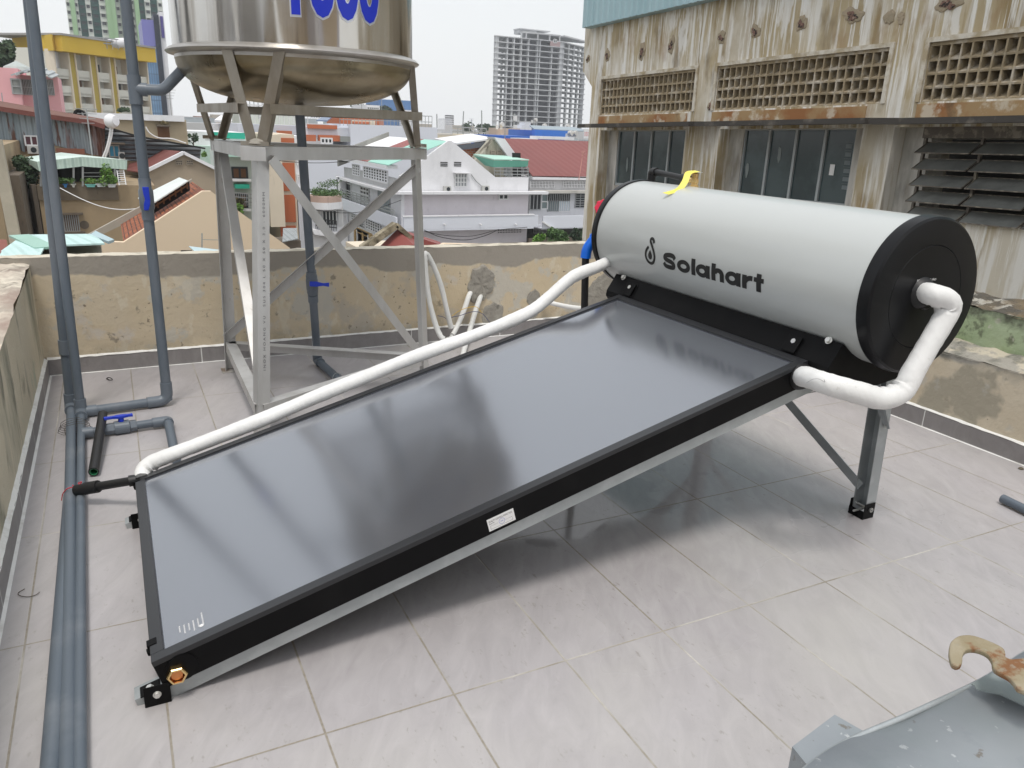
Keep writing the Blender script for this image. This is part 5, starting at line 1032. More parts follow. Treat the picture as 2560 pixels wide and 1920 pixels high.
t = thing('shed_roof', 'small flat pale blue metal roof sheet seen just over the back parapet by the wire rods', 'roof', PY(520, 630, Y - 1)); b = MB(); b.prism([PY(472, 617, Y - .6), PY(555, 627, Y - .9), PY(553, 633, Y - 1.2), PY(488, 631, Y - 1.2)], (0, 0, .02)); b.build('roof_sheet', pm('blue_sheet', (.5, .66, .72), .1, .5), t)
b = MB(); b.beam(PY(452, 628, Y - .5), PY(480, 628, Y - .5), .03, .05); b.build('edge_batten', M_dark, t)
# ------------------------------------------------------------------ turquoise sheet roof lower left
Yt = 14.; t = thing('sheet_roof', 'turquoise metal sheet roof with a patched hip below the left parapet', 'roof', PY(120, 610, Yt)); MT = pm('turquoise_sheet', (.52, .72, .70), .14, .55, sc=.8, wave=((1, .2, 0), .24, .02))
b = MB(); A = [PY(x, y, yy) for x, y, yy in ((60, 590, 17), (235, 588, 17), (262, 612, 15), (110, 618, 15))]; b.prism(A, (0, 0, .03)); b.build('rear_slope', MT, t)
b = MB(); A = [PY(x, y, yy) for x, y, yy in ((-30, 655, 14), (60, 590, 17), (112, 620, 15), (90, 665, 12.5), (20, 720, 11))]; b.prism(A, (0, 0, .03)); b.build('side_slope', MT, t)
b = MB(); b.beam(PY(48, 589, 16.8), PY(115, 620, 14.8), .35, .04); b.build('hip_flashing', pm('green_flashing', (.3, .5, .42), .2, .5), t)
b = MB(); A = [PY(x, y, yy) for x, y, yy in ((226, 592, 16.9), (240, 583, 16.9), (286, 605, 15.5), (272, 610, 15.2))]; b.prism(A, (0, 0, .05)); b.build('gutter_sheet', pm('grey_blue_sheet', (.38, .5, .54), .15, .5), t)
b = MB(); b.box(PY(-30, 640, 15).x, PY(250, 620, 15).x, 15, 16.5, GZ, PY(180, 640, 15).z); b.build('house_body', pm('old_render', (.4, .35, .28), .3), t)
t = thing('rusty_roof', 'dark rust-red roof corner at the far left edge above the left parapet', 'roof', PY(0, 620, 16)); b = MB(); b.prism([PY(-40, 603, 17), PY(17, 604, 17), PY(20, 618, 16), PY(0, 640, 14.5), PY(-40, 650, 14)], (0, 0, .04)); b.build('roof_sheet', pm('rust_red_sheet', (.22, .07, .05), .3), t)
# ------------------------------------------------------------------ brown weathered terrace house with plants
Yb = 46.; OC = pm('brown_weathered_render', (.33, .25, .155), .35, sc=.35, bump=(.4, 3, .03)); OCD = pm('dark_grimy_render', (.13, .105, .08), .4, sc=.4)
t = thing('terrace_house', 'brown weathered house with a plant terrace under a pale green sheet canopy', 'house', PY(220, 560, Yb)); r = RY(106, 463, 345, 640, Yb)
b = MB(); b.box(r[0], r[1] + 1, Yb, Yb + 9, GZ, r[3]); b.build('wall', OC, t)
b = MB(); b.box(r[0] - .02, r[1] - .8, Yb - .12, Yb + .1, r[3] - .75, r[3]); b.build('terrace_kerb', pm('black_stained_kerb', (.15, .12, .085), .5, sc=.6), t)
r2 = RY(150, 536, 197, 578, Yb); win(t, r2, Yb, 9, 1, M_steel, M_wood, .05, .4, 'barred_window'); b = MB(); b.box(r2[0] - .25, r2[1] + .25, Yb - .35, Yb - .01, r2[3], r2[3] + .09); b.build('window_hood', OCD, t); b = MB(); b.box(r2[0] - .25, r2[1] + .25, Yb - .3, Yb - .01, r2[2] - .12, r2[2]); b.build('window_sill', OCD, t)
b = MB(); c = PY(211, 562, Yb); b.lathe([(.22, 0), (.22, .03)], c, (0, -1, 0), 14); b.build('round_stain', OCD, t)
# side wall going back on the left
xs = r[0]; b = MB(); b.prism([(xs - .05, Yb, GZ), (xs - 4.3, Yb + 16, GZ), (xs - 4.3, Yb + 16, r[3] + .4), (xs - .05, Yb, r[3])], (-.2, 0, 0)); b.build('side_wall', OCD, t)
Mc = pm('pale_green_sheet', (.52, .66, .58), .2, .5, sc=.5, wave=((1, 0, 0), .35, .04)); b = MB()
P = [PY(x, y, yy) for x, y, yy in ((52, 394, Yb + 3), (153, 381, Yb + 5), (328, 401, Yb + 2), (92, 404, Yb - 1))]
b.poly(P[0], P[1], PY(205, 392, Yb), P[3]); b.poly(P[1], P[2], PY(205, 392, Yb)); cs = b.build('canopy_top', pm('canopy_top_sheet', (.6, .72, .66), .2, .5, sc=.5), t)
b = MB(); b.add([PY(92, 404, Yb - 1), PY(205, 392, Yb - .2), PY(318, 401, Yb - .2), PY(317, 424, Yb - .2), PY(205, 416, Yb - .2), PY(98, 428, Yb - 1)], [(0, 1, 4, 5), (1, 2, 3, 4)]); b.add([PY(52, 394, Yb + 2.5), PY(92, 404, Yb - 1), PY(98, 428, Yb - 1), PY(84, 412, Yb + 1)], [(0, 1, 2, 3)]); b.build('canopy_valance', Mc, t, recalc=False)
b = MB()
for x in (102, 184, 207, 287, 262): b.beam(PY(x, 466, Yb - .1), PY(x, 418, Yb - .1), .09, .09, up=(1, 0, 0)); b.build('terrace_post', M_steel, t); b = MB()
for y in (432, 441, 450): b.beam(PY(210, y, Yb), PY(290, y, Yb), .03, .03)
b.build('terrace_frame', M_steel, t)
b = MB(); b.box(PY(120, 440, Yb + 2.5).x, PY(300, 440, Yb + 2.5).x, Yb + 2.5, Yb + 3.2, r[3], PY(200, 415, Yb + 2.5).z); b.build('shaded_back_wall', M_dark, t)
for i, (x, y, w_, h_, cm, l) in enumerate(((227, 463, 24, 7, (.2, .55, .5), 'turquoise planter on the brown terrace kerb, below the canopy post'), (253, 462, 24, 8, (.6, .65, .65), 'white planter left of the green bush on the brown terrace'), (279, 463, 22, 8, (.6, .62, .62), 'white planter right below the green bush on the brown terrace'), (164, 463, 10, 9, (.05, .25, .6), 'bright blue flower pot on the brown terrace kerb'), (184, 463, 10, 8, (.6, .6, .55), 'small pale flower pot right of the blue pot on the terrace'))):
    rr = RY(x - w_ / 2, y - h_ / 2, x + w_ / 2, y + h_ / 2, Yb - .05); pt = thing('planter' if w_ > 12 else 'flower_pot', l, 'planter' if w_ > 12 else 'pot', (rr[0], Yb, rr[2])); b = MB(); b.prism([(rr[0], Yb - .4, rr[3]), (rr[1], Yb - .4, rr[3]), (rr[1] - .05, Yb - .4, rr[2]), (rr[0] + .05, Yb - .4, rr[2])], (0, .35, 0)); b.box(rr[0] - .03, rr[1] + .03, Yb - .43, Yb - .02, rr[3] - .04, rr[3]); b.build('pot_body', mat('pot_%d' % i, cm, (), .5), pt)
tree('potted_bush', 'bright green feathery bush growing on the terrace under the pale green canopy', 270, 437, Yb - .2, 22, 24, 900, .07, M_leafy, 'bush', lobes=9, base=r[3])
tree('potted_bush', 'low green foliage in a row of pots left on the brown terrace', 158, 453, Yb - .2, 26, 8, 600, .07, M_leaf, 'bush', trunk=False, lobes=8)
tree('potted_bush', 'thin low grassy plants behind the planters on the brown terrace', 232, 454, Yb - .1, 24, 7, 350, .05, M_leafy, 'bush', trunk=False, lobes=8)
tree('shade_tree', 'dark green tree hanging over the corner of the plant terrace', 72, 430, Yb + 1, 28, 36, 1500, .11, M_leafd, lobes=10, base=PY(72, 500, Yb).z)
t = thing('ladder', 'pale metal ladder leaning at the right end of the plant terrace', 'ladder', PY(303, 462, Yb)); b = MB(); a_, c_, d_, e_ = PY(298, 463, Yb - .4), PY(292, 425, Yb - .1), PY(315, 462, Yb - .4), PY(309, 425, Yb - .1)
b.beam(a_, c_, .05, .05, up=(1, 0, 0)); b.beam(d_, e_, .05, .05, up=(1, 0, 0))
for k in range(7): b.beam(a_.lerp(c_, (k + .5) / 7), d_.lerp(e_, (k + .5) / 7), .04, .04)
b.build('ladder_frame', M_wfr, t)
# corrugated clad house behind
Yc = 54.; t = thing('corrugated_house', 'long shabby house clad in rusty and grey corrugated sheets under a sloping dark red eave', 'house', PY(150, 350, Yc)); 
MR = mat('rusty_corrugated', (.24, .29, .32), [((.34, .39, .42), .9, (1, 1, .1), .42, .56, .9), ((.22, .055, .02), .42, (1, 1, .12), .52, .57, .95), ((.12, .045, .025), 1.6, (1, 1, .1), .56, .60, .95), ((.4, .38, .34), 2.3, (1, 1, .2), .62, .68, .7)], .6, metal=.2, wave=((1, 0, 0), .3, .05))
b = MB(); tp_ = [PY(-60, 270, Yc), PY(0, 276, Yc), PY(60, 284, Yc), PY(120, 294, Yc), PY(180, 302, Yc), PY(240, 312, Yc)]; bt = [PY(-60, 370, Yc), PY(45, 372, Yc), PY(60, 380, Yc), PY(125, 360, Yc), PY(225, 385, Yc), PY(262, 392, Yc)]
tp_ = [PY(-60, 262, Yc), PY(10, 275, Yc), PY(95, 289, Yc), PY(150, 297, Yc), PY(225, 307, Yc), PY(262, 319, Yc)]
for k in range(5): b.poly(bt[k], bt[k + 1], tp_[k + 1], tp_[k])
b.build('corrugated_cladding', MR, t, recalc=False)
b = MB(); b.box(bt[0].x, bt[-1].x, Yc + .05, Yc + 10, GZ, PY(60, 320, Yc).z); b.build('wall', OC, t)
b = MB(); b.prism([tp_[0], tp_[5], tp_[5] + Vector((.4, 10, .3)), tp_[0] + Vector((0, 10, .3))], (0, 0, .08)); b.build('roof', pm('rust_brown_roof', (.16, .07, .05), .3), t)
b = MB()
for k in range(5): b.beam(tp_[k] + Vector((0, -.35, .04)), tp_[k + 1] + Vector((0, -.35, .04)), .7, .26)
b.build('eave', pm('oxblood_eave', (.15, .05, .04), .35), t)
MS = mat('slate_corrugated', (.15, .17, .19), [((.24, .26, .28), .7, (1, 1, 1), .5, .62, .7)], .5, metal=.2, wave=((0, 0, 1), .26, .1))
b = MB(); b.add([PY(258, 317, Yc + .2), PY(340, 341, Yc + .2), PY(420, 357, Yc + .2), PY(503, 369, Yc + .2), PY(500, 395, Yc + .2), PY(330, 402, Yc + .2), PY(256, 395, Yc + .2)], [tuple(range(7))]); b.build('slate_cladding', MS, t, recalc=False)
b = MB(); b.beam(PY(236, 309, Yc - .2), PY(345, 341, Yc - .2), .6, .1); b.beam(PY(345, 341, Yc - .2), PY(512, 371, Yc - .2), .6, .1); b.build('slate_eave', M_dark, t)
b = MB(); b.box(PY(256, 400, Yc + .3).x, PY(500, 400, Yc + .3).x, Yc + .3, Yc + 8, GZ, PY(400, 372, Yc).z); b.build('side_wall', OC, t)
win(t, RY(63, 340, 94, 363, Yc), Yc, 2, 1, M_wfr, pm('maroon_curtain', (.12, .05, .06), .3), .08, .3); win(t, RY(273, 364, 298, 392, Yc), Yc + .15, 2, 1, M_steel, mat('bright_blue_shutter', (.05, .3, .5), (), .6), .08, .3, 'blue_window')
b = MB(); rr = RY(268, 356, 312, 360, Yc); b.box(rr[0], rr[1], Yc - .6, Yc + .19, rr[2], rr[3]); b.build('window_hood', OCD, t)
acunit(t, 83, 374, Yc, 27, 19); acunit(t, 304, 389, Yc, 16, 19)
b = MB(); rr = RY(142, 371, 212, 385, Yc); b.box(rr[0], rr[1], Yc - .5, Yc - .05, rr[2], rr[3]); b.build('lower_awning', pm('rust_awning', (.2, .08, .05), .3), t)
t = thing('water_globe', 'white ball-shaped water container on thin white poles above the corrugated house', 'water container', PY(272, 390, 52.)); b = MB(); c = PY(278, 303, 52.); b.lathe([(.0001, -.34), (.2, -.32), (.36, -.2), (.42, 0), (.36, .2), (.2, .32), (.0001, .34)], c, (.75, -.65, .1), 20); b.lathe([(.25, .3), (.28, .34), (.0001, .36)], c, (.75, -.65, .1), 16); b.build('globe', WHT, t, smooth=50)
b = MB(); b.tube(catmull([PY(277, 308, 52.), PY(274, 340, 52.), PY(266, 372, 52.), PY(257, 394, 52.)], 5), .06, 8); b.tube(catmull([PY(282, 310, 52.), PY(279, 340, 52.), PY(270, 375, 52.), PY(263, 394, 52.)], 5), .05, 8); b.build('pole', M_wfr, t)
t = thing('white_cable', 'slack white cable trailing along the eave of the slate-grey shed', 'cable', PY(400, 345, 53.)); b = MB(); b.tube(catmull([PY(364, 317, 53.), PY(375, 333, 53.), PY(398, 345, 53.), PY(430, 347, 53.), PY(465, 358, 53.)], 6), .045, 6); b.build('cable_run', M_wfr, t)
t = thing('old_gate_post', 'dirty cream concrete pillar at the far left beside the shaded alley', 'pillar', PY(25, 560, 40)); b = MB(); b.obox(PY(60, 640, 40) + Vector((-.3, 0, -5)), PY(-5, 350, 40) - PY(62, 640, 40) + Z * 5, (.45, 0, 0), (0, .5, 0)); b.build('shaft', pm('streaky_cream', (.42, .38, .3), .45, sc=.6), t)
b = MB(); b.box(PY(-80, 500, 41).x, PY(2, 500, 41).x, 41, 60, GZ, PY(0, 372, 41).z); b.build('side_block', OC, t)
b = MB(); b.box(PY(0, 500, 43).x, PY(55, 500, 43).x, 43.5, 60, GZ, PY(0, 440, 43).z); b.build('alley_wall', OCD, t)
# tan gable with two vents, maroon roof
Yv = 50.; ap = PY(459, 385, Yv); e1 = PY(368, 430, Yv); e2 = PY(540, 425, Yv); t = thing('gabled_house', 'grey-brown gable end with two small vent openings and a white edge cap', 'house', (ap.x, Yv, GZ))
b = MB(); b.prism([(e1.x, Yv, GZ), (e2.x, Yv, GZ), e2, ap, e1], (0, 8, 0)); b.build('wall', pm('grey_brown_render', (.36, .295, .22), .25, sc=.5), t)
b = MB(); b.beam(e1 + Z * .08, ap + Z * .08, .5, .18); b.beam(ap + Z * .08, e2 + Z * .08, .5, .18); b.build('gable_cap', WHT, t)
b = MB(); b.prism([PY(318, 428, Yv + 2), PY(368, 434, Yv), PY(450, 380, Yv + .5), PY(378, 374, Yv + 7), PY(330, 385, Yv + 8)], (0, 0, .06)); b.build('roof', pm('maroon_sheet', (.17, .055, .045), .2), t)
for x in (447, 474):
    rr = RY(x - 7, 401, x + 8, 412, Yv); win(t, rr, Yv, 3, 2, pm('vent_bar', (.33, .28, .22), .1) if x == 447 else bpy.data.materials['vent_bar'], M_dark, .045, .3, 'vent')
b = MB(); rr = RY(408, 377, 425, 382, Yv + 5); b.box(rr[0], rr[1], Yv + 4, Yv + 5, rr[2], rr[3]); b.build('skylight', WHT, t)
# beige flat-topped building
Yg = 78.; t = thing('flat_roof_building', 'beige flat-topped building with a white rim and one brown shuttered window', 'building', PY(330, 340, Yg)); b = MB(); A = [PY(200, 292, Yg), PY(465, 300, Yg)]
b.prism([(A[0].x, Yg, GZ), (A[1].x, Yg, GZ), A[1], A[0]], (0, 9, 0)); b.build('wall', pm('beige_render', (.47, .38, .26), .2, sc=.2), t); b = MB(); b.beam(PY(205, 288, Yg - .2), PY(460, 297, Yg - .2), .8, .5); b.build('roof_rim', WHT, t)
win(t, RY(396, 317, 422, 346, Yg), Yg, 2, 1, M_wood, M_wood, .12, .3, 'shuttered_window'); b = MB(); rr = RY(390, 312, 424, 316, Yg); b.box(rr[0], rr[1], Yg - .7, Yg - .02, rr[2], rr[3]); b.build('window_hood', OCD, t)
b = MB(); c = PY(204, 291, Yg - .4); b.lathe([(.55, 0), (.6, .3), (.5, .3), (.45, 0)], c, (-.6, -.8, 0), 16); b.build('duct_mouth', M_dark, t); b = MB(); b.tube([PY(207, 284, Yg), PY(222, 298, Yg)], .35, 10); b.build('vent_duct', M_conc, t)
tree('rooftop_shrub', 'scrubby green shrub growing on the white rim of the beige building', 307, 274, Yg, 16, 7, 350, .12, M_leafd, 'shrub', trunk=False, base=PY(307, 285, Yg).z)
tree('rooftop_shrub', 'dry grass tuft over the brown shuttered window', 409, 306, Yg - .5, 9, 7, 200, .1, pm('dry_grass', (.3, .24, .12), .2), 'shrub', trunk=False, base=PY(409, 312, Yg).z)
# pink building
Yp = 90.; PNK = pm('pink_render', (.72, .38, .40), .1, sc=.1); t = thing('pink_house', 'pink house with barred balcony windows and a curved grey canopy', 'house', PY(75, 290, Yp)); xa, xb = PY(-60, 250, Yp).x, PY(58, 240, Yp).x; xc = PY(150, 240, Yp + 0).x
b = MB(); b.box(xa, xb, Yp - 1.5, Yp + 8, GZ, PY(30, 172, Yp).z); b.box(xb, xc, Yp, Yp + 8, GZ, PY(100, 190, Yp).z); b.build('wall', PNK, t)
win(t, RY(30, 198, 53, 234, Yp - 1.5), Yp - 1.5, 1, 2, M_steel, pm('grey_blind', (.25, .26, .25), .1), .12, .3, 'blind_window')
for x0_, x1_ in ((57, 88), (105, 134)): win(t, RY(x0_, 200, x1_, 237, Yp), Yp, 8, 2, M_steel, pm('dim_balcony', (.12, .12, .11), .2) if x0_ == 57 else bpy.data.materials['dim_balcony'], .07, .4, 'barred_window')
b = MB(); n = 10; P = [PY(28 + 102 * k / n, 190 - 14 * math.sin(math.pi * k / n) + 4 * k / n, Yp - 3) for k in range(n + 1)]
for p, q in zip(P, P[1:]): b.poly(p, q, q + Vector((.5, 3, .4)), p + Vector((.5, 3, .4)))
o_ = b.build('curved_canopy', pm('grey_canopy', (.4, .43, .44), .15), t); s_ = o_.modifiers.new('s', 'SOLIDIFY'); s_.thickness = .12
b = MB(); c = PY(44, 177, Yp + 2); b.lathe([(1.3, 0), (1.1, .35), (.001, .9)], c, Z, 12); b.build('glass_dome', pm('dome_glass', (.4, .44, .42), .2, .3), t)
tree('street_tree', 'dark tree behind the pink house at the left edge of the view', 8, 140, Yp + 12, 28, 36, 900, .35, M_leafd, lobes=9, base=PY(8, 260, Yp + 12).z)
b = MB(); b.beam(PY(10, 280, Yp - 3), PY(4, 232, Yp - 3), .08, .08, up=(1, 0, 0)); t = thing('antenna_mast', 'thin antenna mast at the left edge in front of the pink wall', 'mast', PY(10, 280, Yp - 3)); b.build('mast_pole', M_steel, t)
# yellow apartment block; facade runs back towards the right
Yy = 150.; YEL = pm('yellow_paint', (.62, .42, .045), .1, sc=.05); YD = pm('olive_yellow_strip', (.45, .34, .07), .12, sc=.05); CR = pm('cream_balcony', (.66, .65, .58), .15, sc=.1)
t = thing('yellow_apartment_block', 'yellow and cream apartment block with recessed balconies between olive strips', 'building', PY(250, 280, Yy)); kk = 1.0
W0 = PY(138, 145, Yy); W1 = PY(366, 170, Yy + 14)
def yf(u, z, d=0):
    p = W0.lerp(W1, u); dr = flat(W1 - W0).normalized(); n_ = Vector((-dr.y, dr.x, 0)); return Vector((p.x, p.y, z)) + n_ * d
def yz(x, y): # u,z from pixels on the yellow facade
    d = ray(x, y); dr = flat(W1 - W0).normalized(); n_ = Vector((-dr.y, dr.x, 0)); q = CAM + d * ((W0 - CAM).dot(n_) / d.dot(n_)); return (q - W0).dot(dr) / flat(W1 - W0).length, q.z
def ybox(mb, u0, u1, z0, z1, d0, d1): o = yf(u0, z0, d0); mb.obox(o, yf(u1, z0, d0) - o, yf(u0, z0, d1) - o, (0, 0, z1 - z0))
zt_ = yz(250, 142)[1]; b = MB(); ybox(b, -.01, 1.0, GZ, zt_ + .5, 1.3, 14); b.build('inner_wall', CR, t)
bays = [(yz(138, 200)[0], yz(174, 200)[0]), (yz(190, 200)[0], yz(225, 200)[0]), (yz(241, 200)[0], yz(274, 200)[0]), (yz(287, 200)[0], yz(322, 200)[0]), (yz(338, 200)[0], yz(366, 200)[0])]
for (a, c), (a2, c2) in zip(bays, bays[1:]): b = MB(); ybox(b, c, a2, GZ, zt_ + .3, -.3, 1.3); b.build('olive_strip', YD, t)
CPI = pm('cream_pilaster', (.7, .62, .5), .1)
for a in [q for p in bays for q in p]: b = MB(); ybox(b, a - .006, a + .006, GZ, zt_ + .3, -.5, 1.3); b.build('pilaster', CPI, t)
fh = (yz(157, 178)[1] - yz(160, 262)[1]) / 2; sill0 = yz(157, 172)[1]
for i, (a, c) in enumerate(bays):
    for k in range(6):
        z = sill0 - fh * k; b = MB(); ybox(b, a, c, z - 1.0, z, -.2, .0); ybox(b, a, c, z - 1.5, z - 1.15, -.1, 1.3); ybox(b, a, c, z - 1.12, z - 1.03, -.25, .0); bl = b.build('balcony', CR, t)
        w_ = MB(); m_u = (a + c) / 2 + (-.01 if (i + k) % 2 else .01); sz = .42 * (c - a); ybox(w_, m_u - sz * .6, m_u + sz * .5, z - .9, z + 1.3, 1.2, 1.28); w_.build('balcony_door', [M_wood, M_wd, pm('grey_shutter', (.35, .36, .34), .1) if 'grey_shutter' not in bpy.data.materials else bpy.data.materials['grey_shutter']][(i * 2 + k) % 3], bl)
b = MB(); c0_, c1_ = yz(100, 125), yz(366, 155); ybox(b, -.02, 1.01, zt_, zt_ + 2.3, -2.2, 3); b.build('yellow_fascia', YEL, t)
b = MB(); ybox(b, -.03, 1.01, zt_ + 2.3, zt_ + 2.6, -2.4, 14); b.build('roof_slab', M_conc, t)
# left return of the yellow block
Wl = PY(35, 130, Yy + 12); b = MB(); b.prism([flat(W0) + Z * zt_ + Vector((0, -2, 0)), flat(Wl) + Z * zt_, flat(Wl) + Z * (zt_ + 2.3), flat(W0) + Z * (zt_ + 2.3) + Vector((0, -2, 0))], (.5, 3, 0)); b.build('side_fascia', YEL, t)
b = MB(); b.prism([flat(W0) + Z * GZ, flat(Wl) + Z * GZ, flat(Wl) + Z * zt_, flat(W0) + Z * zt_], (.5, 3, 0)); b.build('side_wall', WHT, t)
def lw(x0, y0, x1, y1, nm, m):
    pl = Yy + 3; p, q = PY(x0, y0, pl), PY(x1, y1, pl)
    b = MB(); b.box(p.x, q.x, pl - 2.2, pl - 2.0, q.z, p.z); b.build(nm, m, t)
# blue glass tower
Yt2 = 250.; t = thing('glass_office_tower', 'slim blue glass office tower with a dark ribbed edge and purple sign panels', 'tower', PY(390, 285, Yt2)); a, c, e = PY(352, 48, Yt2), PY(393, 35, Yt2 + 6), PY(421, 24, Yt2)
BG = mat('blue_glass', (.10, .21, .38), [((.17, .30, .47), .02, (1, 1, 1), .45, .6)], .2, wave=((0, 0, 1), 3.6, .05)); zt2 = a.z
xm = PY(393, 150, Yt2).x; xr2 = PY(407, 150, Yt2).x; xl = PY(363, 150, Yt2).x; xe = PY(420, 150, Yt2).x
b = MB(); b.box(xl, xm, Yt2 - .3, Yt2 + 20, zt2 - 6.6, zt2); b.build('purple_panel', mat('violet_sign', (.17, .17, .45), (), .4), t)
b = MB()
for k in range(5): x = xm + (xr2 - xm) * (k + .1) / 5; b.box(x, x + (xr2 - xm) / 9, Yt2 - 1, Yt2 + 20, GZ, zt2 + 1.5)
b.box(xm, xr2, Yt2, Yt2 + 20, GZ, zt2 + 1.4); b.build('ribbed_edge', mat('navy_rib', (.035, .045, .07), (), .5), t)
b = MB(); b.box(xr2, xe, Yt2 + .2, Yt2 + 20, GZ, zt2 + 2.3); b.build('white_edge', WHT, t); b = MB(); b.box(xr2 + .3, xe - .3, Yt2 - .1, Yt2 + .3, zt2 - 4.2, zt2 + 1.2); b.build('sign_panel', mat('deep_violet_sign', (.07, .05, .25), (), .4), t)
b = MB(); b.box(xl, xm, Yt2, Yt2 + 20, GZ, zt2 - 6.8); b.cur = 1
for k in range(24): z = zt2 - 7 - k * 3.4; b.box(xl, xm, Yt2 - .06, Yt2, z, z + .18)
for k in range(1, 5): x = xl + (xm - xl) * k / 5; b.box(x, x + .15, Yt2 - .06, Yt2, GZ, zt2 - 6.8)
b.build('glass_facade', [BG, mat('blue_mullion', (.08, .15, .25), (), .5)], t)
# green high-rise
Yh = 420.; t = thing('green_high_rise', 'tall pale green residential high-rise with dark teal bays and many small windows', 'tower', PY(300, 125, Yh)); G1, G2, G3 = pm('pale_green_paint', (.30, .46, .26), .1, sc=.02), pm('teal_paint', (.03, .13, .11), .15, sc=.02), pm('off_white_paint', (.58, .60, .56), .1, sc=.02)
cols = [(170, 180, 'w', 0), (180, 192, 'g', -2), (192, 200, 'w', 0), (200, 218, 't', 5), (218, 231, 'w', 2), (231, 252, 't', 6), (252, 268, 'w', 1), (268, 282, 'g', -2), (282, 292, 'g', -2.5), (292, 304, 'w', 0), (304, 325, 'g', -2), (325, 340, 'w', 2), (340, 351, 'g', -1), (351, 366, 't', 5), (366, 380, 'w', 2), (380, 398, 't', 6), (398, 410, 'w', 1)]
for x0_, x1_, k, dp in cols:
    xa, xb = PY(x0_, 50, Yh).x, PY(x1_, 50, Yh).x; b = MB(); b.box(xa, xb, Yh + dp, Yh + 25, GZ, 110); o = b.build('facade_bay', {'w': G3, 'g': G1, 't': G2}[k], t)
    if k == 'g': continue
    M_tg = M_wd if k != 't' else bpy.data.materials.get('teal_glass') or mat('teal_glass', (.02, .05, .05), (), .3); w2 = (xb - xa); zb0 = PY(300, 122, Yh).z - 10; me_ = None
    for fl in range(11):
        z = zb0 + fl * 3.25
        if me_ is None: g_ = MB(); g_.box(xa + w2 * .2, xa + w2 * .8, Yh + dp - .25, Yh + dp, z, z + 1.7); o1 = g_.build('window', M_tg, o); me_ = o1
        else: o2 = me_.copy(); COL.objects.link(o2); o2.parent = o; o2.location = (0, 0, 3.25 * fl)
        if fl == 0: g_ = MB(); g_.box(xa, xb, Yh + dp - .8, Yh + dp, z - 2, z - 1.5); l1 = g_.build('ledge', G3 if k == 'w' else G2, o)
        else: o2 = l1.copy(); COL.objects.link(o2); o2.parent = o; o2.location = (0, 0, 3.25 * fl)
t = thing('rooftop_tanks', 'small white rooftop water cylinders and rails on the yellow block', 'water tanks', PY(300, 125, Yy + 4)); zz = zt_ + 2.6
for x, y in ((285, 110), (303, 108)):
    c = PY(x, y, Yy + 6); b = MB(); b.lathe([(.75, 0), (.75, 1.6)], c + Vector((-.8, 0, 0)), (1, .2, .1), 14); b.build('cylinder', WHT, t)
railing(t, [PY(225, 118, Yy + 3), PY(310, 126, Yy + 6)], 1.6, 6, r=.1)
# ------------------------------------------------------------------ mint house strip
Ym = 62.; t = thing('mint_house', 'narrow mint green house with brown shutters seen behind the stand leg', 'house', PY(600, 480, Ym)); r = RY(562, 385, 632, 560, Ym)
b = MB(); b.box(r[0], r[1], Ym, Ym + 8, GZ, r[3]); b.build('wall', pm('mint_white', (.62, .70, .66), .1), t)
for y0, y1 in ((419, 446), (486, 520)):
    r2 = RY(581, y0, 617, y1, Ym); b = MB(); b.box(r2[0] - .15, r2[1] + .15, Ym - .9, Ym - .02, r2[2] - .16, r2[2]); b.build('balcony_slab', WHT, t); win(t, r2, Ym, 2, 1, M_wd, M_wood, .14, .4, 'shutters')
b = MB(); r2 = RY(584, 459, 619, 469, Ym); b.box(r2[0], r2[1], Ym - .9, Ym - .02, r2[2], r2[3]); b.build('green_band', mat('emerald_paint', (.02, .38, .26), (), .6), t)
b = MB(); r2 = RY(560, 384, 634, 391, Ym); b.box(r2[0], r2[1], Ym - 1.2, Ym + 8, r2[2], r2[3]); b.build('roof_slab', pm('green_tint_slab', (.4, .6, .52), .1), t)
railing(t, [PY(584, 512, Ym - .95), PY(632, 516, Ym - .95)], .9, 10, bars=3, r=.04)
tree('balcony_plant', 'trailing red-green plants on the balcony of the mint green house', 602, 505, Ym - 1, 19, 12, 500, .1, pm('red_green_leaf', (.09, .08, .03), .4, sc=3), 'plant', trunk=False, base=PY(602, 515, Ym).z)
tree('balcony_plant', 'yellow-green palm-like plant below the balcony of the mint green house', 598, 528, Ym - 2, 14, 14, 300, .2, M_leafy, 'plant', trunk=False, base=PY(602, 545, Ym).z)
# green banded low roof between
Yn = 84.; t = thing('mint_block', 'low white block with an emerald green band left of the water tank stand', 'building', PY(500, 370, Yn)); r = RY(465, 366, 640, 420, Yn); b = MB(); b.box(r[0], r[1], Yn, Yn + 12, GZ, r[3]); b.build('wall', GRN, t)
b = MB(); r2 = RY(470, 330, 612, 344, Yn + 2); b.box(r2[0], r2[1], Yn + 2, Yn + 12, GZ, r2[3]); b.build('upper_wall', WHT, t); b = MB(); b.box(r2[0] + 2, r2[1], Yn + 1.9, Yn + 2, r2[3] - .6, r2[3]); b.build('green_band', mat('emerald_band', (.02, .40, .28), (), .6), t)
tree('rooftop_shrub', 'wispy grey-green shrub on the flat roof left of the stand', 482, 345, Yn, 13, 13, 260, .13, M_leafd, 'shrub', base=PY(482, 366, Yn).z)
tree('rooftop_shrub', 'yellowish shrub patch beside the slate-grey shed', 513, 385, Yn - 6, 9, 7, 220, .1, M_leafy, 'shrub', trunk=False)
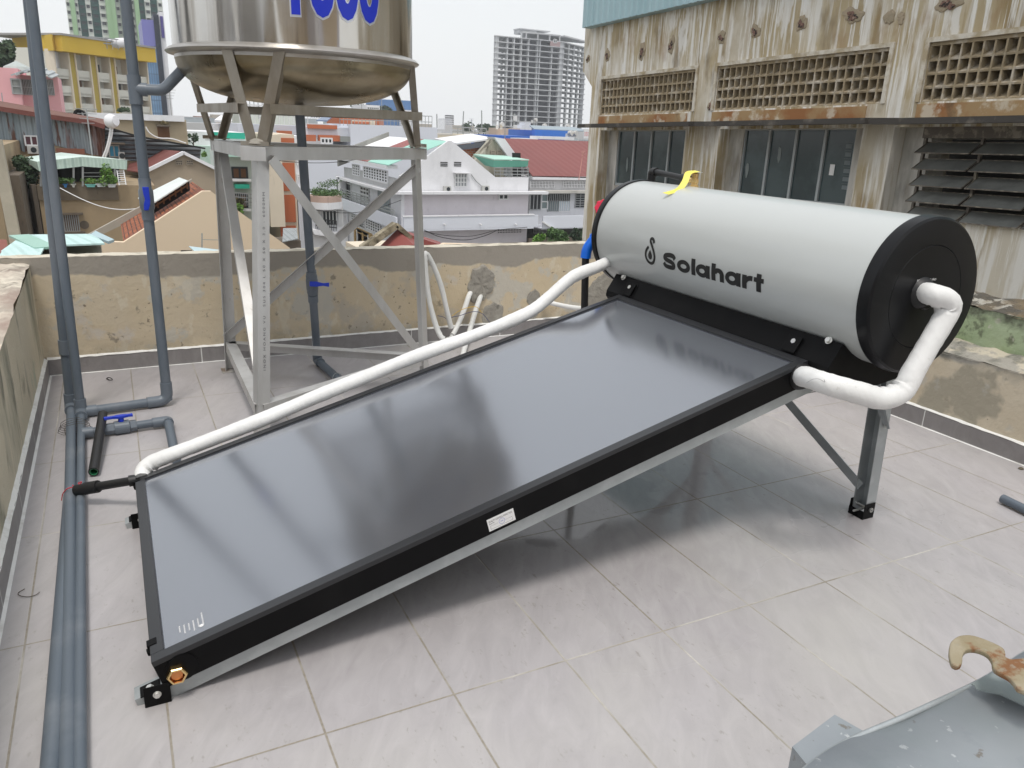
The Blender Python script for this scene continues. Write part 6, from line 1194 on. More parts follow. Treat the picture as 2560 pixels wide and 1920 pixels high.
# orange and cream building, tall narrow
Yo = 60.; t = thing('orange_house', 'tall narrow house with orange panels in cream frames and a blank cream side', 'house', PY(700, 600, Yo)); ORG = pm('orange_render', (.48, .14, .06), .12, sc=.3); CRP = pm('cream_side', (.66, .58, .46), .08)
r = RY(662, 336, 698, 561, Yo); b = MB(); b.box(r[0], r[1], Yo - 1.5, Yo + 8, PY(690, 561, Yo).z, r[3]); b.build('cream_side', CRP, t)
r = RY(698, 336, 742, 640, Yo); b = MB(); b.box(r[0], r[1], Yo, Yo + 8, GZ, r[3]); b.build('frame_wall', CRP, t)
for y0, y1 in ((345, 398), (407, 477), (487, 555), (564, 590)):
    r2 = RY(701, y0, 736 + (y0 - 345) * .015, y1, Yo); b = MB(); b.box(r2[0], r2[1], Yo - .12, Yo - .01, r2[2], r2[3]); b.build('orange_panel', ORG, t)
b = MB(); r = RY(738, 340, 770, 600, Yo + 3); b.box(r[0], r[1], Yo + 3, Yo + 10, GZ, r[3]); b.build('rear_wing', WHT, t)
for y in (400, 437, 470, 505, 540): r2 = RY(742, y, 756, y + 12, Yo + 3); win(t, r2, Yo + 3, 1, 3, M_wfr, M_wd, .1, .3, 'side_window')
acunit(t, 750, 530, Yo + 2.8, 14, 12)
t = thing('metal_awning', 'grey corrugated lean-to roof below the orange and cream house', 'roof', PY(720, 590, 50)); b = MB(); b.prism([PY(708, 572, 52), PY(742, 572, 52), PY(745, 598, 48), PY(706, 606, 48)], (0, 0, .05)); b.build('roof_sheet', pm('grey_sheet', (.33, .36, .37), .15, .5, wave=((1, 0, 0), .3, .04)), t); b = MB(); b.box(PY(700, 600, 50).x, PY(760, 600, 50).x, 51, 53, GZ, PY(720, 608, 50).z); b.build('shed_wall', OCD, t)
# long white and orange complex far behind
Yw = 110.; t = thing('apartment_complex', 'long white and orange apartment complex with flat roof terraces in the middle distance', 'building', PY(850, 400, Yw)); LB = pm('pale_blue_white', (.66, .68, .74), .06, sc=.05)
def bx(x0_, y0_, x1_, y1_, Yq, D, nm, m, floor=False):
    r = RY(x0_, y0_, x1_, y1_, Yq); b = MB(); b.box(r[0], r[1], Yq, Yq + D, GZ if floor else r[2], r[3]); return b.build(nm, m, t)
bx(605, 312, 770, 640, Yw + .5, 10, 'white_wing', LB, True); bx(760, 318, 885, 345, Yw, 12, 'white_parapet', LB); bx(765, 385, 945, 640, Yw - 2, 14, 'blank_wall', LB, True); bx(880, 315, 1093, 640, Yw - 1, 14, 'long_white_wall', LB, True)
bx(693, 327, 730, 336, Yw - .5, .6, 'orange_panel', ORG); bx(770, 312, 843, 322, Yw - .5, .6, 'orange_panel', ORG); bx(760, 337, 790, 353, Yw - .6, .8, 'orange_panel', ORG); bx(797, 338, 850, 353, Yw - .6, .8, 'orange_panel', ORG); bx(852, 290, 960, 318, Yw + 14, 9, 'orange_storey', ORG); bx(880, 301, 938, 318, Yw + 13.6, .5, 'cream_band', CRP); bx(882, 304, 925, 310, Yw + 13.3, .4, 'orange_band', ORG)
bx(605, 285, 760, 312, Yw + 8, 10, 'upper_grey_wing', pm('grey_green_render', (.50, .52, .46), .12)); bx(700, 336, 745, 350, Yw - .8, .5, 'dark_loggia', M_wd); bx(851, 341, 881, 355, Yw - .9, .5, 'dark_loggia', pm('dim_loggia', (.25, .26, .25), .1)); win(t, RY(802, 346, 829, 358, Yw - .6), Yw - .7, 3, 1, M_wfr, M_wd, .2, .4)
railing(t, [PY(600, 306, Yw - .5), PY(770, 312, Yw)], 2.2, 14, r=.09, m=M_wfr); railing(t, [PY(850, 314, Yw - .5), PY(1080, 320, Yw - .5)], 1.6, 26, r=.06); railing(t, [PY(606, 296, Yw + 4), PY(668, 298, Yw + 4)], 2.6, 6, r=.1, m=M_steel)
b = MB(); b.prism([PY(791, 303, Yw + 4), PY(812, 291, Yw + 7), PY(835, 291, Yw + 7), PY(818, 304, Yw + 4)], (0, 0, .15)); b.build('solar_panel', mat('blue_solar', (.12, .17, .27), (), .2), t)
win(t, RY(776, 289, 800, 295, Yw + 8), Yw + 7.9, 4, 1, M_wfr, M_wd, .15, .4); bx(536, 310, 612, 330, Yw + 20, 10, 'pale_block', WHT)
b = MB(); b.prism([PY(536, 305, Yw + 18), PY(552, 293, Yw + 22), PY(612, 296, Yw + 22), PY(606, 310, Yw + 18)], (0, 0, .3)); b.build('metal_roof', WHT, t)
t = thing('cream_block', 'long low cream block with thin roof railing to the left of the unfinished tower', 'building', PY(1180, 345, 130)); r = RY(1092, 338, 1320, 372, 130.); b = MB(); b.box(r[0], r[1], 130, 142, GZ, r[3]); b.build('wall', pm('cream_yellow_wall', (.66, .58, .43), .08), t)
railing(t, [PY(1096, 337, 130), PY(1130, 337, 130)], 2.6, 16, r=.07, bars=1, m=M_wfr); railing(t, [PY(1130, 339, 134), PY(1215, 343, 134)], 1.5, 6, r=.12, bars=2, m=M_steel)
b = MB(); b.box(PY(1175, 343, 130).x, PY(1240, 343, 130).x, 129.8, 130, PY(1200, 346, 130).z, PY(1200, 342, 130).z); b.build('roof_lip', M_conc, t)
for x in (1194, 1206): acunit(t, x, 335, 131, 9, 6)
# ------------------------------------------------------------------ white house with roof garden and arched window
Ya = 58.; t = thing('arched_window_house', 'white house with a curved roof garden and an arched window behind the stand', 'house', PY(810, 560, Ya)); r = RY(776, 505, 858, 620, Ya)
b = MB(); b.box(r[0], r[1], Ya, Ya + 8, GZ, r[3]); b.build('wall', WHT, t); b = MB(); b.box(PY(745, 500, Ya + 2).x, r[0], Ya + 2, Ya + 8, GZ, PY(760, 480, Ya).z); b.build('side_wing', LB, t)
n = 12; top, bot = [], []
for k in range(n + 1):
    s_ = k / n; x = 778 + 76 * s_; dp = 1.6 * math.sin(math.pi * (.15 + s_ * .7)); top.append(PY(x, 490 + 10 * s_ + 1 * math.sin(s_ * 3), Ya - dp)); bot.append(top[-1] - Z * .42)
b = MB(); b.prism([Vector((p.x, p.y, top[0].z)) for p in top] + [(top[-1].x, Ya + 1, top[0].z), (top[0].x, Ya + 1, top[0].z)], (0, 0, -.42)); b.build('garden_kerb', pm('pinkish_kerb', (.5, .36, .3), .15), t)
b = MB(); b.prism([Vector((p.x, p.y, top[0].z - .42)) for p in top] + [(top[-1].x, Ya + 1, top[0].z - .42), (top[0].x, Ya + 1, top[0].z - .42)], (0, 0, -.5)); b.build('cornice', WHT, t)
tree('roof_garden', 'dense flowering shrubs crowded along the curved roof garden kerb', 818, 484, Ya - .3, 44, 14, 1800, .075, mat('mixed_leaves', (.10, .19, .05), [((.05, .10, .03), 6, (1, 1, 1), .45, .55), ((.5, .45, .12), 9, (1, 1, 1), .64, .68)], .6), 'shrubs', trunk=False, lobes=22, base=top[0].z)
tree('roof_garden', 'thin airy branches rising above the roof garden shrubs', 825, 458, Ya, 34, 13, 350, .07, M_leaf, 'shrubs', trunk=False, lobes=12, base=top[0].z)
def arch(par, x0_, y0_, x1_, y1_, Yq, m=M_wd):
    r = RY(x0_, y0_, x1_, y1_, Yq); w2 = (r[1] - r[0]) / 2; c = (r[0] + r[1]) / 2; zs_ = r[3] - w2 * .8; P = [(r[0], Yq - .05, r[2]), (r[1], Yq - .05, r[2])] + [(c + w2 * math.cos(a), Yq - .05, zs_ + w2 * .8 * math.sin(a)) for a in [math.pi * k / 10 for k in range(11)]]
    b = MB(); b.prism(P, (0, .04, 0)); o = b.build('arched_window', m, par); b = MB()
    for k in range(5): x = r[0] + (r[1] - r[0]) * k / 4; b.box(x - .03, x + .03, Yq - .12, Yq - .055, r[2], zs_ + .3)
    b.box(r[0], r[1], Yq - .12, Yq - .056, zs_ - .04, zs_ + .04); b.build('window_bars', M_wfr, o)
arch(t, 806, 512, 840, 562, Ya); arch(t, 846, 522, 856, 565, Ya); win(t, RY(786, 520, 800, 553, Ya), Ya, 1, 1, M_wfr, pm('pale_panel', (.6, .6, .6), .05), .08, .2, 'shutter'); railing(t, [PY(790, 572, Ya - .8), PY(842, 578, Ya - .8)], .75, 12, bars=3, m=mat('wrought_iron', (.03, .03, .03), (), .6), r=.04)
b = MB(); b.prism([PY(780, 574, Ya - 1), PY(850, 582, Ya - 1), PY(858, 598, Ya - 1), PY(786, 586, Ya - 1)], (0, 1, 0)); b.build('balcony_front', WHT, t)
# ------------------------------------------------------------------ white gabled house (front plane) and its receding left side
Yf = 65.; t = thing('white_house', 'big white house with a tall plain gable, continuous balcony band and two air conditioners', 'house', PY(1150, 610, Yf)); Xc = PY(1003, 520, Yf).x; Xe = PY(1322, 520, Yf).x
zr = PY(1150, 481, Yf).z; zbt = PY(1150, 537, Yf).z; zbb = PY(1150, 567, Yf).z; ap = PY(1125, 352, Yf + .3)
g = MB(); gl = PY(1000, 424, Yf + .3); A = [(PY(1000, 478, Yf).x, Yf + .3, zr), (Xe, Yf + .3, zr), (Xe, Yf + .3, PY(1322, 444, Yf).z), (PY(1243, 443, Yf).x, Yf + .3, PY(1243, 444, Yf).z), (PY(1233, 436, Yf).x, Yf + .3, PY(1233, 436, Yf).z), (ap.x + .15, Yf + .3, ap.z), (ap.x - .15, Yf + .3, ap.z), (PY(1018, 430, Yf + .3).x, Yf + .3, PY(1018, 428, Yf + .3).z), (PY(1000, 440, Yf + .3).x, Yf + .3, PY(1000, 440, Yf + .3).z)]
g.prism(A, (0, .35, 0)); g.build('gable_wall', WHT, t)
b = MB(); b.box(Xc + .05, Xe, Yf + .2, Yf + 9, GZ, zr - .05); b.build('front_wall', PNKW, t)
b = MB(); b.box(Xc - .5, PY(1370, 485, Yf - .6).x, Yf - .7, Yf + .19, zr - .12, zr + .12); b.build('roof_ledge', WHT, t); b = MB(); b.box(Xc - .2, PY(1330, 560, Yf).x, Yf - 1.2, Yf - 1.0, zbb, zbt); b.box(Xc - .2, Xe, Yf - 1.2, Yf + .19, zbb - .15, zbb - .01); b.build('balcony_band', LB, t)
b = MB(); b.box(Xc - .25, Xe, Yf - 1.25, Yf - .95, zbt + .002, zbt + .1); b.build('balcony_coping', WHT, t)
for x in (1110, 1144):
    b = MB()
    for k in range(3): r = RY(x - 9, 405 + k * 4.3, x + 9, 407.2 + k * 4.3, Yf + .28); b.box(r[0], r[1], Yf + .27, Yf + .29, r[2], r[3])
    b.build('vent_slots', M_dark, t)
r = RY(1137, 434, 1166, 466, Yf + .3); win(t, r, Yf + .3, 4, 3, M_wfr, pm('curtained_glass', (.35, .37, .38), .1), .09, .3); b = MB(); b.box(r[0] - .2, r[1] + .2, Yf - .4, Yf + .28, r[3] + .05, r[3] + .13); b.build('window_hood', WHT, t)
acunit(t, 1116, 472, Yf + .28, 17, 14); acunit(t, 1211, 471, Yf + .28, 17, 14)
b = MB(); b.tube(catmull([PY(1178, 436, Yf + .2), PY(1190, 452, Yf + .2), PY(1203, 464, Yf + .2)], 5), .04, 6); b.build('drain_hose', M_steel, t)
win(t, RY(1247, 486, 1269, 498, Yf + .2), Yf + .2, 2, 1, M_wfr, M_wd, .12, .3); r = RY(1244, 567, 1303, 583, Yf + .2); ventblocks(t, fY(Yf + .17), r[0], r[1], r[2], r[3], 15, 3, PNKW, M_dark)
for x in (1110, 1200, 1288): b = MB(); c = PY(x, 560, Yf - 1.25); b.tube([c, c + Vector((0, -.4, -.05))], .06, 8); b.build('drain_spout', M_wfr, t)
# left side: x = Xc plane going back
def SX(x, y): return PX(x, y, Xc)
yb0, yb1 = Yf, SX(866, 470).y
b = MB(); b.box(Xc, Xc + .3, Yf, yb1, GZ, zr); b.build('side_wall', WHT, t)
b = MB(); b.box(Xc - .9, Xc - .75, Yf - 1.2, yb1, zbb, zbt); b.box(Xc - .75, Xc - .01, Yf - 1, yb1, zbb - .15, zbb); b.build('side_balcony_band', LB, t); b = MB(); b.box(Xc - .9, Xc - .01, Yf - .6, yb1 + 1, zr - .12, zr + .1); b.build('side_ledge', WHT, t)
X2 = Xc - .02; z1_, z0_ = SX(940, 432).z, zr + .2
b = MB(); b.box(Xc - .2, Xc + .1, Yf + 1.5, yb1, zr + .1, PX(940, 440, Xc).z + .2); b.build('attic_wall', pm('grey_attic', (.5, .5, .5), .15), t)
za = zr + 1.9; b = MB(); b.box(Xc - .9, Xc + .1, Yf + 1.2, yb1 + .5, za, za + .3); b.build('attic_fascia', WHT, t)
for ya, yb_, n_ in ((yb1 - 6, yb1 - 3.5, 4), (yb1 - 15, yb1 - 7.5, 9)): ventblocks(t, fX(Xc - .23), ya, yb_, zr + .6, zr + 1.6, n_, 4, WHT, M_dark)
winx(t, Xc - .2, Yf + 3, Yf + 8.5, zr + .5, zr + 1.5, 3, 1, M_wfr, M_wd, .1)
winx(t, Xc, Yf + 9.5, Yf + 12.5, zbt + .5, zr - .4, 3, 3, M_wfr, M_wd, .14, .3); winx(t, Xc, Yf + 3, Yf + 6.5, zbt - .9, zr - .3, 6, 1, M_steel, pm('grey_folding_door', (.3, .36, .38), .1), .08, .3, 'folding_door'); winx(t, Xc, Yf + 16, Yf + 19.5, zbt - .2, zr - .5, 2, 1, M_wfr, pm('grey_pane', (.4, .42, .42), .1), .14, .3)
b = MB(); b.box(Xc - .06, Xc - .005, Yf + 22, yb1 - 1.5, zbt - .9, zr - .3); b.build('open_loggia', M_wd, t); railing(t, [(Xc - .82, Yf - .5, zbt), (Xc - .82, yb1 - 12, zbt)], .55, 12, r=.05); railing(t, [(Xc - .82, yb1 - 11, zbt), (Xc - .82, yb1, zbt)], .95, 8, bars=4, r=.05)
b = MB(); b.box(Xc - .9, Xc - .2, yb1 - .6, yb1, GZ, zr + .1); b.build('corner_pillar', WHT, t)
ventblocks(t, fX(Xc - .1), Yf + 6, Yf + 16, zbb - 1.3, zbb - .3, 13, 4, WHT, M_dark); ventblocks(t, fX(Xc - .1), yb1 - 7, yb1 - 4, zbb - 1.3, zbb - .3, 5, 4, WHT, M_dark); winx(t, Xc, Yf + 9, Yf + 15, zbb - 5, zbb - 1.9, 2, 1, pm('ochre_door_frame', (.45, .3, .13), .1), pm('tan_door', (.3, .2, .1), .2), .5, .3, 'door'); winx(t, Xc, yb1 - 8, yb1 - 4, zbb - 5, zbb - 1.9, 1, 1, M_wfr, M_wd, .3, .3, 'door')
# left roof over the side: slopes up from attic fascia to the ridge
rd = Vector((ap.x, 0, ap.z - .1)); ev = Vector((Xc - .9, 0, za + .3))
def slope(y0, y1, m, nm, dz_=0):
    b = MB(); b.prism([Vector((ev.x, y0, ev.z + dz_)), Vector((rd.x, y0, rd.z + dz_)), Vector((rd.x, y1, rd.z + dz_)), Vector((ev.x, y1, ev.z + dz_))], (0, 0, .06)); return b.build(nm, m, t)
M_teal = pm('aqua_sheet', (.30, .60, .50), .1, .5, sc=.1); M_mar = pm('maroon_sheet_roof', (.27, .06, .05), .12, .5, sc=.1, wave=((0, 1, 0), .8, .04)); L_ = yb1 - Yf
slope(Yf + .7, Yf + L_ * .38, M_teal, 'aqua_roof'); slope(Yf + L_ * .38, Yf + L_ * .58, M_mar, 'maroon_roof'); slope(Yf + L_ * .58, yb1 - .5, pm('white_sheet_roof', (.8, .8, .8), .05), 'white_roof')
b = MB(); b.prism([Vector((ev.x, yb1 - .5, ev.z - 1)), Vector((rd.x, yb1 - .5, rd.z - 1)), Vector((rd.x, yb1 - .5, rd.z + .5)), Vector((ev.x, yb1 - .5, ev.z + .5))], (0, .5, 0)); b.build('far_gable_edge', pm('mossy_grey', (.28, .28, .26), .3), t)
# green canopy on the roof terrace
b = MB(); P = [PY(1183, 387, Yf + 6), PY(1262, 391, Yf + 6), PY(1323, 401, Yf + 1), PY(1235, 400, Yf + 1)]; b.prism(P, (0, 0, .08)); c_ = b.build('canopy_sheet', pm('pale_green_canopy', (.42, .66, .56), .08, .5), t)
b = MB(); b.poly(PY(1183, 388, Yf + 6), PY(1235, 401, Yf + 1), PY(1233, 418, Yf + 1), PY(1213, 414, Yf + 3)); b.poly(PY(1235, 401, Yf + 1), PY(1321, 402, Yf + 1), PY(1320, 417, Yf + 1), PY(1233, 418, Yf + 1)); b.build('canopy_skirt', pm('green_skirt', (.10, .32, .24), .12, .6), c_, recalc=False)
railing(t, [PY(1236, 443, Yf + .4), PY(1321, 444, Yf + .4)], .85, 6, bars=3, r=.05); b = MB(); b.beam(PY(1319, 443, Yf + .5), PY(1318, 414, Yf + .5), .08, .08, up=(1, 0, 0)); b.build('canopy_post', M_steel, t)
tw_ = thing('terrace_clutter', 'small steel drum and dark doorway panel under the green roof canopy', 'drum', PY(1270, 442, Yf + 3)); b = MB(); b.lathe([(.35, 0), (.38, .9), (.1, 1.0)], PY(1268, 440, Yf + 3), Z, 14); b.build('drum', M_steel, tw_); b = MB(); p = PY(1283, 441, Yf + 3.4); b.obox(p, (.9, 0, 0), (0, .05, 0), (-.2, 0, 2.2)); b.build('dark_panel', M_dark, tw_)
# mossy stone gable, brick wall
Ys = 72.; t = thing('mossy_gable_house', 'mould-streaked grey gable with two louvred vents beside the dark red roof', 'house', PY(1245, 440, Ys)); ap2 = PY(1240, 343, Ys); MG = mat('mossy_grey_wall', (.30, .28, .22), [((.5, .48, .4), .9, (1, 1, .3), .45, .55, .8), ((.09, .08, .06), 1.2, (1, 1, .25), .52, .6, .9)], .9)
b = MB(); e1, e2 = PY(1200, 385, Ys), PY(1305, 440, Ys); b.prism([(e1.x - 2, Ys, GZ), (e2.x, Ys, GZ), e2, ap2, (e1.x - 2, Ys, e1.z - 2.2)], (0, 1.5, 0)); b.build('gable_wall', MG, t)
for x in (1232, 1247): win(t, RY(x - 5.5, 377, x + 5.5, 388, Ys), Ys, 1, 3, bpy.data.materials['vent_bar'], M_dark, .1, .3, 'louvred_vent')
b = MB(); q = [PY(x, y, Ys - .4) for x, y in ((1236, 343), (1262, 347), (1330, 441), (1305, 441))]; b.prism(q, (0, 1.9, 0)); b.build('white_verge', WHT, t)
b = MB(); q = [PY(1262, 348, Ys), PY(1500, 358, Ys + 0), PY(1500, 446, Yf + 1), PY(1331, 443, Yf + 1)]; b.prism([PY(1258, 348, Ys + 6), PY(1520, 357, Ys + 6), PY(1520, 446, Yf + 1.5), PY(1331, 442, Yf + 1.5)], (0, 0, .1)); b.build('red_roof', pm('oxide_red_sheet', (.20, .052, .045), .14, .6, sc=.1, wave=((1, 0, 0), .8, .012)), t)
t = thing('brick_wall_house', 'half-built orange brick wall under a thin sloping grey sheet roof', 'house', PY(1180, 400, Ys + 2)); 
mb_, nt, b_ = newmat('orange_brick'); pos = node(nt, 'ShaderNodeNewGeometry'); mp = node(nt, 'ShaderNodeMapping'); mp.inputs['Rotation'].default_value = (math.pi / 2, 0, 0); nt.links.new(pos.outputs['Position'], mp.inputs['Vector']); br = node(nt, 'ShaderNodeTexBrick'); br.inputs['Scale'].default_value = 1; br.inputs['Brick Width'].default_value = .45; br.inputs['Row Height'].default_value = .2; br.inputs['Mortar Size'].default_value = .03
br.inputs['Color1'].default_value = (.55, .17, .06, 1); br.inputs['Color2'].default_value = (.42, .12, .05, 1); br.inputs['Mortar'].default_value = (.4, .3, .24, 1); nt.links.new(mp.outputs[0], br.inputs['Vector']); nt.links.new(br.outputs['Color'], b_.inputs['Base Color']); b_.inputs['Roughness'].default_value = .9
r = RY(1140, 360, 1207, 400, Ys + 2); b = MB(); b.box(r[0], r[1], Ys + 2, Ys + 5, GZ, r[3]); b.build('brick_wall', mb_, t); r = RY(1205, 352, 1232, 400, Ys + 3); b = MB(); b.box(r[0], r[1], Ys + 2.5, Ys + 5, GZ, r[3]); b.build('grey_wall', pm('blue_grey_render', (.25, .27, .3), .15), t)
b = MB(); q = [PY(1140, 362, Ys + 1.5), PY(1236, 349, Ys + 1.5)]; b.prism([q[0], q[1], q[1] + Vector((0, 6, .3)), q[0] + Vector((0, 6, .3))], (0, 0, .16)); b.build('sheet_roof', WHT, t); b = MB(); b.beam(q[0] - Z * .3 - Vector((0, .05, 0)), q[1] - Z * .35 - Vector((0, .05, 0)), .1, .5); b.build('shadow_beam', mat('slate_beam', (.1, .11, .13), (), .7), t)
# right neighbour: recessed white terrace house
Yr = 67.; t = thing('terrace_house', 'white terrace house with vent block rows, folding doors and dark garden below the red roof', 'house', PY(1400, 600, Yr)); x0r, x1r = PY(1323, 500, Yr).x, PY(1540, 500, Yr).x; zr2 = PY(1400, 443, Yr).z
b = MB(); b.box(x0r, x1r, Yr, Yr + 8, PY(1400, 570, Yr).z, zr2); b.build('wall', pm('grey_white_render', (.58, .58, .6), .15), t); b = MB(); b.box(x0r, x1r, Yr - .5, Yr - .01, PY(1400, 449, Yr).z, zr2 + .1); b.build('fascia', WHT, t); b = MB(); b.box(x0r, x1r, Yr - 1, Yr - .01, PY(1400, 481, Yr).z, PY(1400, 475, Yr).z); b.build('ledge', pm('grimy_ledge', (.5, .48, .44), .3), t)
b = MB(); b.box(x0r, x1r, Yr - 3, Yr - 2.8, PY(1400, 560, Yr).z, PY(1400, 531, Yr).z); b.box(x0r, x1r, Yr - 2.8, Yr - .01, PY(1400, 563, Yr).z, PY(1400, 560, Yr).z); b.build('balcony_band', LB, t)
for xa, xb in ((1325, 1385), (1408, 1466)): r = RY(xa, 453, xb, 469, Yr); ventblocks(t, fY(Yr - .05), r[0], r[1], r[2], r[3], 16 if xa < 1400 else 15, 4, WHT, M_dark)
b = MB(); r = RY(1369, 484, 1425, 529, Yr); bars = MB(); win(t, RY(1369, 484, 1424, 502, Yr), Yr, 12, 1, M_steel, M_dark, .06, .3, 'door_grille'); win(t, RY(1369, 502, 1396, 528, Yr), Yr, 5, 1, M_steel, pm('grey_fold', (.22, .26, .27), .1), .06, .3, 'folding_door'); win(t, RY(1397, 502, 1424, 528, Yr), Yr, 5, 1, M_wfr, pm('pale_fold', (.5, .56, .6), .1), .05, .3, 'folding_door')
win(t, RY(1324, 486, 1351, 524, Yr), Yr, 3, 1, M_steel, M_wd, .1, .3); win(t, RY(1353, 486, 1368, 522, Yr), Yr, 1, 2, M_wfr, pm('grey_green_pane', (.2, .25, .25), .1), .1, .3, 'open_shutter'); win(t, RY(1438, 484, 1462, 519, Yr), Yr, 2, 6, M_steel, M_wd, .06, .3)
b = MB(); b.box(x0r - .3, x1r, Yr + 2, Yr + 8, GZ, PY(1400, 563, Yr).z); b.build('ground_storey', pm('dark_storey', (.10, .10, .09), .3), t); win(t, RY(1334, 566, 1365, 582, Yr + 2), Yr + 2, 9, 2, M_wfr, M_wd, .05, .3, 'barred_window')
b = MB(); b.obox(PY(1358, 557, Yr - 3.2), Vector((1.3, 0, -.75)), (0, .3, 0), (.06, 0, .12)); b.build('tilted_lamp_tube', M_wfr, t)
t = thing('tv_antenna', 'thin red and white television antenna mast in front of the dark red roof', 'antenna', PY(1448, 450, Yf)); b = MB(); a_, c_ = PY(1447, 450, Yf), PY(1458, 378, Yf); b.beam(a_, c_, .06, .06, up=(1, 0, 0)); 
for k in range(4): p = c_.lerp(a_, k * .05); b.beam(p - Vector((.35 - .05 * k, .2, 0)), p + Vector((.35 - .05 * k, .2, 0)), .04, .04)
b.beam(c_.lerp(a_, .02) - Vector((.1, .6, 0)), c_.lerp(a_, .02) + Vector((.5, .6, -.25)), .04, .04); b.build('mast', pm('faded_red_pole', (.6, .3, .26), .15), t)
tree('garden_tree', 'round bright green garden tree below the white balcony band near the factory', 1392, 586, Yf - 4, 30, 24, 2600, .12, M_leaf, lobes=12, base=GZ); tree('garden_tree', 'scraggly green palm-like bush left of the round garden tree', 1347, 600, Yf - 5, 14, 18, 300, .3, M_leafy, 'bush', lobes=5, base=GZ); tree('garden_tree', 'dark green foliage against the factory corner under the balcony', 1445, 588, Yf - 3, 20, 20, 600, .14, M_leafd, lobes=7, base=GZ)
t = thing('courtyard_wall', 'low grey concrete courtyard wall behind the garden trees beside the factory', 'wall', PY(1400, 610, Yf)); b = MB(); r = RY(1322, 594, 1500, 640, Yf - 1); b.box(r[0], r[1], Yf - 1, Yf - .7, GZ, r[3]); b.build('wall_body', OCD, t)
t = thing('telephone_wires', 'two slack dark wires hanging across the lower white house wall', 'wires', PY(1150, 590, Yf - 1.5)); b = MB(); b.tube(catmull([PY(1060, 575, Yf - 1.5), PY(1100, 592, Yf - 1.5), PY(1160, 600, Yf - 1.5), PY(1210, 590, Yf - 1.5), PY(1248, 573, Yf - 1.5)], 6), .03, 5); b.build('wire', M_dark, t); b = MB(); b.tube(catmull([PY(1060, 578, Yf - 1.4), PY(1110, 588, Yf - 1.4), PY(1180, 590, Yf - 1.4), PY(1245, 575, Yf - 1.4), PY(1318, 568, Yf - 1.4)], 6), .025, 5); b.build('wire', M_dark, t)
# near dark red roof with mossy ridge
Yk = 36.; t = thing('gabled_house', 'low maroon roof with a mossy grey verge just over the back parapet', 'house', PY(1000, 620, Yk)); MM = mat('mossy_verge', (.16, .135, .09), [((.32, .28, .2), 2, (1, 1, 1), .45, .6), ((.06, .05, .035), 3, (1, 1, 1), .55, .65)], .95, bump=(1, 6, .05)); ap3 = PY(989, 562, Yk)
b = MB(); b.beam(PY(905, 622, Yk), ap3, .55, .3); b.beam(ap3, PY(1024, 594, Yk), .55, .22); b.build('verge', MM, t)
b = MB(); b.prism([PY(940, 628, Yk + .2), PY(993, 576, Yk + .2), PY(1010, 578, Yk + 3), PY(1100, 607, Yk + 3), PY(1102, 612, Yk), PY(1060, 640, Yk - 2)], (0, 0, .05)); b.build('roof_sheet', pm('maroon_roof_near', (.25, .065, .055), .2, .6, sc=.6), t)
b = MB(); b.box(PY(905, 630, Yk).x, PY(1100, 630, Yk).x, Yk + .5, Yk + 3, GZ, PY(1000, 622, Yk).z); b.build('wall', CRP, t)
t = thing('low_parapet', 'cream plaster ledge just beyond the back parapet right of the maroon roof', 'wall', PY(1250, 620, 30)); r = RY(1090, 611, 1420, 660, 30.); b = MB(); A = [PY(1100, 617, 30.), PY(1112, 609, 30.), PY(1250, 612, 30.), PY(1330, 618, 30.)]; b.prism([*A, (A[3].x, 30, GZ), (A[0].x, 30, GZ)], (0, .3, 0)); b.build('wall_body', CRM, t)
# ------------------------------------------------------------------ far skyline
Yq = 470.; t = thing('unfinished_tower', 'tall unfinished concrete frame tower with open floors against the pale sky', 'tower', PY(1340, 340, Yq)); MC = mat('raw_concrete', (.55, .56, .57), [((.45, .46, .48), .03, (1, 1, 1), .45, .6)], .9)
xl, xr_, xc_ = PY(1234, 220, Yq).x, PY(1402, 220, Yq).x, PY(1398, 220, Yq).x; xe2 = PY(1452, 220, Yq + 22).x
zt1, zb1 = PY(1330, 98, Yq).z, PY(1330, 345, Yq).z; N = 18; fh = (PY(1330, 112, Yq).z - PY(1330, 318, Yq).z) / 15.
slabs = MB(); z = zt1 + .3; zs = []
k = 0
while z > GZ: zs.append(z); z -= fh
D = 26.
def trow(xa, xb, ya, yb, z, th=.5): slabs.box(xa, xb, ya, yb, z - th, z)
KS = (xl - CAM.x) / (Yq - CAM.y) + .01
for i, z in enumerate(zs): slabs.prism([(xl - .9, Yq - .6, z - .5), (xr_ + .5, Yq - .6, z - .5), (xe2 + 1, Yq + 18, z - .5), (xe2 + 1 + KS * 12, Yq + D + 4, z - .5), (xl - .9 + KS * D, Yq + D, z - .5)], (0, 0, .5))
slabs.build('floor_slabs', MC, t)
cl_ = MB(); zt3 = zs[0]
for x, w in ((1240, 9), (1266, 3), (1282, 3), (1300, 3.5), (1318, 3), (1340, 2.6), (1346, 3), (1376, 3), (1399, 10)):
    p = PY(x, 220, Yq).x; cl_.box(p - w * .12, p + w * .12, Yq, Yq + 2.2, GZ, zt3)
for x in (1252, 1262, 1290, 1308, 1330, 1360, 1388):
    p = PY(x, 220, Yq + 13).x; cl_.box(p - .5, p + .5, Yq + 12, Yq + 13.5, GZ, zt3); p = PY(x, 220, Yq + 25).x; cl_.box(p - .4, p + .4, Yq + 24, Yq + 25, GZ, zt3)
for k in range(5): f_ = k / 4; p = Vector((xr_ + .5, Yq, 0)).lerp(Vector((xe2, Yq + 20, 0)), f_); w_ = 1.4 if k == 4 else .5; cl_.box(p.x - w_, p.x + w_, p.y, p.y + 2, GZ, zt3)
cl_.build('columns', MC, t)
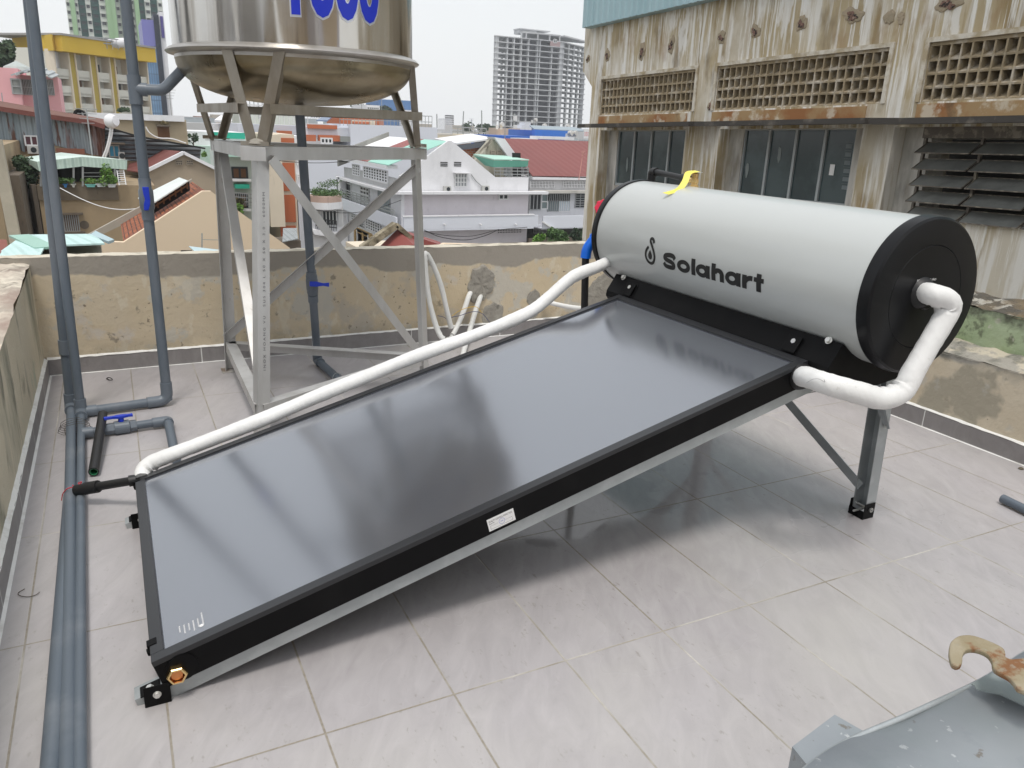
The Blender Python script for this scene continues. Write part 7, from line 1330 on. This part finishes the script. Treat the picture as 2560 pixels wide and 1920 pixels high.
cr = MB(); MD = mat('shade_toned_concrete', (.05, .05, .075), [((.08, .08, .11), .05, (1, 1, 1), .45, .6)], .9)  # inner walls coloured navy-dark to carry the shade inside the open floors
for xa, xb, yy in ((1306, 1336, 8), (1343, 1372, 10), (1380, 1396, 11), (1322, 1340, 18)):
    cr.box(PY(xa, 220, Yq + yy).x, PY(xb, 220, Yq + yy).x, Yq + yy, Yq + yy + 4, GZ, zt3)
for xa, xb in ((1273, 1281), (1288, 1296)): cr.box(PY(xa, 220, Yq + 10).x, PY(xb, 220, Yq + 10).x, Yq + 10, Yq + 16, GZ, zt3)
cr.build('inner_walls', MD, t)
b = MB(); r = RY(1302, 86, 1456, 90, Yq + 2); b.prism([(r[0], Yq, zt3 + 3), (PY(1402, 88, Yq).x, Yq, zt3 + 3), (PY(1402, 88, Yq).x + KS * D, Yq + D, zt3 + 3), (r[0] + KS * D, Yq + D, zt3 + 3)], (0, 0, .8)); b.prism([(xr_ + .4, Yq - .5, zt3 + 3.0), (xe2 + 1, Yq + 18, zt3 + 3.0), (xe2 + 1, Yq + D, zt3 + 3.0), (xr_ + .4, Yq + D, zt3 + 3.0)], (0, 0, .8))
for x in (1304, 1316, 1345, 1375, 1400): p = PY(x, 92, Yq).x; b.box(p - .35, p + .35, Yq, Yq + .8, zt3, zt3 + 3)
b.box(PY(1300, 85, Yq + 10).x, PY(1376, 85, Yq + 10).x, Yq + 10, Yq + 20, zt3 + 6.2, zt3 + 6.8); b.box(PY(1302, 85, Yq + 10).x, PY(1345, 85, Yq + 10).x, Yq + 12, Yq + 20, zt3 + 3.8, zt3 + 6.2); b.build('roof_frame', MC, t)
r = RY(1376, 97, 1438, 110, Yq - .5); b = MB(); b.box(r[0], PY(1400, 100, Yq).x, Yq - .6, Yq - .1, zs[1] + .02, zs[0] - .52); b.build('brick_infill', pm('dusty_red_brick', (.36, .25, .25), .1), t)
win(t, RY(1384, 98, 1392, 107, Yq - .6), Yq - .62, 2, 1, M_wfr, M_wd, .3, .6)
t = thing('white_round_tower', 'small distant white office tower with dark window bands', 'tower', PY(1123, 325, 520)); c = PY(1123, 325, 520); b = MB(); R_ = 3.; 
b.lathe([(R_, 0), (R_, 9.6)], c, Z, 20)
b.build('core', M_wd, t); b = MB()
for k in range(7): b.lathe([(R_ + .2, k * 1.35), (R_ + .2, k * 1.35 + .75)], c, Z, 20)
b.build('white_bands', WHT, t)
for x, y0, y1, l in ((1093, 320, 285, 'leftmost of the thin distant masts, left of the small white tower'), (1156, 328, 278, 'slanting thin distant mast right of the small white tower'), (1205, 332, 276, 'thin distant mast in front of the dark trees, nearest the unfinished tower')):
    t = thing('radio_mast', l, 'mast', PY(x, y0 + 8, 200)); b = MB(); b.beam(PY(x, y0 + 10, 200), PY(x + (3 if x == 1156 else -1), y1, 200), .22, .22, up=(1, 0, 0)); b.build('mast_pole', M_steel, t)
tree('distant_tree', 'hazy airy distant tree right of the small white tower', 1165, 322, 300, 20, 18, 420, .5, M_leafd, lobes=8); tree('distant_tree', 'big hazy dark tree left of the unfinished tower', 1214, 330, 290, 26, 21, 1500, .6, M_leafd, lobes=9); tree('distant_tree', 'hazy green tree clump beside the distant blue hall', 968, 272, 330, 20, 9, 500, .6, M_leafd, lobes=7); tree('distant_tree', 'low hazy tree line seen under the water tank', 900, 268, 320, 26, 6, 400, .6, M_leafd, lobes=9, trunk=False)
BLU = pm('cobalt_sheet', (.02, .12, .5), .12, .5, sc=.05)
t = thing('blue_hall', 'distant blue hall roof showing between the tank stand struts', 'hall', PY(990, 285, 350)); r = RY(948, 250, 1031, 320, 350.); b = MB(); b.box(r[0], r[1], 350, 370, GZ, r[3]); b.build('hall_body', pm('soft_blue_wall', (.09, .2, .42), .1), t); r = RY(1000, 275, 1030, 300, 348.); b = MB(); b.box(r[0], r[1], 347, 349, GZ, r[3]); b.build('pale_annex', WHT, t)
t = thing('distant_block', 'distant white stepped block left of the blue hall', 'building', PY(935, 280, 300)); r = RY(915, 263, 950, 320, 300.); b = MB(); b.box(r[0], r[1], 300, 320, GZ, r[3]); b.build('wall', WHT, t); win(t, RY(918, 268, 947, 274, 300), 300, 6, 1, M_wfr, M_wd, .3, .6)
t = thing('blue_shed', 'long bright blue sheet shed below the unfinished tower', 'shed', PY(1300, 350, 120)); r = RY(1238, 340, 1350, 356, 120.); b = MB(); b.box(r[0], r[1], 120, 130, GZ, r[3]); b.build('lower_shed', BLU, t); r = RY(1334, 327, 1412, 350, 124.); b = MB(); b.box(r[0], r[1], 124, 134, GZ, r[3]); b.build('upper_shed', BLU, t); b = MB(); b.box(r[0] - .3, r[1] + .3, 123, 124, r[3] - .9, r[3] + .1); b.build('blue_fascia', pm('bright_blue_fascia', (.04, .18, .62), .08, .5), t)
r = RY(1336, 318, 1470, 327, 126.); b = MB(); b.prism([(r[0], 126, r[2]), (r[1], 126, r[2]), (r[1], 131, r[3]), (r[0] + 1.6, 131, r[3])], (0, 0, .15)); b.build('grey_roof', pm('blue_grey_roof', (.28, .34, .38), .12, .5), t)
t = thing('small_block', 'pale pinkish rooftop hut at the foot of the unfinished tower', 'building', PY(1280, 345, 140)); r = RY(1254, 321, 1300, 350, 140.); b = MB(); b.box(r[0], r[1], 140, 146, GZ, r[3]); b.build('wall', pm('peach_wall', (.5, .40, .34), .12), t)
t = thing('stepped_block', 'pale grey stepped building in front of the unfinished tower', 'building', PY(1330, 335, 160)); b = MB()
for x0_, x1_, y in ((1310, 1345, 320), (1322, 1345, 313), (1328, 1342, 306)): r = RY(x0_, y, x1_, 350, 160.); b.box(r[0], r[1], 160 + y * .01, 166, GZ, r[3])
b.build('wall', LB, t)
for i, (x, y, Yd, s_) in enumerate(((1421, 334, 118, 1.), (1353, 315, 150, .8), (1412, 316, 150, .7), (1332, 300, 158, .6), (1300, 330, 138, .6), (1246, 312, 138, .8))):
    t = thing('rooftop_tank', ['two horizontal steel water tanks on white legs beside the blue shed', 'steel rooftop tank above the blue shed, left of centre', 'small steel rooftop tank above the right end of the blue shed', 'tiny dome tank on top of the stepped grey building', 'small white tank between the peach hut and stepped building', 'white round tank in front of the tower base at its left column'][i], 'water tank', PY(x, y + 10 * s_, Yd)); b = MB()
    k_ = Yd / FPX; c = PY(x, y, Yd)
    for dx in ((-7, 8) if i == 0 else (0,)): b.lathe([(7 * k_ * s_, 0), (7.6 * k_ * s_, 1 * k_), (7.6 * k_ * s_, 10 * k_ * s_), (7 * k_ * s_, 11 * k_ * s_)], c + Vector((dx * k_, 0, 0)) + Vector((.2, -.6, 0)), (.3, -.9, .15), 18)
    b.build('cylinder', mat('tank_steel', (.6, .58, .55), (), .3, metal=.7) if i == 0 else bpy.data.materials['tank_steel'], t); b = MB()
    for dx in (-8, 8): b = MB(); b.box(c.x + dx * k_ * s_ - .06, c.x + dx * k_ * s_ + .06, Yd - .8, Yd, c.z - 14 * k_ * s_, c.z); b.build('leg', M_wfr, t)
t = thing('billboard', 'small white rooftop sign with red lettering beside the factory edge', 'sign', PY(1466, 350, 116)); r = RY(1460, 323, 1472, 346, 116.); b = MB(); b.box(r[0], r[1], 116, 116.2, r[2], r[3]); bo = b.build('sign_board', M_wfr, t); 
for k in range(3): z = r[3] - (r[3] - r[2]) * (.42 + .17 * k); text_obj('red_lettering', ['HH', 'HHH', 'HH'][k], lambda s, q: Vector((s, 115.99, q)), (r[0] + .1, r[1] - .1, z, z + .2), mat('sign_red', (.6, .04, .04), (), .6) if k == 0 else bpy.data.materials['sign_red'], bo)
t = thing('white_roof_edge', 'white canopy strips on the roofs behind the dark red roof ridge', 'roof', PY(1400, 350, 100)); b = MB(); r = RY(1349, 342, 1436, 349, 100.); b.box(r[0], r[1], 100, 103, r[2], r[3]); r = RY(1300, 346, 1345, 351, 99.); b.box(r[0], r[1], 99, 102, r[2], r[3]); b.box(r[0], PY(1500, 349, 99).x, 101, 103, GZ, r[2]); b.build('canopy_strip', WHT, t)
t = thing('telecom_mast', 'short telecom mast with panel antennas in front of the unfinished tower', 'mast', PY(1286, 345, 150)); b = MB(); b.beam(PY(1285, 350, 150), PY(1286, 284, 150), .35, .35, up=(1, 0, 0)); b.build('mast_pole', M_steel, t)
for y in (290, 312): b = MB(); r = RY(1282, y, 1290, y + 12, 150.); b.box(r[0], r[1], 149.4, 149.9, r[2], r[3]); b.build('panel_antenna', M_wfr, t)
# low distant city filling the horizon
random.seed(21); shades = [pm('far_wall_%d' % i, c, .1, sc=.03) for i, c in enumerate(((.5, .5, .5), (.45, .4, .34), (.6, .6, .62), (.35, .2, .16), (.4, .44, .46)))]
for i in range(70):
    Yd = uni(170, 600); px = uni(440, 1500); top_ = uni(-2.5, 1.2 if Yd < 300 else 3.); c = PY(px, 330, Yd); w_ = uni(6, 16); b = MB(); b.box(c.x - w_ / 2, c.x + w_ / 2, Yd, Yd + 10, GZ, top_)
    if 1225 < px < 1465 and Yd > 440: continue
    cn = ('grey', 'tan', 'white', 'brick-red', 'blue-grey')[i % 5]; dh = tag(b.build('distant_house', shades[i % 5]), 'small hazy ' + cn + ' house among the far rooftops near the horizon', 'house', 'far ' + cn + ' rooftops near the horizon')
t = None
# rooftop odds and ends that break up the roofs
random.seed(5)
for i, (x, y, Yd, h_, l) in enumerate(((905, 312, 112, 3.5, 'television aerial on the long white complex, nearest the stand leg'), (955, 316, 112, 4.5, 'television aerial on the right part of the long white complex'), (1178, 342, 131, 3., 'small aerial on the cream block roof'), (430, 300, 80, 2.6, 'small aerial on the beige flat-topped building'), (230, 385, 50, 2.4, 'small aerial behind the pale green terrace canopy'), (662, 338, 62, 2., 'small aerial on top of the orange and cream house'), (1262, 346, 80, 2.4, 'small aerial on the white verge of the dark red roof'))):
    c = PY(x, y, Yd); t = thing('tv_antenna', l, 'antenna', c); b = MB(); b.beam(c - Z * .5, c + Z * h_, .07, .07, up=(1, 0, 0))
    for k in range(4): q = c + Z * (h_ - .25 * k); b.beam(q - Vector((.55 - .08 * k, .2, 0)), q + Vector((.55 - .08 * k, .2, 0)), .035, .035)
    b.build('mast', M_steel, t)
for i, (p, q, l) in enumerate((((640, 395, 57), (1003, 372, 60), 'long slack power line crossing in front of the pale blank wall'), ((150, 470, 40), (420, 500, 36), 'slack pale cable from the plant terrace to the tiled roof'), ((1003, 500, 62), (760, 520, 55), 'dark cable between the white house corner and the roof garden house'))):
    a_, c_ = PY(*p), PY(*q); t = thing('power_line', l, 'cable', a_); b = MB(); b.tube([a_.lerp(c_, k / 20) - Z * (1.1 * math.sin(math.pi * k / 20) * .6) for k in range(21)], .022, 5); b.build('wire', M_dark if i != 1 else M_wfr, t)
# ------------------------------------------------------------------ what stands behind the photographer (seen only in reflections)
t = thing('stair_house', 'plain cream stair housing with a brown door behind the photographer', 'building', (.5, -5.5, 0))
b = MB(); b.box(-2.2, 2.6, -7.5, -4.6, 0, 2.7); b.build('wall', CRM, t); b = MB(); b.box(-2.5, 2.9, -7.8, -4.3, 2.7, 2.85); b.build('roof_slab', M_conc, t)
b = MB(); b.box(-.9, 0., -4.6, -4.55, 0, 2.05); b.build('door', M_wood, t)
for x, y, w_, d_, h_, m, l in ((-22, -24, 12, 8, 6, OC, 'brown block far behind the photographer'), (-14, -6, 6, 9, 3.5, WHT, 'white house left of the photographer'), (8, -30, 14, 8, 9, PNKW, 'lilac block far behind the photographer'), (-24, 6, 9, 10, 2.2, OCD, 'dark brown house beyond the left parapet')):
    t = thing('neighbour_house', l, 'house', (x, y, GZ)); b = MB(); b.box(x - w_ / 2, x + w_ / 2, y - d_ / 2, y + d_ / 2, GZ, h_); b.build('wall', m, t); b = MB(); b.box(x - w_ / 2 - .3, x + w_ / 2 + .3, y - d_ / 2 - .3, y + d_ / 2 + .3, h_, h_ + .25); b.build('roof_slab', M_conc, t)
# ------------------------------------------------------------------ humid air
hz = MB(); hz.box(-420, 620, -60, 560, -14, 125)
hm = bpy.data.materials.new('humid_air'); hm.use_nodes = True; hn = hm.node_tree; hn.nodes.remove(hn.nodes['Principled BSDF'])
pv = hn.nodes.new('ShaderNodeVolumePrincipled'); pv.inputs['Color'].default_value = (.93, .96, 1, 1); pv.inputs['Density'].default_value = .00042; pv.inputs['Anisotropy'].default_value = .2
hn.links.new(pv.outputs[0], hn.nodes['Material Output'].inputs['Volume']); tag(hz.build('haze', hm), kind='stuff')
